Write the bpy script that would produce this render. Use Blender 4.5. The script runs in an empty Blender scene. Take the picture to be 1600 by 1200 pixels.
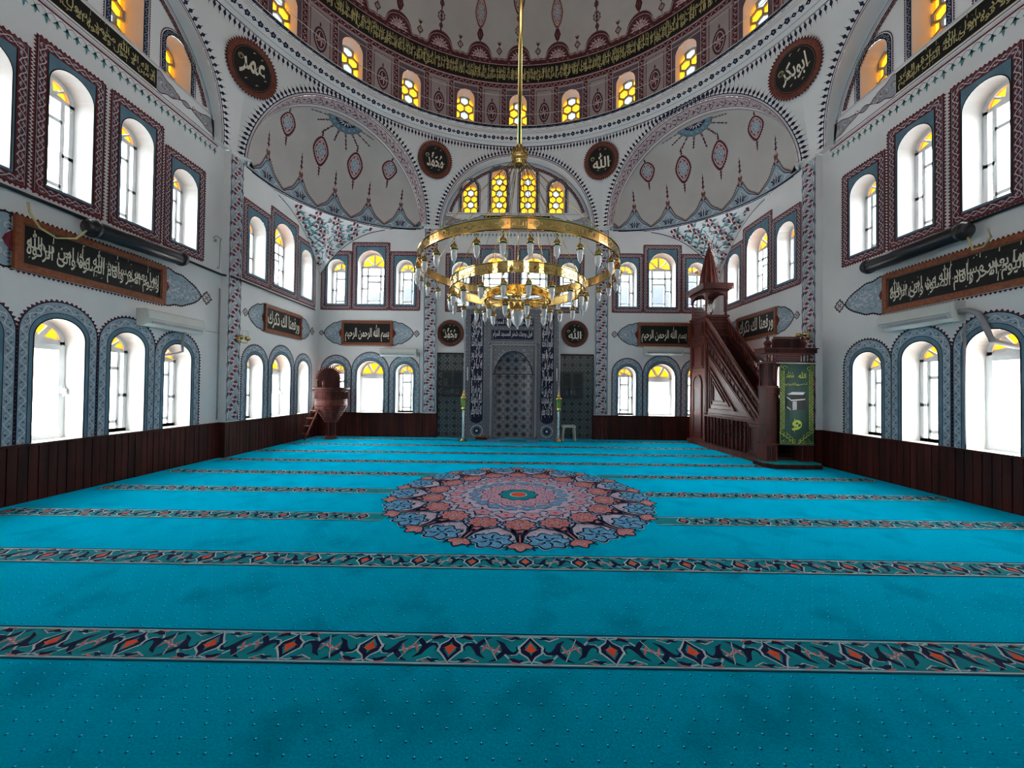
import bpy, math, random
from mathutils import Vector, Matrix
random.seed(7)
PI = math.pi
sc = bpy.context.scene
COL = sc.collection

# ------------------------------------------------------------------ camera, world, exposure
cd = bpy.data.cameras.new('camera')
cd.sensor_width = 36.0
cd.lens = 580.0 / 1600.0 * 36.0
cd.clip_start = 0.05
cd.clip_end = 1500.0
cam = bpy.data.objects.new('camera', cd)
COL.objects.link(cam)
CAM = Vector((-0.09, -5.175, 1.5))
_y, _p, _r = 0.0074, 0.0138, -0.012
cam.matrix_world = (Matrix.Translation(CAM) @ Matrix.Rotation(_y, 4, 'Z') @
                    Matrix.Rotation(PI / 2 + _p, 4, 'X') @ Matrix.Rotation(-_r, 4, 'Z'))
sc.camera = cam
sc.view_settings.view_transform = 'Standard'
sc.view_settings.look = 'None'
sc.view_settings.gamma = 1.0
sc.view_settings.use_curve_mapping = False
sc.view_settings.exposure = 0.38
SKY = 28.0
w = bpy.data.worlds.new('daylight_sky')
sc.world = w
w.use_nodes = True
nt = w.node_tree
bg = nt.nodes['Background']
tc = nt.nodes.new('ShaderNodeTexCoord')
sp = nt.nodes.new('ShaderNodeSeparateXYZ')
rp = nt.nodes.new('ShaderNodeValToRGB')
nt.links.new(tc.outputs['Generated'], sp.inputs[0])
nt.links.new(sp.outputs['Z'], rp.inputs[0])
rp.color_ramp.elements[0].position = 0.0
rp.color_ramp.elements[0].color = (0.94, 0.94, 0.93, 1)
rp.color_ramp.elements[1].position = 0.5
rp.color_ramp.elements[1].color = (1.0, 0.985, 0.96, 1)
nt.links.new(rp.outputs[0], bg.inputs[0])
bg.inputs[1].default_value = SKY
cy = sc.cycles
cy.use_denoising = True
try:
    cy.denoiser = 'OPENIMAGEDENOISE'
except Exception:
    pass
cy.max_bounces = 8
cy.diffuse_bounces = 4
cy.glossy_bounces = 3
cy.transmission_bounces = 4
cy.transparent_max_bounces = 12
cy.caustics_reflective = False
cy.caustics_refractive = False
cy.sample_clamp_indirect = 8.0
cy.filter_width = 1.1

# ------------------------------------------------------------------ materials
MATS = {}
def principled(name, col, rough=0.7, metal=0.0, spec=0.3):
    m = bpy.data.materials.new(name)
    m.use_nodes = True
    b = m.node_tree.nodes['Principled BSDF']
    b.inputs['Base Color'].default_value = (col[0], col[1], col[2], 1)
    b.inputs['Roughness'].default_value = rough
    b.inputs['Metallic'].default_value = metal
    b.inputs['Specular IOR Level'].default_value = spec
    MATS[name] = m
    return m
def s2l(r, g, b):
    f = lambda c: (c / 255.0 / 12.92) if c / 255.0 <= 0.04045 else ((c / 255.0 + 0.055) / 1.055) ** 2.4
    return (f(r), f(g), f(b))
def noisy(name, c1, c2, scale=6.0, rough=0.7, metal=0.0, stretch=(1, 1, 1), detail=4, spec=0.3, bump=0.0, lo=0.35, hi=0.65):
    m = principled(name, c1, rough, metal, spec)
    t = m.node_tree; N = t.nodes; L = t.links
    tc = N.new('ShaderNodeTexCoord'); mp = N.new('ShaderNodeMapping'); mp.inputs['Scale'].default_value = stretch
    nz = N.new('ShaderNodeTexNoise'); nz.inputs['Scale'].default_value = scale; nz.inputs['Detail'].default_value = detail
    rp = N.new('ShaderNodeValToRGB')
    rp.color_ramp.elements[0].position = lo; rp.color_ramp.elements[0].color = (*c1, 1)
    rp.color_ramp.elements[1].position = hi; rp.color_ramp.elements[1].color = (*c2, 1)
    L.new(tc.outputs['Object'], mp.inputs[0]); L.new(mp.outputs[0], nz.inputs['Vector'])
    L.new(nz.outputs[0], rp.inputs[0]); L.new(rp.outputs[0], N['Principled BSDF'].inputs['Base Color'])
    if bump:
        bp = N.new('ShaderNodeBump'); bp.inputs['Strength'].default_value = bump; bp.inputs['Distance'].default_value = 0.01
        L.new(nz.outputs[0], bp.inputs['Height']); L.new(bp.outputs[0], N['Principled BSDF'].inputs['Normal'])
    return m
def math_node(t, op, a, b=None, c=None):
    n = t.nodes.new('ShaderNodeMath'); n.operation = op
    for i, v in enumerate((a, b, c)):
        if v is None: continue
        if isinstance(v, (int, float)): n.inputs[i].default_value = v
        else: t.links.new(v, n.inputs[i])
    return n.outputs[0]
def tile_mat(name, stops, sx, sz, axis=0, mode=0, rough=0.35):
    """glazed tile pattern: nested curves of sin*sin cut into colour steps"""
    m = principled(name, (0.1, 0.1, 0.1), rough, 0, 0.5)
    t = m.node_tree; N = t.nodes; L = t.links
    tc = N.new('ShaderNodeTexCoord'); sp = N.new('ShaderNodeSeparateXYZ'); L.new(tc.outputs['Object'], sp.inputs[0])
    a = sp.outputs[axis]; b = sp.outputs[2]
    ka = math_node(t, 'MULTIPLY', a, 2 * PI * sx); kb = math_node(t, 'MULTIPLY', b, 2 * PI * sz)
    s1 = math_node(t, 'MULTIPLY', math_node(t, 'SINE', ka), math_node(t, 'SINE', kb))
    c2 = math_node(t, 'MULTIPLY', math_node(t, 'COSINE', math_node(t, 'MULTIPLY', ka, 2.0)), math_node(t, 'COSINE', math_node(t, 'MULTIPLY', kb, 2.0)))
    if mode == 0:
        v = math_node(t, 'ADD', math_node(t, 'MULTIPLY', s1, 0.6), math_node(t, 'MULTIPLY', c2, 0.4))
    else:
        v = math_node(t, 'ADD', math_node(t, 'MULTIPLY', math_node(t, 'ADD', math_node(t, 'COSINE', ka), math_node(t, 'COSINE', kb)), 0.35),
                      math_node(t, 'MULTIPLY', c2, 0.3))
    v = math_node(t, 'MULTIPLY_ADD', v, 0.5, 0.5)
    rp = N.new('ShaderNodeValToRGB'); rp.color_ramp.interpolation = 'CONSTANT'
    e = rp.color_ramp.elements
    while len(e) > 1: e.remove(e[-1])
    e[0].position = stops[0][0]; e[0].color = (*stops[0][1], 1)
    for p, c in stops[1:]:
        x = e.new(p); x.color = (*c, 1)
    L.new(v, rp.inputs[0]); L.new(rp.outputs[0], N['Principled BSDF'].inputs['Base Color'])
    return m
def glass_mat(name, tint, gloss=0.06, rough=0.05):
    m = bpy.data.materials.new(name); m.use_nodes = True
    t = m.node_tree; N = t.nodes; L = t.links
    N.remove(N['Principled BSDF'])
    tr = N.new('ShaderNodeBsdfTransparent'); tr.inputs[0].default_value = (*tint, 1)
    gl = N.new('ShaderNodeBsdfGlossy'); gl.inputs['Roughness'].default_value = rough
    mx = N.new('ShaderNodeMixShader'); mx.inputs[0].default_value = gloss
    L.new(tr.outputs[0], mx.inputs[1]); L.new(gl.outputs[0], mx.inputs[2])
    L.new(mx.outputs[0], N['Material Output'].inputs[0])
    MATS[name] = m
    return m

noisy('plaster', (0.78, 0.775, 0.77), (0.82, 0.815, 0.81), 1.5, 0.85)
noisy('plaster_warm_dim', (0.52, 0.49, 0.465), (0.57, 0.54, 0.515), 1.5, 0.85)  # warm plaster, darkened to mimic the dimmer light up in the domes
noisy('plaster_pink', (0.40, 0.335, 0.33), (0.45, 0.38, 0.37), 2.0, 0.85)
noisy('p_red', s2l(105, 38, 46), s2l(122, 50, 56), 9, 0.8)
noisy('p_wine', s2l(80, 34, 42), s2l(95, 44, 50), 9, 0.8)
noisy('p_pink', s2l(190, 160, 162), s2l(205, 175, 174), 9, 0.8)
noisy('p_steel', s2l(92, 124, 142), s2l(108, 140, 156), 5, 0.8)
noisy('p_steel_pale', s2l(140, 160, 174), s2l(158, 176, 188), 5, 0.8)
noisy('p_grey', s2l(150, 152, 160), s2l(168, 168, 174), 6, 0.8)
noisy('p_light', s2l(196, 194, 198), s2l(212, 208, 210), 6, 0.8)
noisy('p_navy', s2l(26, 28, 52), s2l(36, 38, 64), 9, 0.8)
noisy('p_black', s2l(14, 13, 14), s2l(22, 20, 20), 9, 0.6)
noisy('p_brown', s2l(110, 74, 62), s2l(126, 88, 72), 9, 0.8)
noisy('p_teal', s2l(84, 140, 146), s2l(104, 158, 160), 9, 0.8)
noisy('p_gold', s2l(176, 166, 110), s2l(196, 186, 130), 9, 0.6)
noisy('p_cream', s2l(214, 208, 186), s2l(226, 220, 200), 9, 0.6)
noisy('plum', s2l(104, 88, 100), s2l(116, 98, 108), 5, 0.8)
noisy('upvc', (0.72, 0.74, 0.76), (0.78, 0.80, 0.82), 3, 0.35, spec=0.5)
noisy('lattice', s2l(150, 138, 120), s2l(170, 156, 136), 8, 0.7)
noisy('wainscot_wood', s2l(78, 34, 26), s2l(44, 18, 15), 5, 0.5, stretch=(1.2, 1.2, 0.12), detail=6, spec=0.16)
noisy('minbar_wood', s2l(104, 46, 38), s2l(70, 29, 25), 9, 0.55, stretch=(1, 1, 0.2), spec=0.25)
noisy('reveal_dim', (0.64, 0.625, 0.60), (0.68, 0.665, 0.64), 2, 0.85)  # wall plaster, darkened to mimic less daylight on the window reveals
noisy('p_rose', s2l(184, 168, 172), s2l(198, 182, 186), 6, 0.8)
noisy('minbar_dark', s2l(62, 26, 24), s2l(44, 18, 18), 9, 0.5, stretch=(1, 1, 0.2))
noisy('frame_wood', s2l(150, 84, 50), s2l(118, 62, 38), 22, 0.45)
noisy('rim_rust', s2l(118, 58, 40), s2l(92, 42, 32), 20, 0.5)
noisy('gold', (0.66, 0.46, 0.17), (0.56, 0.38, 0.13), 5, 0.13, 1.0)
noisy('gold_dark', (0.30, 0.22, 0.09), (0.36, 0.26, 0.11), 18, 0.3, 1.0)
noisy('steel_white', (0.58, 0.59, 0.55), (0.62, 0.63, 0.59), 3, 0.45)
noisy('black_plastic', (0.006, 0.007, 0.012), (0.012, 0.012, 0.018), 5, 0.35, spec=0.5)
noisy('grey_pipe', (0.28, 0.27, 0.28), (0.34, 0.33, 0.34), 8, 0.6)
noisy('wire_yellow', (0.55, 0.48, 0.20), (0.62, 0.54, 0.26), 8, 0.5)
noisy('lime_gold', (0.62, 0.58, 0.12), (0.74, 0.62, 0.18), 30, 0.25, 0.9)
noisy('chrome', (0.6, 0.62, 0.6), (0.7, 0.7, 0.66), 20, 0.22, 1.0)
noisy('stool_plastic', (0.42, 0.42, 0.36), (0.46, 0.46, 0.40), 4, 0.45)
noisy('banner_green', s2l(14, 62, 52), s2l(10, 48, 40), 3, 0.6)
noisy('banner_gold', s2l(170, 180, 70), s2l(150, 166, 60), 16, 0.6)
noisy('cabinet_black', (0.012, 0.013, 0.016), (0.02, 0.02, 0.024), 5, 0.3, spec=0.5)
noisy('shelf_white', (0.45, 0.46, 0.48), (0.5, 0.5, 0.52), 5, 0.5)
noisy('hill_far', (0.024, 0.032, 0.045), (0.027, 0.035, 0.049), 0.05, 0.95)
noisy('courtyard', (0.30, 0.30, 0.29), (0.36, 0.36, 0.34), 0.4, 0.9)
noisy('c_teal', s2l(0, 132, 142), s2l(0, 118, 132), 9, 0.95, spec=0.1)
noisy('c_navy', s2l(12, 20, 52), s2l(20, 30, 66), 9, 0.95, spec=0.1)
noisy('c_white', s2l(176, 190, 198), s2l(150, 172, 184), 9, 0.95, spec=0.1)
noisy('c_lilac', s2l(190, 178, 196), s2l(160, 148, 172), 60, 0.95, spec=0.1)
noisy('c_salmon', s2l(190, 126, 120), s2l(162, 98, 104), 60, 0.95, spec=0.1)
noisy('c_pink', s2l(196, 150, 166), s2l(168, 124, 146), 60, 0.95, spec=0.1)
noisy('c_blue', s2l(92, 158, 196), s2l(70, 130, 176), 60, 0.95, spec=0.1)
noisy('c_orange', s2l(214, 84, 50), s2l(200, 70, 44), 30, 0.95, spec=0.1)
noisy('crystal', (0.8, 0.82, 0.85), (0.9, 0.9, 0.92), 40, 0.1, spec=0.9)
for nm_, col_ in (('frosted', (0.80, 0.82, 0.84)),):
    m_ = noisy(nm_, col_, (0.86, 0.87, 0.88), 30, 0.25, spec=0.6)
    m_.node_tree.nodes['Principled BSDF'].inputs['Transmission Weight'].default_value = 0.35
glass_mat('glass_clear', (0.47, 0.50, 0.52))
glass_mat('glass_pale', (0.027, 0.036, 0.045))
glass_mat('glass_amber', (0.11, 0.036, 0.0013))
glass_mat('glass_yellow', (0.12, 0.045, 0.0014))
glass_mat('glass_frost', (0.75, 0.80, 0.80), 0.5, 0.4)
_t = MATS['glass_frost'].node_tree
for _n in list(_t.nodes):
    if _n.type == 'BSDF_GLOSSY':
        _d = _t.nodes.new('ShaderNodeBsdfTranslucent'); _d.inputs[0].default_value = (0.8, 0.84, 0.85, 1)
        _t.links.new(_d.outputs[0], _t.nodes['Mix Shader'].inputs[2]); _t.nodes.remove(_n)
_m = bpy.data.materials.new('glass_amber_frost'); _m.use_nodes = True; MATS['glass_amber_frost'] = _m
_t = _m.node_tree; _t.nodes.remove(_t.nodes['Principled BSDF'])
_a = _t.nodes.new('ShaderNodeBsdfTransparent'); _a.inputs[0].default_value = (0.095, 0.031, 0.0012, 1)
_d = _t.nodes.new('ShaderNodeBsdfTranslucent'); _d.inputs[0].default_value = (0.20, 0.066, 0.0022, 1)
_x = _t.nodes.new('ShaderNodeMixShader'); _x.inputs[0].default_value = 0.6
_t.links.new(_a.outputs[0], _x.inputs[1]); _t.links.new(_d.outputs[0], _x.inputs[2]); _t.links.new(_x.outputs[0], _t.nodes['Material Output'].inputs[0])
glass_mat('glass_cabinet', (0.5, 0.52, 0.54), 0.10, 0.02)
G = lambda v: (v, v, v * 1.02)
tile_mat('tile_small', [(0, s2l(44, 46, 54)), (0.32, s2l(150, 154, 160)), (0.40, s2l(34, 38, 50)), (0.55, s2l(160, 162, 168)), (0.62, s2l(60, 64, 74)), (0.8, s2l(126, 130, 138))], 4.6, 4.6, 0, 0)
tile_mat('tile_niche', [(0, s2l(44, 40, 46)), (0.30, s2l(170, 168, 172)), (0.36, s2l(70, 56, 58)), (0.52, s2l(180, 178, 182)), (0.57, s2l(92, 96, 108)), (0.74, s2l(176, 176, 180)), (0.80, s2l(60, 62, 76))], 4.0, 4.0, 0, 1)
tile_mat('tile_dark', [(0, s2l(30, 34, 36)), (0.34, s2l(128, 134, 132)), (0.42, s2l(44, 48, 50)), (0.60, s2l(120, 126, 126)), (0.68, s2l(36, 38, 42)), (0.85, s2l(100, 96, 92))], 4.2, 4.2, 0, 1)
tile_mat('lattice_wood', [(0, s2l(50, 22, 20)), (0.42, s2l(126, 60, 50)), (0.58, s2l(58, 26, 22)), (0.8, s2l(116, 54, 46))], 11, 11, 1, 0, 0.45)

def carpet_material():
    m = principled('carpet_turquoise', (0, .3, .42), 0.95, 0, 0.0)
    t = m.node_tree; N = t.nodes; L = t.links; B = N['Principled BSDF']
    tc = N.new('ShaderNodeTexCoord'); sp = N.new('ShaderNodeSeparateXYZ'); L.new(tc.outputs['Object'], sp.inputs[0])
    n1 = N.new('ShaderNodeTexNoise'); n1.inputs['Scale'].default_value = 2.2; n1.inputs['Detail'].default_value = 6
    L.new(tc.outputs['Object'], n1.inputs['Vector'])
    n2 = N.new('ShaderNodeTexNoise'); n2.inputs['Scale'].default_value = 90; n2.inputs['Detail'].default_value = 3
    L.new(tc.outputs['Object'], n2.inputs['Vector'])
    rp = N.new('ShaderNodeValToRGB')
    e = rp.color_ramp.elements
    e[0].position = 0.30; e[0].color = (*CARPET_LO, 1)
    e[1].position = 0.48; e[1].color = (*CARPET_HI, 1)
    L.new(n1.outputs[0], rp.inputs[0])
    r2 = N.new('ShaderNodeMapRange'); r2.inputs[1].default_value = 0.3; r2.inputs[2].default_value = 0.7
    r2.inputs[3].default_value = 0.82; r2.inputs[4].default_value = 1.18
    L.new(n2.outputs[0], r2.inputs[0])
    mul = N.new('ShaderNodeVectorMath'); mul.operation = 'SCALE'
    L.new(rp.outputs[0], mul.inputs[0]); L.new(r2.outputs[0], mul.inputs['Scale'])
    B.inputs['Sheen Weight'].default_value = 0.9; B.inputs['Sheen Roughness'].default_value = 0.45
    B.inputs['Sheen Tint'].default_value = (0.0, 0.62, 1.0, 1)
    # woven dots, staggered rows
    PX, PY = 0.106, 0.066
    row = math_node(t, 'FLOOR', math_node(t, 'DIVIDE', sp.outputs[1], PY))
    odd = math_node(t, 'MODULO', row, 2.0)
    xs = math_node(t, 'ADD', math_node(t, 'DIVIDE', sp.outputs[0], PX), math_node(t, 'MULTIPLY', odd, 0.5))
    fx = math_node(t, 'MULTIPLY', math_node(t, 'SUBTRACT', math_node(t, 'FRACT', xs), 0.5), PX)
    fy = math_node(t, 'MULTIPLY', math_node(t, 'SUBTRACT', math_node(t, 'FRACT', math_node(t, 'DIVIDE', sp.outputs[1], PY)), 0.5), PY)
    def dot(oy, r):
        fy2 = math_node(t, 'SUBTRACT', fy, oy)
        d = math_node(t, 'SQRT', math_node(t, 'ADD', math_node(t, 'MULTIPLY', fx, fx), math_node(t, 'MULTIPLY', fy2, fy2)))
        return math_node(t, 'LESS_THAN', d, r)
    mx = N.new('ShaderNodeMix'); mx.data_type = 'RGBA'
    L.new(dot(-0.002, 0.0058), mx.inputs[0]); L.new(mul.outputs[0], mx.inputs[6]); mx.inputs[7].default_value = (*s2l(8, 52, 84), 1)
    mx2 = N.new('ShaderNodeMix'); mx2.data_type = 'RGBA'
    L.new(dot(0.003, 0.0034), mx2.inputs[0]); L.new(mx.outputs[2], mx2.inputs[6]); mx2.inputs[7].default_value = (*s2l(110, 200, 215), 1)
    L.new(mx2.outputs[2], B.inputs['Base Color'])
    bp = N.new('ShaderNodeBump'); bp.inputs['Strength'].default_value = 0.35; bp.inputs['Distance'].default_value = 0.004
    L.new(n2.outputs[0], bp.inputs['Height']); L.new(bp.outputs[0], B.inputs['Normal'])
CARPET_LO = (0.0, 0.138, 0.205)
CARPET_HI = (0.0, 0.228, 0.340)
carpet_material()

# ------------------------------------------------------------------ mesh helpers
class MB:
    def __init__(s): s.v = []; s.f = []; s.m = []; s.sm = []
    def add(s, vs, fs, mat, smooth=False):
        b = len(s.v); s.v += [tuple(p) for p in vs]
        for f in fs:
            s.f.append(tuple(b + i for i in f)); s.m.append(mat); s.sm.append(smooth)
    def quad(s, a, b, c, d, mat): s.add((a, b, c, d), ((0, 1, 2, 3),), mat)
    def box(s, x0, x1, y0, y1, z0, z1, mat):
        v = [(x, y, z) for z in (z0, z1) for y in (y0, y1) for x in (x0, x1)]
        s.add(v, ((0, 2, 3, 1), (4, 5, 7, 6), (0, 1, 5, 4), (2, 6, 7, 3), (0, 4, 6, 2), (1, 3, 7, 5)), mat)
    def obox(s, T, x0, x1, y0, y1, z0, z1, mat):
        v = [T(x, y, z) for z in (z0, z1) for y in (y0, y1) for x in (x0, x1)]
        s.add(v, ((0, 2, 3, 1), (4, 5, 7, 6), (0, 1, 5, 4), (2, 6, 7, 3), (0, 4, 6, 2), (1, 3, 7, 5)), mat)
    def lathe(s, prof, mat, c=(0, 0, 0), n=16, a0=0, a1=2 * PI, smooth=True, ax='z'):
        full = abs(a1 - a0 - 2 * PI) < 1e-6; k = n if full else n + 1
        v = []
        for r, z in prof:
            for i in range(k):
                a = a0 + (a1 - a0) * i / n
                v.append((c[0] + r * math.cos(a), c[1] + r * math.sin(a), c[2] + z))
        f = []
        for j in range(len(prof) - 1):
            for i in range(n):
                i2 = (i + 1) % k
                f.append((j * k + i, j * k + i2, (j + 1) * k + i2, (j + 1) * k + i))
        s.add(v, f, mat, smooth)
    def tube(s, pts, r, mat, n=8, closed=False, smooth=True):
        pts = [Vector(p) for p in pts]; N = len(pts); v = []
        up = Vector((0, 0, 1))
        for i, p in enumerate(pts):
            a = pts[(i - 1) % N] if (closed or i > 0) else p
            b = pts[(i + 1) % N] if (closed or i < N - 1) else p
            t = (b - a).normalized()
            u = t.cross(up)
            if u.length < 1e-3: u = t.cross(Vector((1, 0, 0)))
            u.normalize(); w2 = u.cross(t)
            rr = r[i] if isinstance(r, (list, tuple)) else r
            for k in range(n):
                q = 2 * PI * k / n
                v.append(p + u * (rr * math.cos(q)) + w2 * (rr * math.sin(q)))
        f = []
        for i in range(N if closed else N - 1):
            j = (i + 1) % N
            for k in range(n):
                k2 = (k + 1) % n
                f.append((i * n + k, i * n + k2, j * n + k2, j * n + k))
        if not closed:
            f.append(tuple(range(n - 1, -1, -1))); f.append(tuple((N - 1) * n + k for k in range(n)))
        s.add(v, f, mat, smooth)
    def prism(s, T, poly, d0, d1, mat):
        """poly in (u,z), extruded between depths d0,d1 through T(u,z,d)"""
        n = len(poly)
        v = [T(u, z, d0) for u, z in poly] + [T(u, z, d1) for u, z in poly]
        f = [tuple(range(n)), tuple(range(2 * n - 1, n - 1, -1))]
        for i in range(n):
            j = (i + 1) % n
            f.append((i, i + n, j + n, j))
        s.add(v, f, mat)
    def build(s, name, parent=None, loc=None):
        me = bpy.data.meshes.new(name)
        if loc is not None:
            s.v = [(p[0] - loc[0], p[1] - loc[1], p[2] - loc[2]) for p in s.v]
        me.from_pydata(s.v, [], s.f)
        keys = sorted(set(s.m))
        for k in keys: me.materials.append(MATS[k])
        ix = {k: i for i, k in enumerate(keys)}
        me.polygons.foreach_set('material_index', [ix[k] for k in s.m])
        me.polygons.foreach_set('use_smooth', s.sm)
        me.update()
        o = bpy.data.objects.new(name, me); COL.objects.link(o)
        if parent is not None: o.parent = parent
        if loc is not None: o.location = loc
        return o
def tag(o, label=None, cat=None, group=None, kind=None):
    if label: o['label'] = label
    if cat: o['category'] = cat
    if group: o['group'] = group
    if kind: o['kind'] = kind
    return o
def empty(name, loc=(0, 0, 0), label=None, cat=None, group=None, kind=None):
    o = bpy.data.objects.new(name, None); COL.objects.link(o); o.location = loc
    o.empty_display_size = 0.1
    return tag(o, label, cat, group, kind)
def part(mb, name, parent, label=None):
    """mb is in world coordinates; parent is an unrotated Empty"""
    L = Vector((0, 0, 0)); q = parent
    while q is not None: L = L + q.location; q = q.parent
    mb.v = [(p[0] - L[0], p[1] - L[1], p[2] - L[2]) for p in mb.v]
    o = mb.build(name, parent)
    if label: o['label'] = label
    return o

# ------------------------------------------------------------------ painted surfaces
class Plane:
    def __init__(s, O, eu, n): s.O = Vector(O); s.eu = Vector(eu); s.n = Vector(n); s.ev = Vector((0, 0, 1))
    def __call__(s, u, v, h=0.0): return s.O + s.eu * u + s.ev * v + s.n * h
class Surf:
    """curved surface f(u,v); inward = point the normal should face"""
    def __init__(s, f, inward): s.f = f; s.i = Vector(inward)
    def __call__(s, u, v, h=0.0):
        p = s.f(u, v)
        if h == 0: return p
        e = 0.004
        n = (s.f(u + e, v) - s.f(u - e, v)).cross(s.f(u, v + e) - s.f(u, v - e))
        if n.length < 1e-12: n = s.i - p
        n.normalize()
        if n.dot(s.i - p) < 0: n = -n
        return p + n * h
class Paint(MB):
    B, ST = 0.003, 0.0016
    def __init__(s, S, sub=0): super().__init__(); s.S = S; s.sub = sub; s.T = None
    def P(s, u, v, l):
        if s.T: u, v = s.T(u, v)
        return s.S(u, v, s.B + s.ST * l)
    def poly(s, pts, mat, l=0):
        s.add([s.P(u, v, l) for u, v in pts], (tuple(range(len(pts))),), mat)
    def star(s, c, pts, mat, l=0, rings=1):
        n = len(pts)
        if not isinstance(s.S, Plane): rings = max(rings, int(math.hypot(pts[0][0] - c[0], pts[0][1] - c[1]) / .09) + 1)
        n = len(pts); v = [s.P(c[0], c[1], l)]
        for k in range(1, rings + 1):
            q = k / rings
            v += [s.P(c[0] + (x - c[0]) * q, c[1] + (y - c[1]) * q, l) for x, y in pts]
        f = [(0, 1 + i, 1 + (i + 1) % n) for i in range(n)]
        for k in range(rings - 1):
            b = 1 + k * n
            for i in range(n):
                j = (i + 1) % n
                f.append((b + i, b + n + i, b + n + j, b + j))
        s.add(v, f, mat)
    def loft(s, A, Bp, mat, l=0, closed=False):
        n = len(A); v = []; nv = 1
        if not isinstance(s.S, Plane):
            nv = max(1, min(8, int(math.ceil(max(math.hypot(a[0] - b[0], a[1] - b[1]) for a, b in zip(A, Bp)) / .09))))
        for k in range(nv + 1):
            q = k / nv; v += [s.P(a[0] + (b[0] - a[0]) * q, a[1] + (b[1] - a[1]) * q, l) for a, b in zip(A, Bp)]
        b0 = len(s.v); s.v += [tuple(p) for p in v]
        for k in range(nv):
            o = b0 + k * n
            for i in range(n if closed else n - 1):
                s.f.append((o + i, o + (i + 1) % n, o + n + (i + 1) % n, o + n + i)); s.m.append(mat); s.sm.append(False)
    def rect(s, u0, u1, v0, v1, mat, l=0, nu=1, nv=1):
        v = [s.P(u0 + (u1 - u0) * i / nu, v0 + (v1 - v0) * j / nv, l) for j in range(nv + 1) for i in range(nu + 1)]
        s.add(v, [(j * (nu + 1) + i, j * (nu + 1) + i + 1, (j + 1) * (nu + 1) + i + 1, (j + 1) * (nu + 1) + i) for j in range(nv) for i in range(nu)], mat)
    def stroke(s, pts, wd, mat, l=0, closed=False):
        n = len(pts); A = []; Bp = []
        for i, p in enumerate(pts):
            a = pts[i - 1] if (closed or i > 0) else p
            b = pts[(i + 1) % n] if (closed or i < n - 1) else p
            dx, dy = b[0] - a[0], b[1] - a[1]; q = math.hypot(dx, dy) or 1
            ww = (wd[i] if isinstance(wd, (list, tuple)) else wd) / 2
            A.append((p[0] - dy / q * ww, p[1] + dx / q * ww)); Bp.append((p[0] + dy / q * ww, p[1] - dx / q * ww))
        s.loft(A, Bp, mat, l, closed)
    def disc(s, cx, cy2, r, mat, l=0, n=12, rings=1, r2=None):
        s.star((cx, cy2), [(cx + r * math.cos(2 * PI * i / n), cy2 + (r2 or r) * math.sin(2 * PI * i / n)) for i in range(n)], mat, l, rings)
    def leaf(s, x, y, a, ln, wd, mat, l=0, bend=0.0, n=6):
        pts = []; ws = []
        for i in range(n + 1):
            q = i / n; t = ln * q; o = bend * ln * math.sin(PI * q)
            pts.append((x + t * math.cos(a) - o * math.sin(a), y + t * math.sin(a) + o * math.cos(a)))
            ws.append(wd * (math.sin(PI * q ** 0.7) + 0.02))
        s.stroke(pts, ws, mat, l)
    def curl(s, x, y, a, r, wd, mat, l=0, sgn=1, turns=0.8, n=9):
        pts = []; ws = []
        for i in range(n + 1):
            q = i / n; aa = a + sgn * 2 * PI * turns * q; rr = r * (1 - 0.65 * q)
            pts.append((x + rr * math.cos(aa), y + rr * math.sin(aa))); ws.append(wd * (1 - 0.5 * q))
        s.stroke(pts, ws, mat, l)
def resample(pts, step, closed=False):
    P = list(pts) + ([pts[0]] if closed else [])
    d = [0]
    for a, b in zip(P, P[1:]): d.append(d[-1] + math.hypot(b[0] - a[0], b[1] - a[1]))
    L = d[-1]; n = max(2, int(round(L / step))); out = []; j = 0
    for i in range(n + (0 if closed else 1)):
        t = L * i / n
        while j < len(d) - 2 and d[j + 1] < t: j += 1
        q = (t - d[j]) / ((d[j + 1] - d[j]) or 1)
        out.append((P[j][0] + (P[j + 1][0] - P[j][0]) * q, P[j][1] + (P[j + 1][1] - P[j][1]) * q))
    return out, L
def frame_at(path, closed):
    """unit normals of a resampled path (left side)"""
    n = len(path); out = []
    for i in range(n):
        a = path[i - 1] if (closed or i > 0) else path[i]
        b = path[(i + 1) % n] if (closed or i < n - 1) else path[i]
        dx, dy = b[0] - a[0], b[1] - a[1]; q = math.hypot(dx, dy) or 1
        out.append((dx / q, dy / q))
    return out
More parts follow.
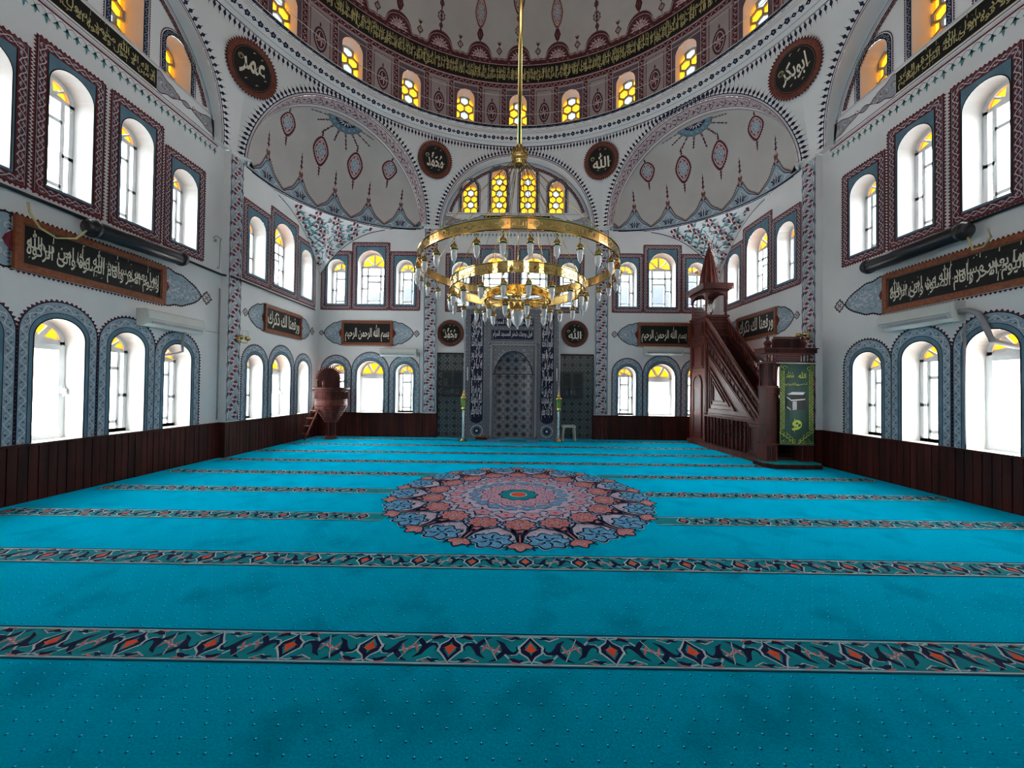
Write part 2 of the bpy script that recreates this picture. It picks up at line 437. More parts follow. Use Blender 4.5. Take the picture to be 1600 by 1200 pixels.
def vine(P, pts, wd, per, mv, ml, l=2, closed=False, lw=0.012, fine=True, dbl=None):
    k = 8
    path, L = resample(pts, 0.01, closed)
    n = max(1, round(L / per)); path, L = resample(pts, L / (n * k), closed)
    T = frame_at(path, closed); out = []
    for i, (p, t) in enumerate(zip(path, T)):
        o = wd * 0.30 * math.sin(2 * PI * i / k)
        out.append((p[0] - t[1] * o, p[1] + t[0] * o))
    P.stroke(out, lw, mv, l + 1, closed)
    if dbl:
        o2 = []
        for i, (p, t) in enumerate(zip(path, T)):
            o = -wd * 0.34 * math.sin(2 * PI * i / k)
            o2.append((p[0] - t[1] * o, p[1] + t[0] * o))
        P.stroke(o2, lw * .7, dbl, l + .5, closed)
    for i in range(0, len(path) - k // 2, k // 2):
        j = i + k // 4
        if j >= len(path): break
        p, t = path[j], T[j]; sg = 1 if (i // (k // 2)) % 2 == 0 else -1
        a = math.atan2(t[1], t[0])
        o = -sg * wd * 0.12
        cx, cy2 = p[0] - t[1] * o, p[1] + t[0] * o
        if fine:
            P.curl(cx, cy2, a + PI, wd * 0.19, lw * 0.9, mv, l + 1, sg, 0.75, 6)
            P.leaf(cx - t[1] * o * 1.6, cy2 + t[0] * o * 1.6, a + sg * 0.5, wd * 0.42, wd * 0.16, ml, l, 0.2 * sg, 4)
            P.leaf(p[0] + t[1] * o * 2.2, p[1] - t[0] * o * 2.2, a + PI - sg * 0.4, wd * 0.3, wd * 0.12, mv, l, -0.2 * sg, 3)
        else:
            P.disc(cx, cy2, wd * 0.15, mv, l + 1, 6)
def teeth(P, pts, sp, h, mat, l=1, closed=False, side=1, dot=False):
    path, L = resample(pts, sp, closed); T = frame_at(path, closed)
    for i in range(len(path) - (0 if closed else 1)):
        a = path[i]; b = path[(i + 1) % len(path)]; t = T[i]
        m = ((a[0] + b[0]) / 2 - t[1] * h * side, (a[1] + b[1]) / 2 + t[0] * h * side)
        P.poly([a, b, m], mat, l)
def kites(P, pts, sp, h, mat, l=1, closed=False, side=1, wd=None):
    """row of dark pendants: a bulb with a pointed tip"""
    path, L = resample(pts, sp, closed); T = frame_at(path, closed); wd = wd or sp * 0.62
    for p, t in zip(path, T):
        nx, ny = -t[1] * side, t[0] * side
        q = lambda a, b: (p[0] + nx * a * h + t[0] * b * wd, p[1] + ny * a * h + t[1] * b * wd)
        P.poly([q(0, -.5), q(0, .5), q(.12, .12), q(.12, -.12)], mat, l)
        P.poly([q(.1, -.1), q(.1, .1), q(.34, .5), q(.52, .34), q(.62, .1), q(1, 0), q(.62, -.1), q(.52, -.34), q(.34, -.5)], mat, l)
def rect_pts(u0, u1, v0, v1, r=0.0):
    if r <= 0: return [(u0, v0), (u1, v0), (u1, v1), (u0, v1)]
    out = []
    for cx, cy2, a in ((u0 + r, v0 + r, PI), (u1 - r, v0 + r, 1.5 * PI), (u1 - r, v1 - r, 0), (u0 + r, v1 - r, PI / 2)):
        for k in range(5): out.append((cx + r * math.cos(a + PI / 2 * k / 4), cy2 + r * math.sin(a + PI / 2 * k / 4)))
    return out
def arch_pts(cu, wd, z0, zt, n=16, rise=None):
    r = wd / 2; rz = rise or r
    out = [(cu - r, z0), (cu - r, (z0 + zt - rz) / 2)]
    for i in range(n + 1):
        a = PI - PI * i / n
        out.append((cu + r * math.cos(a), zt - rz + rz * math.sin(a)))
    out += [(cu + r, (z0 + zt - rz) / 2), (cu + r, z0)]
    return out

# ------------------------------------------------------------------ Arabic lettering
_F = {}
def _reg(ch, code, n):
    _F[ch] = [chr(code + i) for i in range(n)]
for ch, code, n in (('ء', 0xFE80, 1), ('آ', 0xFE81, 2), ('أ', 0xFE83, 2), ('ؤ', 0xFE85, 2), ('إ', 0xFE87, 2), ('ئ', 0xFE89, 4), ('ا', 0xFE8D, 2),
                    ('ب', 0xFE8F, 4), ('ة', 0xFE93, 2), ('ت', 0xFE95, 4), ('ث', 0xFE99, 4), ('ج', 0xFE9D, 4), ('ح', 0xFEA1, 4),
                    ('خ', 0xFEA5, 4), ('د', 0xFEA9, 2), ('ذ', 0xFEAB, 2), ('ر', 0xFEAD, 2), ('ز', 0xFEAF, 2), ('س', 0xFEB1, 4),
                    ('ش', 0xFEB5, 4), ('ص', 0xFEB9, 4), ('ض', 0xFEBD, 4), ('ط', 0xFEC1, 4), ('ظ', 0xFEC5, 4), ('ع', 0xFEC9, 4),
                    ('غ', 0xFECD, 4), ('ف', 0xFED1, 4), ('ق', 0xFED5, 4), ('ك', 0xFED9, 4), ('ل', 0xFEDD, 4), ('م', 0xFEE1, 4),
                    ('ن', 0xFEE5, 4), ('ه', 0xFEE9, 4), ('و', 0xFEED, 2), ('ى', 0xFEEF, 2), ('ي', 0xFEF1, 4), ('L', 0xFEFB, 2)):
    _reg(ch, code, n)
def shape(s):
    s = s.replace('الله', '\ufdf2').replace('لا', 'L').replace('لأ', 'L')
    out = []
    for i, c in enumerate(s):
        f = _F.get(c)
        if not f: out.append(c); continue
        pv = _F.get(s[i - 1]) if i else None; nx = _F.get(s[i + 1]) if i + 1 < len(s) else None
        jp = bool(pv and len(pv) == 4) and len(f) > 1; jn = bool(nx and len(nx) > 1) and len(f) == 4
        out.append(f[3] if jp and jn else f[1] if jp else f[2] if jn else f[0])
    return ''.join(reversed(out))
_TX = {}
def text_mesh(s, bold=0.0):
    if (s, bold) in _TX: return _TX[(s, bold)]
    c = bpy.data.curves.new('lettering', 'FONT'); c.body = s; c.resolution_u = 2; c.offset = bold
    o = bpy.data.objects.new('lettering', c); COL.objects.link(o)
    dg = bpy.context.evaluated_depsgraph_get(); dg.update()
    m = bpy.data.meshes.new_from_object(o.evaluated_get(dg))
    vs = [(v.co.x, v.co.y) for v in m.vertices]; fs = [tuple(p.vertices) for p in m.polygons]
    bpy.data.objects.remove(o); bpy.data.curves.remove(c); bpy.data.meshes.remove(m)
    x0 = min(v[0] for v in vs); x1 = max(v[0] for v in vs); y0 = min(v[1] for v in vs); y1 = max(v[1] for v in vs)
    vs = [((v[0] - x0) / (x1 - x0), (v[1] - y0) / (y1 - y0)) for v in vs]
    _TX[(s, bold)] = (vs, fs, (x1 - x0) / (y1 - y0))
    return _TX[(s, bold)]
def letters(P, s, u0, u1, v0, v1, mat, l=4, bold=0.012, slant=0.0, rot=0):
    vs, fs, asp = text_mesh(s, bold)
    out = []
    for x, y in vs:
        if rot: out.append(P.P(u0 + (u1 - u0) * y, v0 + (v1 - v0) * (1 - x), l))
        else: out.append(P.P(u0 + (u1 - u0) * (x + slant * (y - 0.5)), v0 + (v1 - v0) * y, l))
    P.add(out, fs, mat)
BISM = shape('بسم الله الرحمن الرحيم')
INNAMA = 'انما يعمر مساجد الله من امن بالله واليوم الاخر واقام الصلوة واتى الزكوة'
REFA = shape('ورفعنا لك ذكرك')
MUH = '\ufdf4'
ALLAH = '\ufdf2'
KURSI = 'الله لا اله الا هو الحي القيوم لا تاخذه سنة ولا نوم له ما في السموات وما في الارض من ذا الذي يشفع عنده الا باذنه يعلم ما بين ايديهم وما خلفهم'
FEVEL = shape('فول وجهك شطر المسجد الحرام')
def panel_script(P, words, u0, u1, v0, v1, mat, l=4, rows=2, ov=1.25, marks=True, bold=0.014):
    """dense overlapping rows of script filling a panel"""
    ws = words.split(' '); k = -(-len(ws) // rows); h = (v1 - v0) / rows
    for r in range(rows):
        s = shape(' '.join(ws[r * k:(r + 1) * k]))
        c = v1 - h * (r + 0.5)
        a = max(v0, c - h * ov / 2); b = min(v1, c + h * ov / 2)
        letters(P, s, u0, u1, a, b, mat, l + 0.2 * r, bold)
    if marks:
        n = int((u1 - u0) / (v1 - v0) * 9)
        for i in range(n):
            x = random.uniform(u0, u1); y = random.uniform(v0, v1); q = (v1 - v0)
            if i % 3 == 0: P.stroke([(x, y - q * .0), (x + q * .02, y + q * .3)], [q * .03, q * .014], mat, l)
            else: P.leaf(x, y, random.uniform(.2, 1.2), q * .07, q * .03, mat, l, 0, 2)
# ------------------------------------------------------------------ the room: planes
XB, YB, YR = 6.1, 6.1, -6.3          # half width, back wall, rear wall
REC = 0.12                            # bays between the pilasters stand back by this much
ZS = 6.43                             # springing of the arches
DC = (-0.09, -0.08)                   # centre of the dome
S_BACK = Plane((0, YB, 0), (1, 0, 0), (0, -1, 0));   S_BACKC = Plane((0, YB + REC, 0), (1, 0, 0), (0, -1, 0))
S_LEFT = Plane((-XB, 0, 0), (0, 1, 0), (1, 0, 0));   S_LEFTC = Plane((-XB - REC, 0, 0), (0, 1, 0), (1, 0, 0))
S_RIGHT = Plane((XB, 0, 0), (0, -1, 0), (-1, 0, 0)); S_RIGHTC = Plane((XB + REC, 0, 0), (0, -1, 0), (-1, 0, 0))
S_REAR = Plane((0, YR, 0), (-1, 0, 0), (0, 1, 0))
DEP = 0.34

def holed(mb, S, u0, u1, z0, zt, holes, mat, du=None, reveal=None):
    """wall sheet on S between u0..u1, z0..zt(u); holes = (cu,w,za,zb) with round heads; plus the reveals"""
    top = zt if callable(zt) else (lambda u: zt)
    us = {round(u0, 5), round(u1, 5)}
    if du:
        n = max(1, int(math.ceil((u1 - u0) / du)))
        for i in range(n + 1): us.add(round(u0 + (u1 - u0) * i / n, 5))
    def head(h, u):
        r = h[1] / 2; q = max(0.0, 1 - ((u - h[0]) / r) ** 2)
        return h[3] - r + r * math.sqrt(q)
    for h in holes:
        for k in range(17): us.add(round(h[0] - h[1] / 2 * math.cos(PI * k / 16), 5))
    us = sorted(us)
    us = [u for i, u in enumerate(us) if i == 0 or u - us[i - 1] > 2e-5]
    for a, b in zip(us, us[1:]):
        m = (a + b) / 2
        cur = (z0, z0)
        hs = sorted([h for h in holes if abs(m - h[0]) < h[1] / 2], key=lambda h: h[2])
        for h in hs:
            nx = (h[2], h[2])
            mb.quad(S(a, cur[0]), S(b, cur[1]), S(b, nx[1]), S(a, nx[0]), mat)
            cur = (head(h, a), head(h, b))
        ta, tb = top(a), top(b)
        if ta > cur[0] + 1e-4 or tb > cur[1] + 1e-4:
            mb.quad(S(a, cur[0]), S(b, cur[1]), S(b, tb), S(a, ta), mat)
    for h in holes:
        o = arch_pts(h[0], h[1], h[2], h[3], 16)
        rm = reveal or 'reveal_dim'
        for p, q in zip(o, o[1:] + o[:1]):
            mb.quad(S(*p), S(*q), S(*q, -DEP - .05), S(*p, -DEP - .05), rm)

WIN_N = [0]
ORD = ['first', 'second', 'third', 'fourth', 'fifth', 'sixth', 'seventh', 'eighth', 'ninth']
def clip_convex(poly, clip):
    out = poly
    n = len(clip)
    for i in range(n):
        a, b = clip[i], clip[(i + 1) % n]
        inp, out = out, []
        ins = lambda p: (b[0] - a[0]) * (p[1] - a[1]) - (b[1] - a[1]) * (p[0] - a[0]) <= 1e-9
        for j in range(len(inp)):
            p, q = inp[j - 1], inp[j]
            ip, iq = ins(p), ins(q)
            if ip != iq:
                d = (b[0] - a[0]) * (q[1] - p[1]) - (b[1] - a[1]) * (q[0] - p[0])
                if abs(d) > 1e-12:
                    t = ((b[1] - a[1]) * (p[0] - a[0]) - (b[0] - a[0]) * (p[1] - a[1])) / d
                    out.append((p[0] + (q[0] - p[0]) * t, p[1] + (q[1] - p[1]) * t))
            if iq: out.append(q)
        if len(out) < 3: return []
    return out
def flat_prism(mb, S, poly, d0, d1, mat):
    n = len(poly)
    mb.add([S(u, z, -d0) for u, z in poly] + [S(u, z, -d1) for u, z in poly],
           [tuple(range(n))] + [(i, i + n, (i + 1) % n + n, (i + 1) % n) for i in range(n)], mat)
def bar(mb, S, u0, u1, z0, z1, mat='upvc', d0=DEP - 0.05, d1=DEP + 0.01):
    flat_prism(mb, S, [(u0, z0), (u1, z0), (u1, z1), (u0, z1)], d0, d1, mat)
def window(S, cu, wd, z0, zt, style, border, label, pbox=None, seed=0):
    """arched window: frame, panes, painted border. S plane, opening wd x (z0..zt)"""
    WIN_N[0] += 1
    nm = 'window_%d' % WIN_N[0]
    root = empty(nm, S(cu, z0), label, 'window', None, 'structure')
    fr = MB(); gl = MB(); r = wd / 2; zs = zt - r; t = 0.055
    if style in ('lattice', 'casement'):
        o = arch_pts(cu, wd, z0, zt, 16); i_ = arch_pts(cu, wd - 2 * t, z0 + t, zt - t, 16)
        n = len(o)
        for k in range(n):
            j = (k + 1) % n
            fr.quad(S(*o[k], -(DEP - .05)), S(*o[j], -(DEP - .05)), S(*i_[j], -(DEP - .05)), S(*i_[k], -(DEP - .05)), 'upvc')
            fr.quad(S(*i_[k], -(DEP - .05)), S(*i_[j], -(DEP - .05)), S(*i_[j], -DEP), S(*i_[k], -DEP), 'upvc')
        zt2 = zs - 0.02 if wd > 0.7 else zs
        bar(fr, S, cu - r, cu + r, zt2 - 0.045, zt2)
        # fan light: amber sectors between white ribs
        nsec = 4 if style == 'lattice' else 3
        gap = 0.09 if nsec == 4 else 0.2
        R1 = r - t + .004
        hub = 0.035
        cuts = [gap / 2 + (PI) * k / nsec - (gap / 2 if k == 0 else 0) * 0 for k in range(nsec)]
        fan = []
        for k in range(nsec):
            a0 = PI * k / nsec + gap / 2; a1 = PI * (k + 1) / nsec - gap / 2
            pts = [(cu + hub * 2 * math.cos((a0 + a1) / 2), zt2 + hub + hub * math.sin((a0 + a1) / 2))]
            pts += [(cu + R1 * math.cos(a0 + (a1 - a0) * q / 5), zt2 + (zt - t - zt2) * math.sin(a0 + (a1 - a0) * q / 5)) for q in range(6)]
            gl.add([S(u, z, -DEP + .012) for u, z in pts], (tuple(range(len(pts))),), 'glass_amber_frost' if border == 'blue' else 'glass_amber')
            fan.append((a0, a1))
        for k in range(nsec + 1):
            a0 = 0 if k == 0 else fan[k - 1][1]; a1 = PI if k == nsec else fan[k][0]
            e0 = (cu + (R1 + .01) * math.cos(a0), zt2 + (zt - t - zt2) * math.sin(a0)); e1 = (cu + (R1 + .01) * math.cos(a1), zt2 + (zt - t - zt2) * math.sin(a1))
            f0 = fan[k - 1] if k else None; f1 = fan[k] if k < nsec else None
            h0 = (cu + hub * 2 * math.cos(sum(f0) / 2), zt2 + hub + hub * math.sin(sum(f0) / 2)) if f0 else (cu + hub * 3, zt2)
            h1 = (cu + hub * 2 * math.cos(sum(f1) / 2), zt2 + hub + hub * math.sin(sum(f1) / 2)) if f1 else (cu - hub * 3, zt2)
            flat_prism(fr, S, [h0, e0, e1, h1], DEP - .035, DEP + .01, 'upvc')
        flat_prism(fr, S, [(cu + hub * 2.6 * math.cos(PI * q / 8), zt2 + hub * 2.0 * math.sin(PI * q / 8)) for q in range(9)], DEP - .04, DEP + .01, 'upvc')
        zb = z0; ztop = zt2 - 0.045
        if style == 'lattice':
            H = ztop - zb; x = wd * 0.245; b = 0.050
            flip = 1
            bar(fr, S, cu - r, cu + r, zb, zb + .05)
            bar(fr, S, cu - x - b / 2, cu - x + b / 2, zb, ztop); bar(fr, S, cu + x - b / 2, cu + x + b / 2, zb, ztop)
            zz = zb + H * 0.80
            bar(fr, S, cu - (r if wd > .7 else x), cu + (r if wd > .7 else x), zz - b / 2, zz + b / 2)
            bar(fr, S, cu - x, cu + x, zb + H * .13 - b / 2, zb + H * .13 + b / 2)
            if wd > .7: bar(fr, S, cu - x, cu + x, zb + H * .64 - b / 2, zb + H * .64 + b / 2)
            for sg in (-1, 1): bar(fr, S, cu + sg * x if sg > 0 else cu - r, cu + r if sg > 0 else cu - x, zb + H * .46 - b / 2, zb + H * .46 + b / 2)
            gm = 'glass_frost' if border == 'blue' else 'glass_clear'
        else:
            b = 0.075
            bar(fr, S, cu - r, cu - r + b, zb, ztop, d0=DEP - .07); bar(fr, S, cu + r - b, cu + r, zb, ztop, d0=DEP - .07)
            bar(fr, S, cu - r + b, cu + r - b, zb, zb + b, d0=DEP - .07); bar(fr, S, cu - r + b, cu + r - b, ztop - b, ztop, d0=DEP - .07)
            gm = 'glass_frost'
        gl.add([S(cu - r + t, zb, -DEP), S(cu + r - t, zb, -DEP), S(cu + r - t, zt2, -DEP), S(cu - r + t, zt2, -DEP)], ((0, 1, 2, 3),), gm)
    else:
        clip = [(p[0], p[1]) for p in arch_pts(cu, wd, z0, zt, 14)]
        pitch = wd / 2.22; rs = pitch * 0.872; R = pitch / math.sqrt(3)
        zmid = z0 + 0.02
        nrow = int((zt - z0) / rs) + 2
        for j in range(nrow):
            cols = (-1, 0, 1) if j % 2 == 0 else (-1.5, -.5, .5, 1.5)
            for c in cols:
                x, z = cu + c * pitch, zmid + j * rs
                hexo = [(x + R * math.sin(PI / 3 * q), z + R * math.cos(PI / 3 * q) * 1.0) for q in range(6)]
                hexi = [(x + R * .84 * math.sin(PI / 3 * q), z + R * .84 * math.cos(PI / 3 * q)) for q in range(6)]
                pi_ = clip_convex(hexi, clip)
                if pi_: gl.add([S(u, zz, -DEP) for u, zz in pi_], (tuple(range(len(pi_))),), 'glass_pale' if (j % 2 == 0 and c == 0) else 'glass_yellow')
                for q in range(6):
                    q2 = (q + 1) % 6
                    s_ = clip_convex([hexo[q], hexo[q2], hexi[q2], hexi[q]], clip)
                    if s_: flat_prism(fr, S, s_, DEP - .03, DEP + .01, 'lattice')
    if 'behind the viewer' in label: root['group'] = 'windows behind the viewer'
    part(fr, 'window_frame', root)
    part(gl, 'window_pane', root)
    if style == 'casement':
        hd = MB(); sg = 1
        for (a, b2, c, e) in ((cu + r - .06, cu + r - .02, (z0 + zs) / 2 - .05, (z0 + zs) / 2 + .05),):
            flat_prism(hd, S, [(a, c), (b2, c), (b2, e), (a, e)], DEP - .10, DEP - .05, 'upvc')
        flat_prism(hd, S, [(cu + r - .05, (z0 + zs) / 2 - .09), (cu + r - .03, (z0 + zs) / 2 - .09), (cu + r - .03, (z0 + zs) / 2 + .02), (cu + r - .05, (z0 + zs) / 2 + .02)], DEP - .13, DEP - .10, 'upvc')
        part(hd, 'window_handle', root)
    # painted border
    P = Paint(S)
    if border == 'red':
        u0, u1, v0, v1 = pbox
        b = 0.125
        i0, i1, j0, j1 = u0 + b, u1 - b, v0 + b, v1 - b
        P.loft(rect_pts(u0, u1, v0, v1), rect_pts(i0, i1, j0, j1), 'p_red', 0, True)
        # steel blue between the band and the opening
        o = arch_pts(cu, wd, z0, zt, 16)
        oo = [(min(max(cu + (p[0] - cu) * 9, i0), i1), p[1] if p[1] < zs - .001 else p[1]) for p in o]
        up = [p for p in o if p[1] >= zs - .001]
        P.loft(up, [(p[0], j1) for p in up], 'p_steel', 0)
        P.rect(i0, cu - r, j0, j1, 'p_steel', 0); P.rect(cu + r, i1, j0, j1, 'p_steel', 0)
        if z0 > j0: P.rect(cu - r, cu + r, j0, z0, 'p_steel', 0)
        P.stroke(o, .012, 'p_black', 1)
        P.stroke(rect_pts(i0, i1, j0, j1), .014, 'p_black', 1, True)
        P.stroke(rect_pts(u0 + .012, u1 - .012, v0 + .012, v1 - .012), .008, 'p_black', 1, True)
        P.stroke(rect_pts(u0 + .024, u1 - .024, v0 + .024, v1 - .024), .008, 'p_grey', 1, True)
        vine(P, rect_pts(u0 + b * .54, u1 - b * .54, v0 + b * .54, v1 - b * .54, .03), b * .8, .19, 'p_light', 'p_steel_pale', 2, True, .012, True, 'p_grey')
        teeth(P, rect_pts(u0, u1, v0, v1), .05, .03, 'p_red', 0, True, -1)
    elif border == 'blue':
        wo, zto, zb = pbox          # outer width, outer top, bottom
        b = 0.02
        o = arch_pts(cu, wd, zb, zt, 20)
        q = arch_pts(cu, wo, zb, zto, 20, wo / 2)
        P.loft(o, q, 'p_steel', 0)
        f = lambda t_: [(o[i][0] + (q[i][0] - o[i][0]) * t_, o[i][1] + (q[i][1] - o[i][1]) * t_) for i in range(len(o))]
        P.loft(f(.34), f(.96), 'p_steel_pale', 1)
        P.stroke(f(.04), .014, 'p_black', 2)
        P.stroke(f(.34), .008, 'p_navy', 2); P.stroke(f(.97), .012, 'p_navy', 2)
        vine(P, f(.64), (wo - wd) / 2 * .62, .2, 'p_light', 'p_navy', 2, False, .012, True, 'p_steel')
        teeth(P, q, .055, .035, 'p_wine', 0, False, 1)
    elif border == 'navy':
        ww = 0.075
        o = arch_pts(cu, wd, z0, zt, 16); q = arch_pts(cu, wd + 2 * ww, z0, zt + ww, 16)
        P.loft(o, q, 'p_navy', 0)
        f = lambda t_: [(o[i][0] + (q[i][0] - o[i][0]) * t_, o[i][1] + (q[i][1] - o[i][1]) * t_) for i in range(len(o))]
        vine(P, f(.52), ww * .9, .14, 'p_steel_pale', 'p_grey', 1, False, .009, False)
        P.stroke(f(1.25), .009, 'p_wine', 0); teeth(P, f(1.3), .04, .018, 'p_wine', 0, False, 1)
    if P.v: part(P, 'painted_border', root)
    # daylight portal in the opening
    if style == 'stained': return root
    ld = bpy.data.lights.new('daylight', 'AREA'); ld.shape = 'RECTANGLE'; ld.size = wd; ld.size_y = zt - z0
    ld.cycles.is_portal = True
    lo = bpy.data.objects.new('daylight', ld); COL.objects.link(lo)
    c = S(cu, (z0 + zt) / 2, -DEP - .04); nrm = (S(cu, z0, 1.0) - S(cu, z0)).normalized()
    lo.rotation_euler = nrm.to_track_quat('-Z', 'Z').to_euler(); lo.location = c
    return root

# --- window tables: (centre u, opening width, z0, zt, outer width, outer bottom, outer top)
def tri(c, dx):   # upper triple of a corner bay
    return [(c - dx, .56, 4.05, 5.42, .93, 3.87, 5.66), (c, .82, 4.05, 5.70, 1.14, 3.87, 5.93), (c + dx, .56, 4.05, 5.42, .93, 3.87, 5.66)]
def tril(c, dx):  # lower triple
    return [(c - dx, .53, .74, 2.22, .92, 2.47), (c, .80, .74, 2.31, 1.13, 2.57), (c + dx, .53, .74, 2.22, .92, 2.47)]
BL = tri(-4.53, 1.05); BR = tri(4.36, 1.05)
BLl = tril(-4.50, 1.045); BRl = tril(4.36, 1.045)
SU = tri(4.38, 1.02); SLl = [(3.36, .53, .74, 2.22, .88, 2.45), (4.34, .74, .74, 2.31, 1.04, 2.55), (5.32, .53, .74, 2.22, .86, 2.43)]
BC = [(-1.80, .56, 4.05, 5.42, .91, 3.87, 5.66), (-.73, .82, 4.05, 5.70, 1.14, 3.87, 5.93), (.47, .82, 4.05, 5.70, 1.14, 3.87, 5.93), (1.54, .56, 4.05, 5.42, .91, 3.87, 5.66)]
SC = [(1.60, .52, 4.09, 5.47, .83, 3.93, 5.69), (.725, .52, 4.09, 5.75, .83, 3.93, 5.95), (-.165, .52, 4.09, 5.75, .80, 3.93, 5.95), (-1.03, .52, 4.09, 5.52, .83, 3.93, 5.72), (-1.95, .52, 4.09, 5.47, .83, 3.93, 5.69)]
SCl = [(1.53, .54, .74, 2.24, .90, 2.47), (.66, .52, .74, 2.32, .86, 2.56), (-.22, .56, .74, 2.37, .87, 2.60), (-1.10, .52, .74, 2.32, .86, 2.56), (-1.98, .54, .74, 2.24, .90, 2.47)]
TB = [(-1.56, .47, 6.95, 7.93), (-.65, .47, 6.95, 8.33), (.26, .47, 6.95, 8.33), (1.15, .47, 6.95, 7.93)]
TS = [(1.40, .50, 6.92, 7.72), (.52, .48, 6.92, 8.25), (-.38, .48, 6.92, 8.33), (-1.28, .48, 6.92, 7.95)]
h4 = lambda L: [(a[0], a[1], a[2], a[3]) for a in L]
AH, AR = 2.32, 2.14      # straight arches: half width, rise
arch_z = lambda u, c=0.0, hw=AH, rise=AR: ZS + rise * math.sqrt(max(0, 1 - ((u - c) / hw) ** 2))
def bay_top(u, c):      # the wall runs on behind the arch
    return ZS + .03 + (AR + .3) * math.sqrt(max(0, 1 - ((u - c) / (AH + .22)) ** 2))
def ledges(mb, S, SC_, u0, u1, c):
    for a, b in ((u0 - .1, c - AH + .06), (c + AH - .06, u1 + .1)):
        mb.add([S(a, ZS + .001, .0), S(b, ZS + .001, .0), SC_(b, ZS + .001, -.05), SC_(a, ZS + .001, -.05)], ((0, 1, 2, 3),), 'plaster')

# ---- wall_back
mb = MB()
holed(mb, S_BACK, -6.1, -2.48, 0, ZS + .03, h4(BL) + h4(BLl), 'plaster')
holed(mb, S_BACK, 2.32, 6.1, 0, ZS + .03, h4(BR) + h4(BRl), 'plaster')
cB = -.09
holed(mb, S_BACKC, -2.48, 2.32, 0, lambda u: bay_top(u, cB), h4(BC) + TB, 'plaster', .12)
ledges(mb, S_BACK, S_BACKC, -2.48, 2.32, cB)
for u in (-2.48, 2.32): mb.quad(S_BACK(u, 0), S_BACKC(u, 0), S_BACKC(u, ZS), S_BACK(u, ZS), 'plaster')
WALL_BACK = tag(mb.build('wall_back'), 'white plastered wall with niche, arched windows and painted bands facing the viewer', 'wall', None, 'structure')
# ---- side walls (u runs +y on the left, -y on the right)
def side(S, SC_, sg, nm, lab):
    mb = MB(); fl = lambda L: [(a[0] * sg,) + tuple(a[1:4]) for a in L]
    a, b = sorted((2.48 * sg, 6.1 * sg)); holed(mb, S, a, b, 0, ZS + .03, fl(SU) + fl(SLl), 'plaster')
    a, b = sorted((-2.66 * sg, 2.48 * sg)); c = -.08 * sg
    holed(mb, SC_, a, b, 0, lambda u: bay_top(u, c), fl(SC) + fl(SCl) + fl(TS), 'plaster', .12)
    a, b = sorted((-6.3 * sg, -2.66 * sg))
    holed(mb, S, a, b, 0, ZS + .03, [], 'plaster')
    aa, bb = sorted((-2.66 * sg, 2.48 * sg)); ledges(mb, S, SC_, aa, bb, c)
    for y in (2.48, -2.66): mb.quad(S(y * sg, 0), SC_(y * sg, 0), SC_(y * sg, ZS), S(y * sg, ZS), 'plaster')
    return tag(mb.build(nm), lab, 'wall', None, 'structure')
WALL_LEFT = side(S_LEFT, S_LEFTC, 1, 'wall_left', 'white plastered side wall with two rows of arched windows on the left')
WALL_RIGHT = side(S_RIGHT, S_RIGHTC, -1, 'wall_right', 'white plastered side wall with two rows of arched windows on the right')
REAR_FILLW = (-4.5, -1.2, 1.2, 4.5)  # unseen windows, added to bring more daylight in from behind
mb = MB(); holed(mb, S_REAR, -6.1, 6.1, 0, ZS + .03, [(x, .82, 4.05, 5.7) for x in REAR_FILLW], 'plaster')
holed(mb, Plane((0, YR - .1, 0), (-1, 0, 0), (0, 1, 0)), -2.5, 2.6, ZS + .0, lambda u: bay_top(u, .09), [], 'plaster', .12)
WALL_REAR = tag(mb.build('wall_rear'), 'plain white wall behind the viewer', 'wall', None, 'structure')
for x in REAR_FILLW: window(S_REAR, x, .82, 4.05, 5.7, 'lattice', None, 'unseen arched window added in the wall behind the viewer')
# windows with their labels
def ords(i): return ORD[i]
for row, T_, bay in ((BL, 'L', 'left corner'), (BR, 'R', 'right corner')):
    for i, a in enumerate(row):
        pos = ['left', 'tall middle', 'right'][i]
        window(S_BACK, a[0], a[1], a[2], a[3], 'lattice', 'red', '%s red-bordered arched window of the upper trio in the %s bay of the back wall' % (pos, bay),
               (a[0] - a[4] / 2, a[0] + a[4] / 2, a[5], a[6]))
for row, bay in ((BLl, 'left corner'), (BRl, 'right corner')):
    for i, a in enumerate(row):
        pos = ['left', 'wide middle', 'right'][i]
        window(S_BACK, a[0], a[1], a[2], a[3], 'casement' if i == 1 else 'lattice', 'blue', '%s blue-bordered round-headed window above the panelling, %s bay of the back wall' % (pos, bay),
               (a[4], a[5], .74))
for i, a in enumerate(BC):
    window(S_BACKC, a[0], a[1], a[2], a[3], 'lattice', 'red', '%s of four red-bordered arched windows behind the chandelier over the prayer niche' % ['leftmost', 'second from left', 'third from left', 'rightmost'][i],
           (a[0] - a[4] / 2, a[0] + a[4] / 2, a[5], a[6]))
for i, a in enumerate(TB):
    window(S_BACKC, *a, 'stained', 'navy', '%s honeycomb stained glass window under the central arch of the back wall' % ['short leftmost', 'tall left', 'tall right', 'short rightmost'][i])
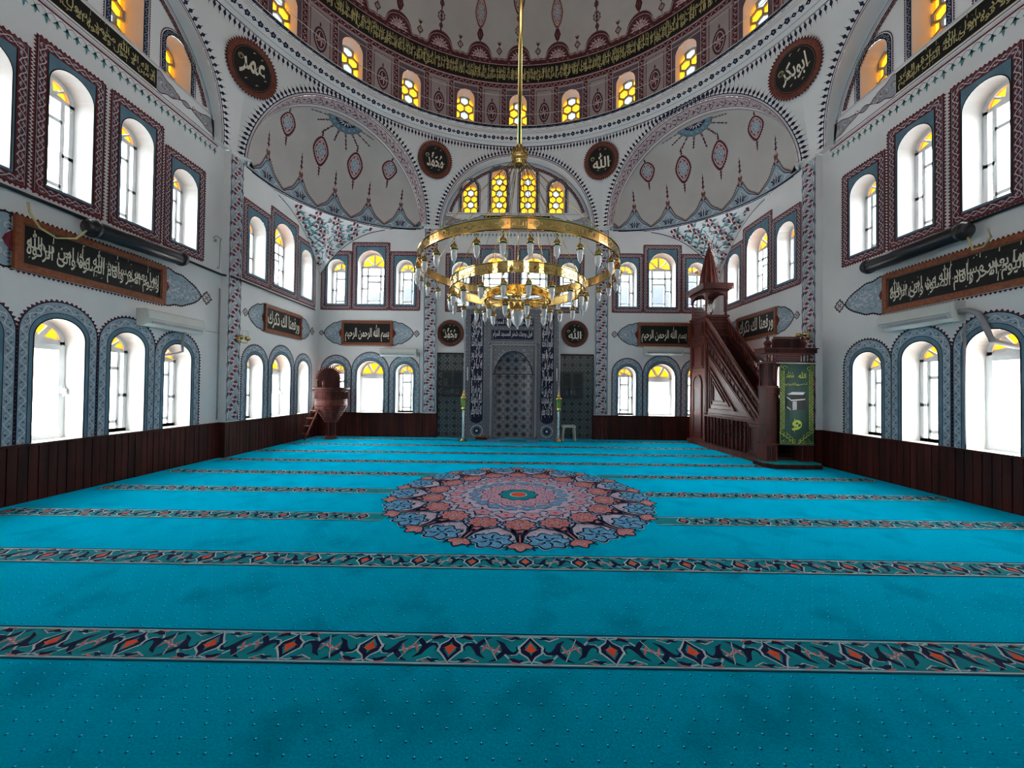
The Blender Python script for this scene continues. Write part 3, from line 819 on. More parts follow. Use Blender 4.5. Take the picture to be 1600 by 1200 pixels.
for S, SC_, sg, nm in ((S_LEFT, S_LEFTC, 1, 'left'), (S_RIGHT, S_RIGHTC, -1, 'right')):
    for i, a in enumerate(SU):
        window(S, a[0] * sg, a[1], a[2], a[3], 'lattice', 'red', '%s red-bordered upper window of the %s wall between pilaster and corner' % (['first', 'tall second', 'third'][i], nm),
               (a[0] * sg - a[4] / 2, a[0] * sg + a[4] / 2, a[5], a[6]))
    for i, a in enumerate(SLl):
        window(S, a[0] * sg, a[1], a[2], a[3], 'casement' if i == 1 else 'lattice', 'blue', '%s blue-bordered lower window of the %s wall between pilaster and corner' % (['first', 'wide second', 'third'][i], nm),
               (a[4], a[5], .74))
    for i, a in enumerate(SC):
        window(SC_, a[0] * sg, a[1], a[2], a[3], 'lattice', 'red', '%s red-bordered upper window on the near side of the pilaster, %s wall' % (ORD[i], nm),
               (a[0] * sg - a[4] / 2, a[0] * sg + a[4] / 2, a[5], a[6]))
    for i, a in enumerate(SCl):
        window(SC_, a[0] * sg, a[1], a[2], a[3], 'casement' if i == 2 else 'lattice', 'blue', '%s blue-bordered lower window on the near side of the pilaster, %s wall' % (ORD[i], nm),
               (a[4], a[5], .74))
    for i, a in enumerate(TS):
        window(SC_, a[0] * sg, a[1], a[2], a[3], 'stained', 'navy', '%s honeycomb stained glass window under the arch of the %s wall' % (ORD[i], nm))

# ------------------------------------------------------------------ octagon: faces, spandrels, arches, semi-domes
V8 = [(-2.73, 6.1), (2.55, 6.1), (6.1, 2.66), (6.1, -2.82), (2.55, -6.3), (-2.73, -6.3), (-6.1, -2.82), (-6.1, 2.66)]
CORN = {1: (6.1, 6.1), 3: (6.1, -6.3), 5: (-6.1, -6.3), 7: (-6.1, 6.1)}
ZR, RR = 8.85, 6.05
dc = Vector((DC[0], DC[1], 0))
def face(k):
    a = Vector((*V8[k], 0)); b = Vector((*V8[(k + 1) % 8], 0)); L = (b - a).length
    e1 = (b - a) / L; e2 = Vector((-e1.y, e1.x, 0)); M = (a + b) / 2
    if k % 2 == 0: hw, ri = AH, AR
    else: hw, ri = L / 2 - .2, 2.27
    return M, e1, e2, L, hw, ri
def spandrel_f(k):
    M, e1, e2, L, hw, ri = face(k)
    def f(u, z):
        b = M + e1 * u; d = (b - dc); d.normalize(); ring = dc + d * RR
        q = min(1, max(0, (z - ZS) / (ZR - ZS))) ** 1.3
        p = b.lerp(ring, q); return Vector((p.x, p.y, z))
    return f
def build_spandrel(k):
    M, e1, e2, L, hw, ri = face(k)
    f = spandrel_f(k); mb = MB()
    us = sorted({round(-L / 2 + L * i / 40, 5) for i in range(41)} | {round(hw * math.cos(PI * i / 40) * -1, 5) for i in range(41)})
    lo = lambda u: ZS + (ri * math.sqrt(max(0, 1 - (u / hw) ** 2)) if abs(u) < hw else 0)
    for a, b in zip(us, us[1:]):
        if b - a < 1e-4: continue
        n = 8
        for j in range(n):
            za0 = lo(a) + (ZR - lo(a)) * j / n; za1 = lo(a) + (ZR - lo(a)) * (j + 1) / n
            zb0 = lo(b) + (ZR - lo(b)) * j / n; zb1 = lo(b) + (ZR - lo(b)) * (j + 1) / n
            mb.add([f(a, za0), f(b, zb0), f(b, zb1), f(a, za1)], ((0, 1, 2, 3),), 'plaster', True)
    # soffit of the arch
    n = 64; dep = REC + .03 if k % 2 == 0 else .31
    for i in range(n):
        A = []
        for t in (i, i + 1):
            u = -hw * math.cos(PI * t / n); z = lo(u); p = f(u, z)
            M2 = M + e1 * u; A.append((p, Vector((M2.x, M2.y, z)) + e2 * dep))
        mb.quad(A[0][0], A[1][0], A[1][1], A[0][1], 'plaster')
    return mb
def base_curve(k):
    """plan curve of a semi-dome base, t 0..1 from vertex k to k+1, through the corner"""
    a = Vector((*V8[k], 0)); b = Vector((*V8[(k + 1) % 8], 0)); C = Vector((*CORN[k], 0))
    ea, eb = a - C, b - C; Q = C + ea * .87 + eb * .87
    def f(t):
        if t < .07: return a.lerp(C + ea * .87, t / .07)
        if t > .93: return (C + eb * .87).lerp(b, (t - .93) / .07)
        q = (t - .07) / .86 * PI / 2
        return Q - eb * .87 * math.cos(q) - ea * .87 * math.sin(q)
    return f
ZB = 6.35
def semidome_f(k):
    M, e1, e2, L, hw, ri = face(k); B = base_curve(k)
    def f(t, v):       # t along base, v 0 at the base .. 1 at the arch
        t = min(1, max(0, t)); v = min(1.0, max(0.0, v))
        b = B(t) - M; h = b.dot(e1); D = b.dot(e2)
        if abs(h) > hw: h = hw * (1 if h > 0 else -1)
        A = ri * math.sqrt(max(0, 1 - (h / hw) ** 2)) + (ZS - ZB) * 1.0
        dl = min(.28, D); ph = (1 - v) * PI / 2
        return M + e1 * h + e2 * (dl + (D - dl) * math.sin(ph)) + Vector((0, 0, ZB + A * math.cos(ph)))
    return f
CEIL = empty('ceiling', (0, 0, ZS), 'domed ceiling with half domes at the corners, white with red and navy painting', 'ceiling', None, 'structure')
for k in range(8):
    part(build_spandrel(k), 'arch_spandrel', CEIL)
for k in (1, 3, 5, 7):
    f = semidome_f(k); mb = MB(); NT, NV = 56, 20
    v = [f(.012 + .976 * i / NT, j / NV) for j in range(NV + 1) for i in range(NT + 1)]
    mb.add(v, [(j * (NT + 1) + i, j * (NT + 1) + i + 1, (j + 1) * (NT + 1) + i + 1, (j + 1) * (NT + 1) + i) for j in range(NV) for i in range(NT)], 'plaster_warm_dim', True)
    M, e1, e2, L, hw, ri = face(k)       # lip running on behind the arch soffit
    for i in range(NT):
        a, b = f(.012 + .976 * i / NT, 1), f(.012 + .976 * (i + 1) / NT, 1)
        o = [p + (Vector((p.x, p.y, p.z)) - Vector((M.x, M.y, ZS))).normalized() * .06 for p in (a, b)]
        mb.quad(a, b, o[1], o[0], 'plaster_warm_dim')
    part(mb, 'half_dome', CEIL)
def leak_plugs():  # plugs added at the arch ends to block daylight leaking through gaps
    mb = MB()
    for k in (1, 3, 5, 7):
        M, e1, e2, L, hw, ri = face(k); C = Vector((*CORN[k], 0))
        for sg, vk in ((-1, V8[k]), (1, V8[(k + 1) % 8])):
            V = Vector((*vk, 0)); to = (C - V).normalized()
            D = M + e1 * sg * hw; pts = [V - to * .1, D - e1 * sg * .06, D - e1 * sg * .06 + e2 * .34, V + to * .55]
            a = [Vector((p.x, p.y, ZS - .004)) for p in pts]; b = [Vector((p.x, p.y, ZS + .02)) for p in pts]
            mb.add(a + b, ((0, 1, 2, 3), (7, 6, 5, 4), (0, 4, 5, 1), (1, 5, 6, 2), (2, 6, 7, 3), (3, 7, 4, 0)), 'plaster')
    part(mb, 'leak_plug', CEIL)
leak_plugs()
# squinch surface below a semi-dome base, down into the corner
def squinch_f(k):
    B = base_curve(k); a = Vector((*V8[k], 0)); b = Vector((*V8[(k + 1) % 8], 0)); C = Vector((*CORN[k], 0))
    ea, eb = a - C, b - C; Q = C + ea * .87 + eb * .87
    def f(t, s):       # t 0..1 around, s 0 at the base ring .. 1 on the walls
        t = min(1, max(0, t)); s = min(1, max(0, s))
        q = t * PI / 2; p0 = Q - eb * .87 * math.cos(q) - ea * .87 * math.sin(q); p0.z = ZB
        ca, sa = math.cos(q), math.sin(q)
        if ca >= sa: w_ = Q - eb * .87 - ea * .87 * (sa / ca); g = sa / ca
        else: w_ = Q - ea * .87 - eb * .87 * (ca / sa); g = ca / sa
        w_.z = 6.385 - 1.45 * g ** 3.2
        p = p0.lerp(w_, s); c = p.copy()
        out = (w_ - p0); out.z = 0
        bul = 4 * s * (1 - s) * .10 * min(1, (w_ - p0).length)
        return p + out.normalized() * bul * .6 if out.length > 1e-5 else p
    return f
for k in (1, 3, 5, 7):
    f = squinch_f(k); mb = MB(); NT, NV = 48, 10
    v = [f(i / NT, j / NV) for j in range(NV + 1) for i in range(NT + 1)]
    mb.add(v, [(j * (NT + 1) + i, j * (NT + 1) + i + 1, (j + 1) * (NT + 1) + i + 1, (j + 1) * (NT + 1) + i) for j in range(NV) for i in range(NT)], 'plaster', True)
    part(mb, 'squinch', CEIL)
# ---- ring cornice, drum, dome
mb = MB()
prof = [(6.05, 8.82), (6.05, 8.87), (5.99, 8.88), (5.97, 8.92), (5.92, 8.93), (5.86, 8.98), (5.82, 9.06), (5.82, 9.10), (5.86, 9.12), (5.80, 9.16), (5.78, 9.20), (5.80, 9.32), (5.84, 9.33), (6.0, 9.335)]
mb.lathe(prof, 'plaster', (DC[0], DC[1], 0), 144)
RING = part(mb, 'ring_cornice', CEIL)
RD = 6.0
class Ring:
    def __init__(s, R=RD): s.R = R
    def __call__(s, u, v, h=0.0):
        a = u / s.R; r = s.R - h
        return Vector((DC[0] + r * math.sin(a), DC[1] + r * math.cos(a), v))
S_DRUM = Ring()
mb = MB()
dw = [(RD * math.radians(15 * i), .52, 9.38, 10.40) for i in range(-12, 12)]
holed(mb, S_DRUM, -RD * math.radians(187.5), RD * math.radians(172.5), 9.33, 10.72, dw, 'plaster_pink', .26, 'plaster')
part(mb, 'drum', CEIL)
for i in range(-12, 12):
    a = 15 * i
    n_ = abs(i)
    if n_ == 0: lab = 'stained glass window at the centre of the dome drum, right above the chandelier stem'
    elif n_ <= 6: lab = '%s stained glass window of the dome drum to the %s of the central one' % (ORD[n_ - 1], 'left' if i < 0 else 'right')
    else: lab = 'stained glass window of the dome drum behind the viewer'
    am = math.radians(a)
    c = Vector((DC[0] + RD * math.sin(am), DC[1] + RD * math.cos(am), 0))
    n = Vector((-math.sin(am), -math.cos(am), 0)); eu = Vector((math.cos(am), -math.sin(am), 0))
    window(Plane(c, eu, n), 0.0, .565, 9.365, 10.42, 'stained', None, lab)
def dome_rz(q):     # q 0..1 from springing to crown
    a = q * PI / 2
    return 6.0 * math.cos(a) ** 1.0, 10.70 + 5.5 * math.sin(a)
mb = MB(); mb.lathe([(6.0, 10.68)] + [dome_rz(i / 80) for i in range(80)] + [(0.01, 16.2)], 'plaster_warm_dim', (DC[0], DC[1], 0), 288)
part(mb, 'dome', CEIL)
class DomeS:
    """u = angle * 6, v = height along the meridian in metres from the springing"""
    def __call__(s, u, v, h=0.0):
        q = v / 9.0; r, z = dome_rz(q); r2, z2 = dome_rz(q + .002)
        t = Vector((r2 - r, z2 - z)).normalized(); nr, nz = -abs(t.y), -abs(t.x)
        a = u / 6.0; rr = r + nr * h
        return Vector((DC[0] + rr * math.sin(a), DC[1] + rr * math.cos(a), z + nz * h))
S_DOME = DomeS()

# ---- pilasters
def pilaster(S, u0, u1, nm, lab):
    mb = MB(); w0, w1 = min(u0, u1), max(u0, u1)
    root = empty(nm, S((w0 + w1) / 2, 0), lab, 'pilaster', None, 'structure')
    T = lambda u, z, d: S(u, z, d)
    mb.prism(T, [(w0, 0), (w1, 0), (w1, ZS), (w0, ZS)], 0.0, .02, 'plaster')
    mb.prism(T, [(w0 - .02, ZS - .05), (w1 + .02, ZS - .05), (w1 + .02, ZS), (w0 - .02, ZS)], 0.0, .05, 'plaster')
    part(mb, 'shaft', root)
    P = Paint(Plane(S(0, 0, .02), S.eu, S.n)); a, b = w0 + .02, w1 - .02; m = (a + b) / 2
    P.rect(a, b, .76, ZS - .06, 'p_steel_pale', 0)
    for x in (a, b): P.stroke([(x, .76), (x, ZS - .06)], .012, 'p_navy', 1)
    n = 34; st = (ZS - .86) / n
    wv = [(m + .085 * math.sin(PI * i / 6), .80 + st * i / 6) for i in range(n * 6 + 1)]
    wv2 = [(m - .085 * math.sin(PI * i / 6), .80 + st * i / 6) for i in range(n * 6 + 1)]
    P.stroke(wv, .016, 'p_light', 1); P.stroke(wv2, .016, 'p_light', 1)
    for i in range(n):
        z = .80 + st * (i + .5); sg = 1 if i % 2 == 0 else -1; x = m + sg * .055
        P.poly([(x - .09, z), (x, z - .115), (x + .09, z), (x, z + .115)], 'p_light', 2)
        P.poly([(x - .076, z - .022), (x - .012, z - .092), (x + .05, z - .034), (x - .0, z - .012)], 'p_red', 3)
        P.poly([(x - .05, z + .034), (x + .012, z + .092), (x + .076, z + .022), (x + .0, z + .012)], 'p_red', 3)
        P.disc(x + .02 * sg, z, .03, 'p_pink', 4, 6)
        P.leaf(m - sg * .13, z - .09, PI / 2 - sg * .35, .2, .045, 'p_light', 2, sg * .2, 4)
        P.leaf(m - sg * .15, z - .02, PI / 2 + sg * .3, .15, .04, 'p_grey', 1, 0, 4)
        P.leaf(m + sg * .15, z - .11, PI / 2 + sg * .2, .16, .03, 'p_navy', 1, 0, 3)
    part(P, 'painted_border', root)
pilaster(S_BACK, -2.90, -2.48, 'trim_1', 'painted pilaster of red diamonds on the back wall, left of the prayer niche')
pilaster(S_BACK, 2.32, 2.73, 'trim_2', 'painted pilaster of red diamonds on the back wall, right of the prayer niche')
pilaster(S_LEFT, 2.48, 2.85, 'trim_3', 'painted pilaster of red diamonds on the left wall')
pilaster(S_RIGHT, -2.48, -2.85, 'trim_4', 'painted pilaster of red diamonds on the right wall behind the pulpit gate')

# ---- floor, courtyard, hills
mb = MB(); mb.box(-6.6, 6.6, -6.8, 6.6, -.12, 0, 'courtyard')
tag(mb.build('floor'), 'floor slab under the fitted carpet', 'floor', None, 'structure')
mb = MB()
random.seed(3)
for (x0, y0, x1, y1, hh) in ((-330, 150, 330, 240, 60), (-260, 260, -200, -120, 50), (230, 250, 250, -120, 46)):
    nx, ny = 60, 8
    L_ = math.hypot(x1 - x0, y1 - y0); dx, dy = (x1 - x0) / L_, (y1 - y0) / L_
    vs = []
    for j in range(ny + 1):
        for i in range(nx + 1):
            q = i / nx; r = hh * (1 + .16 * math.sin(q * 9 + 1) + .07 * math.sin(q * 31) + .03 * math.sin(q * 77))
            p = j / ny; sg = 1 if y1 > y0 or x1 > x0 else -1
            off = 90 * (1 - p) if x1 - x0 > 300 else 60 * (1 - p)
            vs.append((x0 + dx * L_ * q + (0 if x1 - x0 > 300 else (off if x0 < 0 else -off)), y0 + dy * L_ * q - (off if x1 - x0 > 300 else 0), -12 + (r + 12) * math.sin(p * PI / 2)))
    mb.add(vs, [(j * (nx + 1) + i, j * (nx + 1) + i + 1, (j + 1) * (nx + 1) + i + 1, (j + 1) * (nx + 1) + i) for j in range(ny) for i in range(nx)], 'hill_far', True)
tag(mb.build('hills'), 'hazy blue wooded hills seen through the upper windows', 'hills', None, 'structure')

# ---- wood panelling
def wains(S, u0, u1, nm, lab, z1=.74):
    mb = MB(); T = lambda u, z, d: S(u, z, d); n = max(1, round((u1 - u0) / .1)); st = (u1 - u0) / n
    mb.prism(T, [(u0, 0), (u1, 0), (u1, z1 - .02), (u0, z1 - .02)], 0, .02, 'minbar_dark')
    for i in range(n):
        a = u0 + st * i
        mb.prism(T, [(a + .005, 0.0), (a + st - .005, 0.0), (a + st - .005, z1 - .03), (a + .005, z1 - .03)], .02, .032 + .004 * (i % 3 == 1), 'wainscot_wood')
    mb.prism(T, [(u0, z1 - .03), (u1, z1 - .03), (u1, z1), (u0, z1)], 0, .05, 'wainscot_wood')
    return mb
def wainscot(nm, lab, parts_):
    mb = MB()
    for S, a, b in parts_: 
        m = wains(S, a, b, nm, lab); mb.add(m.v, m.f, 'wainscot_wood'); mb.m[-len(m.m):] = m.m
    tag(mb.build(nm), lab, 'panelling', None, 'structure')
RL = Plane((-XB - REC - .02, 2.48, 0), (1, 0, 0), (0, -1, 0)); RR_ = Plane((XB + REC + .02, 2.48, 0), (-1, 0, 0), (0, -1, 0)); RB0 = Plane((-2.48, YB, 0), (0, 1, 0), (1, 0, 0)); RB1 = Plane((2.32, YB, 0), (0, 1, 0), (-1, 0, 0))
wainscot('baseboard_left', 'dark stained wood panelling along the left wall', [(RL, .05, REC + .07), (S_LEFT, 2.48, 6.1), (S_LEFTC, -2.66, 2.48), (S_LEFT, -6.3, -2.66)])
wainscot('baseboard_right', 'dark stained wood panelling along the right wall', [(RR_, .05, REC + .07), (S_RIGHT, -6.1, -2.48), (S_RIGHTC, -2.48, 2.66), (S_RIGHT, 2.66, 6.3)])
wainscot('baseboard_back', 'dark stained wood panelling on the back wall either side of the niche', [(RB0, -.05, REC - .01), (RB1, -.05, REC - .01), (S_BACK, -6.1, -2.48), (S_BACK, 2.32, 6.1)])
wainscot('baseboard_rear', 'dark stained wood panelling behind the viewer', [(S_REAR, -6.1, 6.1)])
# ------------------------------------------------------------------ painting on walls, arches and ceiling
def ppart(P, parent, name='painted_ornament', label=None): return part(P, name, parent, label)

# spandrels: dark pendants round each arch and under the ring, per face
for k in (0, 1, 2, 6, 7):
    M, e1, e2, L, hw, ri = face(k)
    f = spandrel_f(k); S = Surf(f, (DC[0], DC[1], 7.5)); P = Paint(S)
    n = 90
    arc = [(-(hw + .03) * math.cos(PI * i / n), ZS + (ri + .03) * math.sin(PI * i / n)) for i in range(n + 1)]
    arc2 = [(-(hw + .012) * math.cos(PI * i / n), ZS + (ri + .012) * math.sin(PI * i / n)) for i in range(n + 1)]
    P.stroke(arc, .05, 'p_light', 0); P.stroke(arc2, .012, 'p_red', 1)
    arc3 = [(-(hw + .062) * math.cos(PI * i / n), ZS + (ri + .062) * math.sin(PI * i / n)) for i in range(n + 1)]
    P.stroke(arc3, .016, 'p_navy', 1)
    kites(P, [p for p in arc3 if p[1] > ZS + .02], .105, .19, 'p_navy', 1, False, 1)
    kites(P, [(-L / 2 + .03 + (L - .06) * i / 40, ZR - .02) for i in range(41)], .105, .19, 'p_navy', 1, False, -1)
    P.stroke([(-L / 2 + L * i / 40, ZR - .012) for i in range(41)], .02, 'p_navy', 1)
    ppart(P, CEIL)
    # soffit band of the corner arches
    if k % 2 == 1:
        def sf(u, v, k=k):
            M, e1, e2, L, hw, ri = face(k); a = u / 2.3
            uu = -hw * math.cos(a); z = ZS + ri * math.sin(a); p = spandrel_f(k)(uu, z)
            q = M + e1 * uu + e2 * .28; q.z = z
            return p.lerp(q, v)
        S = Surf(sf, tuple(Vector((M.x, M.y, 7.2)))); P = Paint(S)
        LL = 2.3 * PI
        U = [LL * i / 110 for i in range(111)]
        sc_ = 1 / .3
        P.loft([(u, .0) for u in U], [(u, .88) for u in U], 'p_rose', 0)
        for v_ in (.08, .86): P.loft([(u, v_ - .02) for u in U], [(u, v_ + .02) for u in U], 'p_wine', 1)
        # scroll in stretched coordinates
        P.T = lambda u, v: (u, v * sc_)
        vine(P, [(u, .145) for u in U[2:-2]], .2, .30, 'p_wine', 'p_wine', 1, False, .012)
        for i in range(3, 108, 6): P.disc(U[i], .145, .024, 'p_red', 3, 6)
        ppart(P, CEIL)

# half domes
def lens(P, x, y, a, b, c1, c2, spikes=True, l=1, stem=.18):
    """pointed oval medallion with stalks above and below"""
    n = 14
    def ov(q): 
        out = []
        for i in range(n * 2):
            t = 2 * PI * i / (n * 2); out.append((x + a * q * math.cos(t) * (1 - .18 * abs(math.sin(t))), y + b * q * math.sin(t) * (1 + .12 * abs(math.sin(t)) ** 6)))
        return out
    P.star((x, y), ov(1), c1, l, 2); P.star((x, y), ov(.86), 'p_pink', l + 1, 2)
    P.star((x, y), ov(.5), c2, l + 2, 1)
    P.stroke(ov(.7), .012, c1, l + 2, True)
    for i in range(8):
        t = PI / 8 + 2 * PI * i / 8; P.disc(x + a * .62 * math.cos(t), y + b * .64 * math.sin(t), .02, c1, l + 3, 6)
    for i in range(4):
        t = PI / 2 * i; P.disc(x + a * .2 * math.cos(t), y + b * .22 * math.sin(t), .02, 'p_light', l + 3, 6)
    if spikes: teeth(P, ov(1), .05, .03, c1, l, True, -1)
    for sg in (1, -1): stalk(P, x, y + sg * b * 1.05, sg, stem, c1, l)
def stalk(P, x, y, sg, h, c, l=1):
    P.leaf(x, y, sg * PI / 2, h, .035, c, l, 0, 4)
    for q, w_ in ((.25, .05), (.5, .04), (.72, .028)):
        for s2 in (1, -1): P.poly([(x, y + sg * h * (q - .07)), (x + s2 * w_, y + sg * h * q), (x, y + sg * h * (q + .07))], c, l)
for k in (7, 1):
    f = semidome_f(k); M = face(k)[0]
    # true metric coordinates: t by arc length; v by meridian length at mid height
    N = 200; B = base_curve(k); acc = [0]
    for i in range(N): acc.append(acc[-1] + (B((i + 1) / N) - B(i / N)).length)
    LB = acc[-1]
    def tof(s, acc=acc, N=N):
        s = min(max(s, 0), acc[-1]); lo, hi = 0, N
        while hi - lo > 1:
            m = (lo + hi) // 2
            if acc[m] <= s: lo = m
            else: hi = m
        return (lo + (s - acc[lo]) / (acc[hi] - acc[lo] or 1)) / N
    mer = []
    for i in range(41):
        t = i / 40; mer.append(max(.05, sum((f(t, (j + 1) / 12) - f(t, j / 12)).length for j in range(12))))
    def ml(t, mer=mer):
        x = min(max(t, 0), 1) * 40; i = min(39, int(x)); return mer[i] + (mer[i + 1] - mer[i]) * (x - i)
    S = Surf(f, (DC[0], DC[1], 6.2)); P = Paint(S)
    P.T = lambda u, v: (tof(u), v / ml(tof(u)))
    cell = LB / 6
    # base border of pointed lobes
    def bord(s):
        q = ((s / cell) % 1.0); q = abs(q - .5) * 2 if True else q     # 1 at peak? peaks at cell*(k+.0)
        return q
    n = 240; xs = [LB * (.012 + .976 * i / n) for i in range(n + 1)]
    def hgt(s, q=1.0):
        x = abs(((s / cell) % 1.0) - .5) * 2      # 0 mid cell (valley), 1 at the peak
        return (.06 + .40 * (.55 * x + .45 * x ** 2.2) * (1 + .10 * math.sin(x * 9))) * q
    lim = lambda s, h: min(h, ml(tof(s)) * .9)
    P.loft([(x, .0) for x in xs], [(x, lim(x, hgt(x))) for x in xs], 'p_steel_pale', 0)
    P.stroke([(x, lim(x, hgt(x))) for x in xs], .016, 'p_brown', 1)
    P.stroke([(x, lim(x, hgt(x, .78))) for x in xs], .012, 'p_navy', 1)
    P.stroke([(x, lim(x, hgt(x, .6))) for x in xs], .010, 'p_light', 1)
    P.stroke([(x, .012) for x in xs], .02, 'p_navy', 1)
    teeth(P, [(x, lim(x, hgt(x) + .008)) for x in xs], .045, .025, 'p_brown', 1, False, 1)
    for c in range(1, 6):
        x = cell * c
        P.leaf(x, .03, PI / 2, .24, .07, 'p_light', 2, 0, 4); P.leaf(x, .04, PI / 2, .18, .035, 'p_navy', 3, 0, 4)
        for sg in (1, -1):
            P.curl(x + sg * .085, .10, PI / 2, .06, .022, 'p_navy', 2, sg, .7, 6)
            P.leaf(x + sg * .05, .05, PI / 2 - sg * .9, .16, .03, 'p_navy', 2, sg * .2, 4)
            P.leaf(x + sg * .2, .03, PI / 2 - sg * 1.1, .14, .03, 'p_light', 2, sg * .2, 4)
            P.disc(x + sg * .04, .40, .028, 'p_red', 2, 6)
        P.disc(x, .52, .06, 'p_brown', 1, 8); P.disc(x, .57, .035, 'p_pink', 2, 6)
        stalk(P, x, .56, 1, .40, 'p_wine', 1)
    for c, hh in ((1.5, 1.40), (2.5, 1.20), (3.5, 1.20), (4.5, 1.40)):
        lens(P, cell * c, hh, .20, .30, 'p_wine', 'p_steel_pale', True, 1, .26)
    # sunburst hanging from the crown
    top = ml(.5); cx = LB / 2
    R1, R2 = .44, .54
    pts = []
    for i in range(16 * 2 + 1):
        a = PI + PI * i / 32; r = R2 if i % 4 == 2 else (R1 if i % 4 == 0 else .44)
        pts.append((cx + r * math.cos(a) * 1.0, top * .885 + r * math.sin(a)))
    P.star((cx, top * .885), pts, 'p_brown', 1, 3)
    P.star((cx, top * .885), [(cx + (p[0] - cx) * .93, top * .885 + (p[1] - top * .885) * .93) for p in pts], 'p_steel', 2, 3)
    P.star((cx, top * .885), [(cx + .26 * math.cos(PI + PI * i / 8), top * .885 + (.26 if i % 2 else .21) * math.sin(PI + PI * i / 8)) for i in range(9)], 'p_navy', 3, 2)
    for i in range(7):
        a = PI + PI * (i + .5) / 7
        P.leaf(cx + .06 * math.cos(a), top * .885 + .06 * math.sin(a), a, .17, .035, 'p_light', 4, .1, 4)
        P.curl(cx + .33 * math.cos(a), top * .885 + .33 * math.sin(a), a, .035, .012, 'p_light', 3, 1, .8, 6)
    for i in range(8):
        a = PI + PI * (i + .5) / 8
        for r0, ln in ((.53, .30 if i % 2 else .42),):
            x0, y0 = cx + r0 * math.cos(a), top * .885 + r0 * math.sin(a)
            P.disc(x0, y0, .035, 'p_brown', 1, 6)
            P.leaf(x0, y0, a, ln, .03, 'p_wine', 1, 0, 4)
            for q in (.3, .55, .8):
                xx, yy = x0 + ln * q * math.cos(a), y0 + ln * q * math.sin(a)
                P.poly([(xx - .035 * math.sin(a), yy + .035 * math.cos(a)), (xx + .03 * math.cos(a), yy + .03 * math.sin(a)), (xx + .035 * math.sin(a), yy - .035 * math.cos(a)), (xx - .03 * math.cos(a), yy - .03 * math.sin(a))], 'p_wine', 1)
    # fine toothed line just below the arch
    ln_ = [(LB * (.03 + .94 * i / 90), ml(tof(LB * (.03 + .94 * i / 90))) * .965) for i in range(91)]
    P.stroke(ln_, .014, 'p_wine', 1); teeth(P, ln_, .05, .03, 'p_wine', 1, False, -1)
    ppart(P, CEIL)
    # squinch: floral lattice of red squares and teal leaves
    f2 = squinch_f(k); S2 = Surf(f2, (DC[0], DC[1], 5.5)); P = Paint(S2)
    e1 = face(k)[1]; M = face(k)[0]
    grid = []
    for i in range(121):
        for j in range(25):
            p = f2(i / 120, j / 24); grid.append(((p - M).dot(e1), p.z, i / 120, j / 24, p))
    def near(x, z):
        b = min(grid, key=lambda g: (g[0] - x) ** 2 + (g[1] - z) ** 2)
        return b if (b[0] - x) ** 2 + (b[1] - z) ** 2 < .0025 else None
    # outline strokes
    for j in (0.0, 1.0):
        A = [f2(i / 80, j) for i in range(81)]
        nn = [S2(i / 80, min(.98, max(.02, j)), .012) - S2(i / 80, min(.98, max(.02, j))) for i in range(81)]
        o2 = [f2(i / 80, abs(j - .0)) for i in range(81)]
        v = []
        for i in range(81): v.append(A[i] + nn[i]); v.append(A[i] + nn[i] + Vector((0, 0, -.022)))
        P.add(v, [(2 * i, 2 * i + 2, 2 * i + 3, 2 * i + 1) for i in range(80)], 'p_navy')
    st = .25
    for r in range(0, 12):
        for c in range(-14, 15):
            x = c * st + (st / 2 if r % 2 else 0); z = 6.40 - r * st * .62
            g = near(x, z)
            if not g: continue
            t, s_ = g[2], g[3]
            wdt = (f2(t, 1) - f2(t, 0)).length
            if wdt < .12: continue
            e = .01
            du = (f2(min(1, t + e), s_) - f2(max(0, t - e), s_)) / (2 * e); dv = (f2(t, min(1, s_ + e)) - f2(t, max(0, s_ - e))) / (min(1, s_ + e) - max(0, s_ - e))
            # solve local axes: want ex along e1, ez along -z
            def loc(a, b, du=du, dv=dv, t=t, s_=s_):
                A1, A2 = du.dot(e1), dv.dot(e1); B1, B2 = du.z, dv.z
                det = A1 * B2 - A2 * B1
                if abs(det) < 1e-6: return None
                tt = (a * B2 - A2 * b) / det; ss = (A1 * b - a * B1) / det
                tq, sq = t + tt, s_ + ss
                if not (0.0 < tq < 1.0 and 0.0 <= sq <= 1.0): return None
                return (tq, sq)
            def shp(pts, mat, l):
                q = [loc(a, b) for a, b in pts]
                if all(q): P.poly(q, mat, l)
            def lf(x0, z0, a, ln, wd, mat, l):
                shp([(x0, z0), (x0 + ln * .5 * math.cos(a) - wd / 2 * math.sin(a), z0 + ln * .5 * math.sin(a) + wd / 2 * math.cos(a)),
                     (x0 + ln * math.cos(a), z0 + ln * math.sin(a)), (x0 + ln * .5 * math.cos(a) + wd / 2 * math.sin(a), z0 + ln * .5 * math.sin(a) - wd / 2 * math.cos(a))], mat, l)
            if (c + (r // 2)) % 2 == 0 and True:
                d = .07
                for sx, sz in ((1, 1), (1, -1), (-1, 1), (-1, -1)):
                    shp([(sx * .012, sz * d * 1.15), (sx * d * 1.2, sz * d * .9), (sx * d * 1.0, sz * .014), (sx * d * .35, sz * d * .3)], 'p_red', 3)
                shp([(0, .028), (.028, 0), (0, -.028), (-.028, 0)], 'p_pink', 4)
            for a_, m_ in ((.35, 'p_teal'), (PI - .35, 'p_steel'), (-.4, 'p_teal'), (PI + .4, 'p_steel_pale'), (.1, 'p_navy')):
                ln = .19 if m_ != 'p_navy' else .09
                lf(.03 * math.cos(a_) + .0, .055 * math.sin(a_ * 2) - .045, a_, ln, .052 if m_ != 'p_navy' else .025, m_, 1 if m_ != 'p_navy' else 2)
    ppart(P, CEIL)

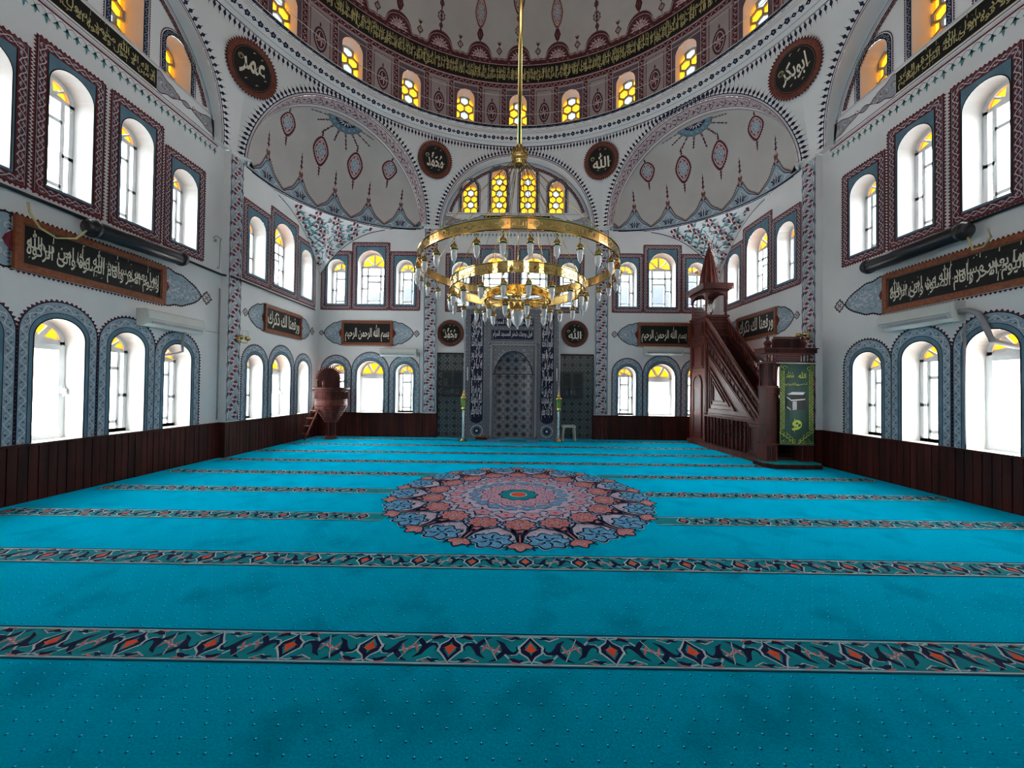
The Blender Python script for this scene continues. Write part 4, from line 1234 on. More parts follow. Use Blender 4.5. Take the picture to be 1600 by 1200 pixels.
# ring cornice paint: chain of rosettes on the roll, navy scroll on the ledge
class RingS:
    def __init__(s, prof): s.p = prof; s.d = [0]; [s.d.append(s.d[-1] + math.hypot(b[0] - a[0], b[1] - a[1])) for a, b in zip(prof, prof[1:])]
    def __call__(s, u, v, h=0.0):
        v = min(max(v, 0), s.d[-1]); i = 0
        while i < len(s.d) - 2 and s.d[i + 1] < v: i += 1
        q = (v - s.d[i]) / (s.d[i + 1] - s.d[i]); a_, b_ = s.p[i], s.p[i + 1]
        tr, tz = b_[0] - a_[0], b_[1] - a_[1]; L = math.hypot(tr, tz)
        r = a_[0] + tr * q; z = a_[1] + tz * q
        nr, nz = -abs(tz) / L, tr / L
        r += nr * h; z += nz * h; a = u / 6.0
        return Vector((DC[0] + r * math.sin(a), DC[1] + r * math.cos(a), z))
SR = RingS([(5.975, 8.895), (5.915, 8.925), (5.855, 8.975), (5.815, 9.06), (5.815, 9.105)]); P = Paint(SR)
U0, U1 = -6 * math.radians(112), 6 * math.radians(112)
n = 176; mid = SR.d[-1] * .48
for i in range(n):
    u = U0 + (U1 - U0) * (i + .5) / n; w_ = (U1 - U0) / n
    if i % 2 == 0:
        P.star((u, mid), [(u + (.062 if j % 2 else .045) * math.cos(PI * j / 5), mid + (.062 if j % 2 else .045) * math.sin(PI * j / 5)) for j in range(10)], 'p_navy', 1)
        P.disc(u, mid, .02, 'p_steel', 2, 6)
    else:
        P.star((u, mid), [(u + .05 * math.cos(PI * j / 4), mid + (.04 if j % 2 == 0 else .022) * math.sin(PI * j / 4)) for j in range(8)], 'p_navy', 1); P.disc(u, mid, .012, 'p_light', 2, 5)
    P.rect(u - w_ * .52, u + w_ * .52, mid - .005, mid + .005, 'p_navy', 1)
Us = [U0 + (U1 - U0) * i / 120 for i in range(121)]
P.loft([(u, .012) for u in Us], [(u, .024) for u in Us], 'p_grey', 1)
ppart(P, RING)
SR2 = RingS([(5.86, 9.122), (5.80, 9.16), (5.78, 9.20), (5.80, 9.32)]); P = Paint(SR2)
P.loft([(u, .055) for u in Us], [(u, .205) for u in Us], 'p_navy', 0)
nn = 170
wv = [(U0 + (U1 - U0) * i / (nn * 3), .13 + .045 * math.sin(2 * PI * i / 6)) for i in range(nn * 3 + 1)]
P.stroke(wv, .012, 'p_steel', 1)
for i in range(0, nn * 3, 3): P.leaf(wv[i][0], .13, (1 if i % 6 else -1) * .9, .06, .02, 'p_steel_pale', 2, 0, 3)
ppart(P, RING)

# drum: framed windows and panels with oval medallions, scroll band above
P = Paint(S_DRUM)
for u_, v_, m_ in ((0, 0, 0),):
    Ud = [RD * math.radians(-118 + 236 * i / 140) for i in range(141)]
    P.loft([(u, 10.56) for u in Ud], [(u, 10.70) for u in Ud], 'p_wine', 0)
    for v in (10.565, 10.695): P.stroke([(u, v) for u in Ud], .012, 'p_pink', 1)
    zz = [(RD * math.radians(-118 + 236 * i / 560), 10.63 + .035 * (1 if (i % 4) in (1, 2) else -1)) for i in range(561)]
    P.stroke(zz, .013, 'p_pink', 1)
    for i in range(0, 560, 4): P.disc(RD * math.radians(-118 + 236 * (i + .5) / 560), 10.63, .018, 'p_light', 1, 5)
for i in range(-8, 9):
    u = RD * math.radians(15 * i)
    w_ = .34
    # plum field above window
    o = [p for p in arch_pts(u, .52, 9.38, 10.40, 12) if p[1] >= 10.13]
    P.loft(o, [(p[0], 10.50) for p in o], 'plum', 0)
    P.rect(u - w_, u - .26, 9.36, 10.50, 'plum', 0); P.rect(u + .26, u + w_, 9.36, 10.50, 'plum', 0)
    P.stroke([(u - w_, 9.36), (u - w_, 10.5), (u - w_ + .01, 10.5), (u + w_ - .01, 10.5), (u + w_, 10.5), (u + w_, 9.36)], .01, 'p_wine', 1)
    for sg in (-1, 1):
        x = u + sg * .43
        P.rect(x - .07, x + .07, 9.36, 10.55, 'p_wine', 0)
        for e in (-.062, .062): P.stroke([(x + e, 9.36), (x + e, 10.55)], .008, 'p_pink', 1)
        zz = [(x + .035 * (1 if (j % 4) in (1, 2) else -1), 9.38 + 1.15 * j / 32) for j in range(33)]
        P.stroke(zz, .012, 'p_pink', 1)
        for j in range(8): P.disc(x, 9.45 + .144 * j, .016, 'p_light', 1, 5)
    x = u + RD * math.radians(7.5)
    P.stroke(rect_pts(x - .235, x + .235, 9.38, 10.48), .012, 'p_wine', 1, True)
    P.stroke(rect_pts(x - .275, x + .275, 9.36, 10.52), .008, 'p_wine', 1, True)
    teeth(P, rect_pts(x - .235, x + .235, 9.38, 10.48), .045, .022, 'p_wine', 1, True, 1)
    q = [(x + .15 * math.cos(2 * PI * j / 20) * (1 - .15 * abs(math.sin(2 * PI * j / 20))), 9.82 + .30 * math.sin(2 * PI * j / 20)) for j in range(20)]
    P.star((x, 9.82), q, 'p_wine', 1); q2 = [(x + (a - x) * .84, 9.82 + (b - 9.82) * .84) for a, b in q]
    P.star((x, 9.82), q2, 'p_grey', 2); q3 = [(x + (a - x) * .7, 9.82 + (b - 9.82) * .7) for a, b in q]; P.star((x, 9.82), q3, 'p_wine', 3)
    for j in range(6):
        a = PI / 6 + PI / 3 * j; P.leaf(x, 9.82, a, .14 if j % 3 != 1 else .18, .035, 'p_pink', 4, .15, 4)
    teeth(P, q, .04, .02, 'p_wine', 1, True, -1); stalk(P, x, 10.13, 1, .12, 'p_wine', 1); stalk(P, x, 9.51, -1, .1, 'p_wine', 1)
ppart(P, CEIL)

# dome: black calligraphy band, scalloped crimson border, hanging medallions
P = Paint(S_DOME)
Ud = [6 * math.radians(-118 + 236 * i / 150) for i in range(151)]
P.loft([(u, .03) for u in Ud], [(u, .58) for u in Ud], 'p_black', 0)
for v, m_, w_ in ((.015, 'p_pink', .02), (.045, 'p_wine', .02), (.565, 'p_wine', .02), (.59, 'p_pink', .014)): P.stroke([(u, v) for u in Ud], w_, m_, 1)
words = KURSI.split(' '); seg = [' '.join(words[i:i + 6]) for i in range(0, len(words) - 5, 6)]
NSEG = 16; W0 = 6 * math.radians(214) / NSEG
for i in range(NSEG):
    u0 = -6 * math.radians(107) + W0 * i
    letters(P, shape(seg[(NSEG - i) % len(seg)]), u0, u0 + W0 * 1.02, .07, .40, 'p_gold', 2, .02)
    letters(P, shape(seg[(NSEG - i + 2) % len(seg)]), u0 + .1, u0 + W0 * 1.05, .25, .54, 'p_gold', 2.3, .02)
    for j in range(16):
        x = u0 + W0 * (j + random.random()) / 16
        P.stroke([(x, .14), (x + .012, .50)], [.02, .011], 'p_gold', 2)
ppart(P, CEIL)
P = Paint(S_DOME)
NB = 32; cw = 6 * 2 * PI / NB
def scal(s, q=1.0, b=.62):
    x = (s / cw) % 1.0; x = abs(x - .5) * 2      # 1 at the bump centre (s multiple of cw)
    if x > .42: return b + (.16 + .36 * math.sqrt(max(0, 1 - ((1 - x) / .58) ** 2))) * q
    return b + (.10 + .06 * x / .42 + .03 * math.sin(x / .42 * PI * 2)) * q
n = 900; xs = [6 * math.radians(-118 + 236 * i / n) - .1 for i in range(n + 1)]
P.loft([(x, .60) for x in xs], [(x, scal(x)) for x in xs], 'p_wine', 0)
P.stroke([(x, scal(x, .86)) for x in xs], .014, 'p_pink', 1)
P.stroke([(x, scal(x, .70)) for x in xs], .012, 'p_brown', 1)
teeth(P, [(x, scal(x)) for x in xs], .045, .03, 'p_wine', 0, False, 1)
for i in range(-10, 11):
    x = cw * i - .0
    for j in range(9):
        a = PI * j / 8
        P.leaf(x + .03 * math.cos(a), .72 + .03 * math.sin(a), a, .26, .045, 'p_pink', 1, .12 if j < 4 else -.12, 4)
        P.disc(x + .2 * math.cos(a), .72 + .2 * math.sin(a), .018, 'p_light', 2, 5)
    P.disc(x, .74, .035, 'p_light', 2, 8)
    for j in range(5): P.curl(x - .3 + .15 * j, .655, 0, .035, .012, 'p_pink', 1, 1 if j % 2 else -1, .7, 5)
    b = 1.16
    if i % 2 == 0:
        stalk(P, x, b - .02, 1, .12, 'p_wine', 1)
        for yy, rr, c1, c2 in ((b + .12, .065, 'p_wine', 'p_brown'), (b + .36, .125, 'p_brown', 'p_grey'), (b + .66, .075, 'p_wine', 'p_brown')):
            P.star((x, yy), [(x + (rr if j % 2 else rr * .78) * math.cos(PI * j / 8), yy + (rr if j % 2 else rr * .78) * 1.15 * math.sin(PI * j / 8)) for j in range(16)], c1, 1)
            P.star((x, yy), [(x + rr * .68 * math.cos(PI * j / 4), yy + rr * .75 * math.sin(PI * j / 4)) for j in range(8)], c2, 2); P.disc(x, yy, rr * .3, 'p_wine', 3, 6)
        P.stroke([(x, b - .05), (x, b + 1.0)], .03, 'p_wine', 0)
        lens(P, x, b + 1.12, .17, .33, 'p_wine', 'p_grey', True, 1, .3)
    else:
        P.star((x, b + .18), [(x + (.10 if j % 2 == 0 else .08) * math.cos(PI * j / 6), b + .18 + .16 * math.sin(PI * j / 6)) for j in range(12)], 'p_wine', 1); P.disc(x, b + .18, .05, 'p_brown', 2, 6)
        P.stroke([(x, b - .05), (x, b + .4)], .03, 'p_wine', 0)
        lens(P, x, b + .72, .165, .34, 'p_brown', 'p_grey', True, 1, .5)
    xm = x + cw / 2; b2 = .80
    P.star((xm, b2 + .16), [(xm + (.095 if j % 2 == 0 else .07) * math.cos(PI * j / 4), b2 + .16 + (.12 if j % 2 == 0 else .09) * math.sin(PI * j / 4)) for j in range(8)], 'p_brown', 1)
    P.disc(xm, b2 + .16, .05, 'p_grey', 2, 8); P.stroke([(xm, b2 - .02), (xm, b2 + .36)], .018, 'p_brown', 0)
    for da in (-.5, 0, .5): P.leaf(xm, b2 + .30, PI / 2 + da, .13, .035, 'p_wine', 1, 0, 3)
ppart(P, CEIL)

# walls: tympanum bands, fringes, framed panels
def tympanum(S, c, wall, side_=False):
    P = Paint(S); hw = AH - .06
    # pink ground under the arch
    lo = 6.92; n = 60
    xs = [c - hw + 2 * hw * i / n for i in range(n + 1)]
    az = lambda x, q=.0: ZS + (AR - q) * math.sqrt(max(0, 1 - ((x - c) / (hw + .06 - q)) ** 2))
    arc = lambda q: [(c - (AH - q) * math.cos(PI * i / 80), ZS + (AR - q) * math.sin(PI * i / 80)) for i in range(81)]
    P.stroke([p for p in arc(.05)], .05, 'p_steel_pale', 1)
    P.stroke([p for p in arc(.10) if p[1] > lo - .02], .012, 'p_wine', 1)
    P.stroke([p for p in arc(.18) if p[1] > lo - .02], .09, 'p_wine', 0)
    vine(P, [p for p in arc(.18) if p[1] > lo], .09, .2, 'p_grey', 'p_grey', 1, False, .009, False)
    teeth(P, [p for p in arc(.235) if p[1] > lo], .045, .02, 'p_wine', 1, False, -1)
    P.rect(c - 2.25, c + 2.25, 6.885, 6.925, 'p_light', 1)
    ppart(P, wall)
    # ledge and painted band
    P = Paint(S)
    z0, z1 = 6.50, 6.86; blk = 1.02 if not side_ else 1.08
    P.rect(c - blk, c + blk, z0, z1, 'p_black', 1)
    P.stroke(rect_pts(c - blk, c + blk, z0, z1), .014, 'p_cream', 2, True)
    panel_script(P, 'لا اله الا الله محمد رسول الله صادق الوعد الامين لا حول ولا قوة الا بالله العلى العظيم', c - blk + .04, c + blk - .04, z0 + .03, z1 - .03, 'p_gold', 3, 2, 1.65, True, .016)
    for sg in (-1, 1):
        a, b = c + sg * blk, c + sg * (blk + .42)
        for x0, x1, hh in ((blk, blk + .46, .17), (blk + .46, blk + .66, .06), (blk + .66, blk + 1.2, .17)):
            m = 14; top = []; bot = []
            for i in range(m + 1):
                q = i / m; x = c + sg * (x0 + (x1 - x0) * q)
                if x0 == blk: e = hh * (1 - q ** 1.6) * (1 + .12 * math.sin(q * 12))
                elif x0 > blk + .6: e = hh * (q ** .9) * (1 + .1 * math.sin(q * 12))
                else: e = hh * math.sin(PI * q) * .8
                lim = max(0.0, az(x) - 6.5)
                top.append((x, 6.68 + e)); bot.append((x, 6.68 - e))
            P.loft(bot, top, 'p_grey', 1); P.stroke(top, .014, 'p_wine', 2); P.stroke(bot, .014, 'p_wine', 2)
            if hh > .1:
                for i in range(5):
                    q = (i + .6) / 5.5; x = c + sg * (x0 + (x1 - x0) * q)
                    P.curl(x, 6.68 + .03 * (-1) ** i, i * 1.3, .05, .012, 'p_brown', 2, 1, .8, 6); P.leaf(x, 6.66, PI * .3 + i, .08, .02, 'p_light', 3, 0, 3)
    P.stroke([(c - 2.26, 6.47), (c + 2.26, 6.47)], .012, 'p_wine', 1)
    P.rect(c - 2.38, c + 2.38, 6.40, 6.44, 'p_light', 2); P.rect(c - 2.38, c + 2.38, 6.37, 6.395, 'p_red', 2)
    # scalloped teal fringe below
    n = 42
    for i in range(n):
        x = c - 2.36 + 4.72 * (i + .5) / n; w_ = 4.72 / n
        P.stroke([(x - w_ / 2, 6.35), (x - w_ / 4, 6.33), (x, 6.30), (x + w_ / 4, 6.33), (x + w_ / 2, 6.35)], .01, 'p_grey', 1)
        h_ = .10 if i % 2 else .07
        P.leaf(x, 6.31, -PI / 2, h_ + .05, .035, 'p_teal', 1, 0, 4)
        for sg in (-1, 1): P.leaf(x, 6.29 - h_ * .2, -PI / 2 + sg * .9, .06, .022, 'p_teal', 1, 0, 3)
        P.disc(x, 6.28, .018, 'p_teal', 1, 5)
    ppart(P, wall)
tympanum(S_BACKC, cB, WALL_BACK)
tympanum(S_LEFTC, -.08, WALL_LEFT, True)
tympanum(S_RIGHTC, .08, WALL_RIGHT, True)

def wing(P, x0, x1, zc, hh, tip, big):
    """blue pointed painted wing from x0 (at the frame) to x1, then a small diamond ending at tip"""
    sg = 1 if x1 > x0 else -1; m = 26
    prof = lambda q: hh * (1 - q ** 2.1) ** .75 * (1 + .07 * math.sin(q * 17) * (1 - q)) + .008
    A = [(x0 + (x1 - x0) * i / m, zc + prof(i / m)) for i in range(m + 1)]; B = [(p[0], 2 * zc - p[1]) for p in A]
    P.loft(B, A, 'p_steel_pale', 0)
    for L_, s2 in ((A, 1), (B, -1)):
        P.stroke(L_, .022 if big else .016, 'p_black', 2); teeth(P, L_, .05, .03, 'p_wine', 1, False, s2 * sg)
    k = 4 if big else 3
    for i in range(k * 2):
        q = (i + .5) / (k * 2.2); x = x0 + (x1 - x0) * q; h = prof(q) * .5
        for s2 in (-1, 1):
            P.curl(x, zc + s2 * h, i, hh * .16, .014, 'p_light', 2, s2, .8, 7); P.leaf(x, zc + s2 * h * .4, s2 * .7 + i, hh * .3, .03, 'p_light', 1, .2, 4); P.leaf(x, zc + s2 * h * 1.2, -s2 * .5 + i * 2, hh * .2, .02, 'p_steel', 3, 0, 3)
    P.star((x0, zc), [(x0, zc - hh * .45), (x0 + sg * hh * .22, zc - hh * .2), (x0 + sg * hh * .3, zc), (x0 + sg * hh * .22, zc + hh * .2), (x0, zc + hh * .45)], 'p_red', 3)
    c = (x1 + tip) / 2; r = abs(tip - x1) * .5
    P.stroke([(x1 - sg * .02, zc), (c - sg * r, zc)], .02, 'p_black', 1)
    pts = [(c + (r if j % 4 == 0 else r * .62 if j % 2 else r * .78) * math.cos(PI * j / 8 * 1.0), zc + (r if j % 4 == 0 else r * .62 if j % 2 else r * .78) * (1.1) * math.sin(PI * j / 8)) for j in range(16)]
    P.star((c, zc), pts, 'p_black', 1); P.star((c, zc), [(c + (a - c) * .78, zc + (b - zc) * .78) for a, b in pts], 'p_light', 2)
    for j in range(4): P.leaf(c, zc, PI / 4 + PI / 2 * j, r * .5, r * .16, 'p_wine', 3, 0, 3)
    teeth(P, pts, .04, .02, 'p_wine', 1, True, -1)
PLQ = []
def plaque(S, u0, u1, z0, z1, text, wl, wr, wall, label, big=False, rows=2):
    """framed black panel of calligraphy, its own object; painted wings stay on the wall"""
    zc = (z0 + z1) / 2; fw = .075 if big else .06
    P = Paint(S)
    if wl: wing(P, u0, wl[0], zc, (z1 - z0) * .46, wl[1], big)
    if wr: wing(P, u1, wr[0], zc, (z1 - z0) * .46, wr[1], big)
    teeth(P, rect_pts(u0 - .01, u1 + .01, z0 - .01, z1 + .01), .05, .035, 'p_wine', 0, True, -1)
    ppart(P, wall)
    root = empty('calligraphy_plaque', S(zc * 0 + (u0 + u1) / 2, z0), label, 'wall panel')
    mb = MB(); T = lambda u, z, d: S(u, z, d)
    for a, b, c, d in ((u0, u1, z0, z0 + fw), (u0, u1, z1 - fw, z1), (u0, u0 + fw, z0 + fw, z1 - fw), (u1 - fw, u1, z0 + fw, z1 - fw)):
        mb.prism(T, [(a, c), (b, c), (b, d), (a, d)], .004, .045, 'frame_wood')
    i = fw
    for a, b, c, d in ((u0 + i, u1 - i, z0 + i, z0 + i + .02), (u0 + i, u1 - i, z1 - i - .02, z1 - i), (u0 + i, u0 + i + .02, z0 + i, z1 - i), (u1 - i - .02, u1 - i, z0 + i, z1 - i)):
        mb.prism(T, [(a, c), (b, c), (b, d), (a, d)], .004, .030, 'p_brown')
    part(mb, 'frame', root)
    mb = MB(); mb.prism(T, [(u0 + fw, z0 + fw), (u1 - fw, z0 + fw), (u1 - fw, z1 - fw), (u0 + fw, z1 - fw)], .004, .02, 'p_black'); part(mb, 'panel', root)
    P = Paint(Plane(S(0, 0, .02), S.eu, S.n)); m = fw + .045
    if rows == 1: letters(P, text, u0 + m, u1 - m, z0 + m, z1 - m, 'p_cream', 1, .022)
    else: panel_script(P, text, u0 + m, u1 - m, z0 + m, z1 - m, 'p_cream', 1, rows, 1.75, True, .018)
    part(P, 'lettering', root)
    return root
plaque(S_LEFTC, -.735, 1.225, 2.90, 3.56, INNAMA, (-1.5, -1.75), (1.98, 2.24), WALL_LEFT, 'long framed black calligraphy panel on the left wall under the black heater', True)
plaque(S_RIGHTC, -1.205, .735, 2.87, 3.52, INNAMA, (-1.95, -2.20), (1.5, 1.75), WALL_RIGHT, 'long framed black calligraphy panel on the right wall under the black heater', True)
plaque(S_LEFT, 3.63, 5.15, 2.82, 3.46, REFA, (3.1, 2.92), (5.62, 5.85), WALL_LEFT, 'framed black calligraphy panel on the left wall between pilaster and corner', False, 1)
plaque(S_RIGHT, -5.20, -3.63, 2.88, 3.52, REFA, (-5.62, -5.85), (-3.1, -2.92), WALL_RIGHT, 'framed black calligraphy panel on the right wall above the pulpit stairs', False, 1)
plaque(S_BACK, -5.38, -3.83, 2.79, 3.52, BISM, (-5.93, -6.09), (-3.2, -3.0), WALL_BACK, 'framed black calligraphy panel on the back wall in the left corner bay', False, 1)
plaque(S_BACK, 3.63, 5.20, 2.85, 3.55, BISM, (3.02, 2.82), (5.78, 5.98), WALL_BACK, 'framed black calligraphy panel on the back wall beside the pulpit', False, 1)
# ------------------------------------------------------------------ fitted carpet
mb = MB(); mb.box(-XB + .03, XB - .03, YR + .05, YB - .03, 0.0, .012, 'carpet_turquoise'); mb.box(-XB - REC + .03, -XB + .03, -2.6, 2.45, 0.0, .012, 'carpet_turquoise'); mb.box(XB - .03, XB + REC - .03, -2.6, 2.45, 0.0, .012, 'carpet_turquoise')
CARPET = empty('carpet', (0, 0, 0), 'turquoise fitted prayer carpet covering the whole floor', 'carpet')
part(mb, 'pile', CARPET)
class Flat:
    def __call__(s, u, v, h=0.0): return Vector((u, v, .0125 + h * .35))
S_FLOOR = Flat()
CZ = Plane((0, 0, .0125), (1, 0, 0), (0, 0, .35)); CZ.ev = Vector((0, 1, 0))
MR = 1.84; MC = (0.0, .0)
MC = (-0.02, .075)
def stripe_at(yc, k):
    hw = .128
    def seg(x0, x1):
        P = Paint(CZ)
        P.rect(x0, x1, yc - hw, yc + hw, 'c_teal', 0)
        for e, m_, w_ in ((hw + .004, 'c_navy', .008), (hw - .012, 'c_white', .009)):
            for sg in (1, -1): P.stroke([(x0, yc + sg * e), (x1, yc + sg * e)], w_, m_, 1)
        per = .46
        i0 = math.ceil((x0 + .05) / per); i1 = math.floor((x1 - .05) / per)
        for i in range(i0, i1 + 1):
            x = i * per + .02; f = 1 if i % 2 == 0 else -1
            q = lambda a, b: (x + a, yc + f * b)
            def st(pts, wd, m_, l): P.stroke([q(*p) for p in pts], wd, m_, l)
            # ogee blossom
            og = [(0, .10), (.03, .055), (.062, .012), (.055, -.03), (.02, -.06), (0, -.10), (-.02, -.06), (-.055, -.03), (-.062, .012), (-.03, .055)]
            P.poly([q(a * 1.22, b * 1.14) for a, b in og], 'c_white', 2); P.poly([q(a, b) for a, b in og], 'c_navy', 3)
            P.poly([q(a * .55, b * .62 + .01) for a, b in og], 'c_teal', 4)
            P.poly([q(-.03, -.005), q(0, .055), q(.03, -.005), q(.045, .0), q(.0, -.03), q(-.045, .0)], 'c_orange', 5)
            # vines both ways to the next blossom
            if x + per > x1: continue
            sv = [(.0, -.09), (.05, -.105), (.11, -.09), (.16, -.03), (.23, .0), (.30, .03), (.35, .09), (.41, .105), (.46, .09)]
            st(sv, .011, 'c_white', 2)
            sv2 = [(0, .10), (.05, .105), (.11, .07), (.17, .10)]
            st(sv2, .009, 'c_white', 2); st([(.46 - a, -b) for a, b in sv2], .006, 'c_white', 2)
            for m in (1, -1):
                g = (lambda a, b: (a, b)) if m == 1 else (lambda a, b: (.46 - a, -b))
                st([g(.045, -.085), g(.07, -.10), g(.10, -.085), g(.125, -.075)], [.004, .03, .026, .004], 'c_navy', 3)
                st([g(.06, -.112), g(.095, -.11), g(.13, -.10)], [.003, .014, .003], 'c_salmon', 4)
                st([g(.05, .085), g(.085, .095), g(.12, .08)], [.004, .026, .004], 'c_navy', 3)
                st([g(.09, .112), g(.125, .105), g(.16, .09)], [.003, .012, .003], 'c_salmon', 4)
                st([g(.085, .02), g(.075, -.01), g(.095, -.035), g(.125, -.03), g(.15, -.0), g(.165, .045), g(.20, .075)], [.004, .012, .02, .034, .038, .024, .004], 'c_navy', 3)
                st([g(.15, -.02), g(.18, -.06), g(.20, -.085), g(.235, -.10)], [.03, .03, .018, .003], 'c_navy', 3)
                st([g(.18, .03), g(.195, -.01), g(.215, -.05)], [.006, .018, .006], 'c_salmon', 4)
                st([g(.07, .03), g(.06, -.005), g(.08, -.045), g(.115, -.05)], .006, 'c_white', 4)
            st([(.19, -.09), (.215, -.03), (.245, .03), (.27, .09)], .006, 'c_white', 4)
            P.disc(*q(.23, 0), .014, 'c_salmon', 5, 6)
        part(P, 'carpet_stripe', CARPET)
    d = abs(yc - MC[1])
    if d < MR * .97:
        hx = math.sqrt(MR ** 2 - d ** 2) * .985
        seg(-XB + .04, MC[0] - hx); seg(MC[0] + hx, XB - .04)
    else: seg(-XB + .04, XB - .04)
k = 0
for i in range(0, 11):
    y = CAM.y + 2.14 + 1.072 * (i - 1)
    if y < YB - .2: stripe_at(y, i)
# medallion, eighteen-fold
P = Paint(CZ)
def pol(r, a): return (MC[0] + MR * r * math.sin(a), MC[1] + MR * r * math.cos(a))
NP = 18; da = 2 * PI / NP
def lobe_ring(r0, r1, n, ph, mat, l, sub=8, sharp=1.0, line=None, lw=.012):
    pts = []
    for i in range(n * sub):
        a = 2 * PI * i / (n * sub) + ph; q = abs(math.sin(n * (a - ph) / 2)) ** sharp
        pts.append(pol(r0 + (r1 - r0) * q, a))
    P.star(MC, pts, mat, l)
    if line: P.stroke(pts, lw, line, l + 1, True)
lobe_ring(.80, .92, NP, 0, 'c_lilac', 0, 10, .6, 'c_navy', .02)
lobe_ring(.70, .66, NP, 0, 'c_lilac', 1)
def motif(r, a, pts, mat, l, s=1.0):
    """pts in (tangential, radial) units of MR at radius r, angle a"""
    c = pol(r, a); q = []
    for t, rr in pts:
        q.append((c[0] + MR * s * (t * math.cos(a) + rr * math.sin(a)), c[1] + MR * s * (-t * math.sin(a) + rr * math.cos(a))))
    return q
def rosette(n, r, amp, ph=0, sx=1, k=3): 
    return [((r + amp * math.cos(n * 2 * PI * i / (n * 2 * k))) * math.cos(2 * PI * i / (n * 2 * k) + ph) * sx, (r + amp * math.cos(n * 2 * PI * i / (n * 2 * k))) * math.sin(2 * PI * i / (n * 2 * k) + ph)) for i in range(n * 2 * k)]
for i in range(NP):
    a = da * i; b = a + da / 2
    # blue palmettes on the rim, between the pink trefoils
    c = pol(.875, b)
    R_ = rosette(7, .094, .014, .3, 1.15)
    P.star(c, motif(.875, b, R_, '', 0, 1.10), 'c_white', 2); P.star(c, motif(.875, b, R_, '', 0, 1.05), 'c_navy', 3); P.star(c, motif(.875, b, R_, '', 0, .92), 'c_blue', 4)
    for j in range(6):
        t = PI / 3 * j + .4
        P.leaf(*motif(.875, b, [(.02 * math.cos(t), .02 * math.sin(t))], '', 0)[0], PI / 2 - b + t - PI / 2, .11, .028, 'c_navy', 5, .25, 4)
        P.curl(*motif(.875, b, [(.075 * math.cos(t + .5), .06 * math.sin(t + .5))], '', 0)[0], t, .035, .009, 'c_white', 5, 1, .8, 6)
    P.disc(*c, .026, 'c_navy', 5, 8); P.disc(*c, .016, 'c_teal', 6, 6)
    for sg in (-1, 1):
        h = motif(.955, b, [(sg * .10, .03), (sg * .10, -.005), (sg * .075, -.005)], '', 0); P.stroke(h, .02, 'c_navy', 4)
        P.curl(*motif(.80, b, [(sg * .075, 0)], '', 0)[0], b, .05, .014, 'c_navy', 5, sg, .8, 7)
    # trefoil with its stem
    tr = [(0, .075), (.022, .055), (.03, .035), (.058, .038), (.07, .01), (.045, -.02), (.012, -.04), (.008, -.13), (.03, -.21), (.06, -.25), (-.06, -.25), (-.03, -.21), (-.008, -.13), (-.012, -.04), (-.045, -.02), (-.07, .01), (-.058, .038), (-.03, .035), (-.022, .055)]
    P.star(pol(.93, a), motif(.93, a, tr, '', 0), 'c_salmon', 5)
    P.stroke(motif(.93, a, tr, '', 0), .018, 'c_navy', 6, True)
    P.curl(*pol(.945, a), a, .045, .009, 'c_white', 7, 1, 1, 8)
    for sg in (-1, 1):
        sw = [(sg * .012, -.05), (sg * .02, -.12), (sg * .05, -.19), (sg * .10, -.235), (sg * .125, -.27)]
        P.stroke(motif(.93, a, sw, '', 0), .026, 'c_navy', 6)
        P.stroke(motif(.93, a, [(x * 1.25 + sg * .008, y) for x, y in sw], '', 0), .009, 'c_white', 6)
    for sg in (-1, 1): P.leaf(*motif(.74, a, [(sg * .012, .01)], '', 0)[0], PI / 2 - a + sg * .5, .12, .03, 'c_navy', 7, 0, 4)
    # salmon rosettes
    c = pol(.635, a); R_ = rosette(9, .083, .009, 0, 1.18)
    P.star(c, motif(.635, a, R_, '', 0, 1.14), 'c_blue', 5); P.star(c, motif(.635, a, R_, '', 0, 1.05), 'c_navy', 7); P.star(c, motif(.635, a, R_, '', 0, .93), 'c_salmon', 8)
    for j in range(7):
        t = 2 * PI * j / 7; xx = motif(.635, a, [(.06 * math.cos(t), .05 * math.sin(t))], '', 0)[0]
        P.curl(*xx, t, .028, .009, 'c_navy', 9, 1, .8, 6); P.disc(*xx, .010, 'c_orange' if j % 2 else 'c_lilac', 9, 5)
    P.disc(*c, .028, 'c_lilac', 9, 8); P.disc(*c, .015, 'c_navy', 10, 6)
    for sg in (-1, 1): P.curl(*motif(.60, b, [(sg * .03, 0)], '', 0)[0], PI / 2 - b, .055, .02, 'c_navy', 6, sg, .7, 7)
    # inner flowers
    for r_, s_, m1, m2 in ((.475, 1.0, 'c_pink', 'c_orange'), (.335, .8, 'c_blue', 'c_pink')):
        c2 = pol(r_, b); P.star(c2, motif(r_, b, rosette(5, .045 * s_, .010 * s_, 0, 1.2), '', 0), m1, 6)
        P.stroke(motif(r_, b, rosette(5, .052 * s_, .010 * s_, 0, 1.2), '', 0), .008, 'c_navy', 6, True)
        P.disc(*c2, .028 * s_, m2, 7, 6)
    P.stroke([pol(.56, b), pol(.52, b - .05), pol(.50, b - .12), pol(.53, a)], .014, 'c_navy', 6); P.stroke([pol(.56, b), pol(.52, b + .05), pol(.50, b + .12), pol(.53, a + da)], .014, 'c_navy', 6)
    P.leaf(*pol(.40, a), PI / 2 - a + .7, .12, .03, 'c_navy', 6, .2, 4); P.leaf(*pol(.40, a), PI / 2 - a - .7, .12, .03, 'c_blue', 6, .2, 4)
    for j in range(6):
        rr = .70 + .03 * j; aa = b + (.02 * (-1) ** j) * (1 + j % 3)
        P.disc(*pol(rr - .0, aa), .015, ('c_salmon', 'c_pink', 'c_orange', 'c_blue')[(i + j) % 4], 2, 5)
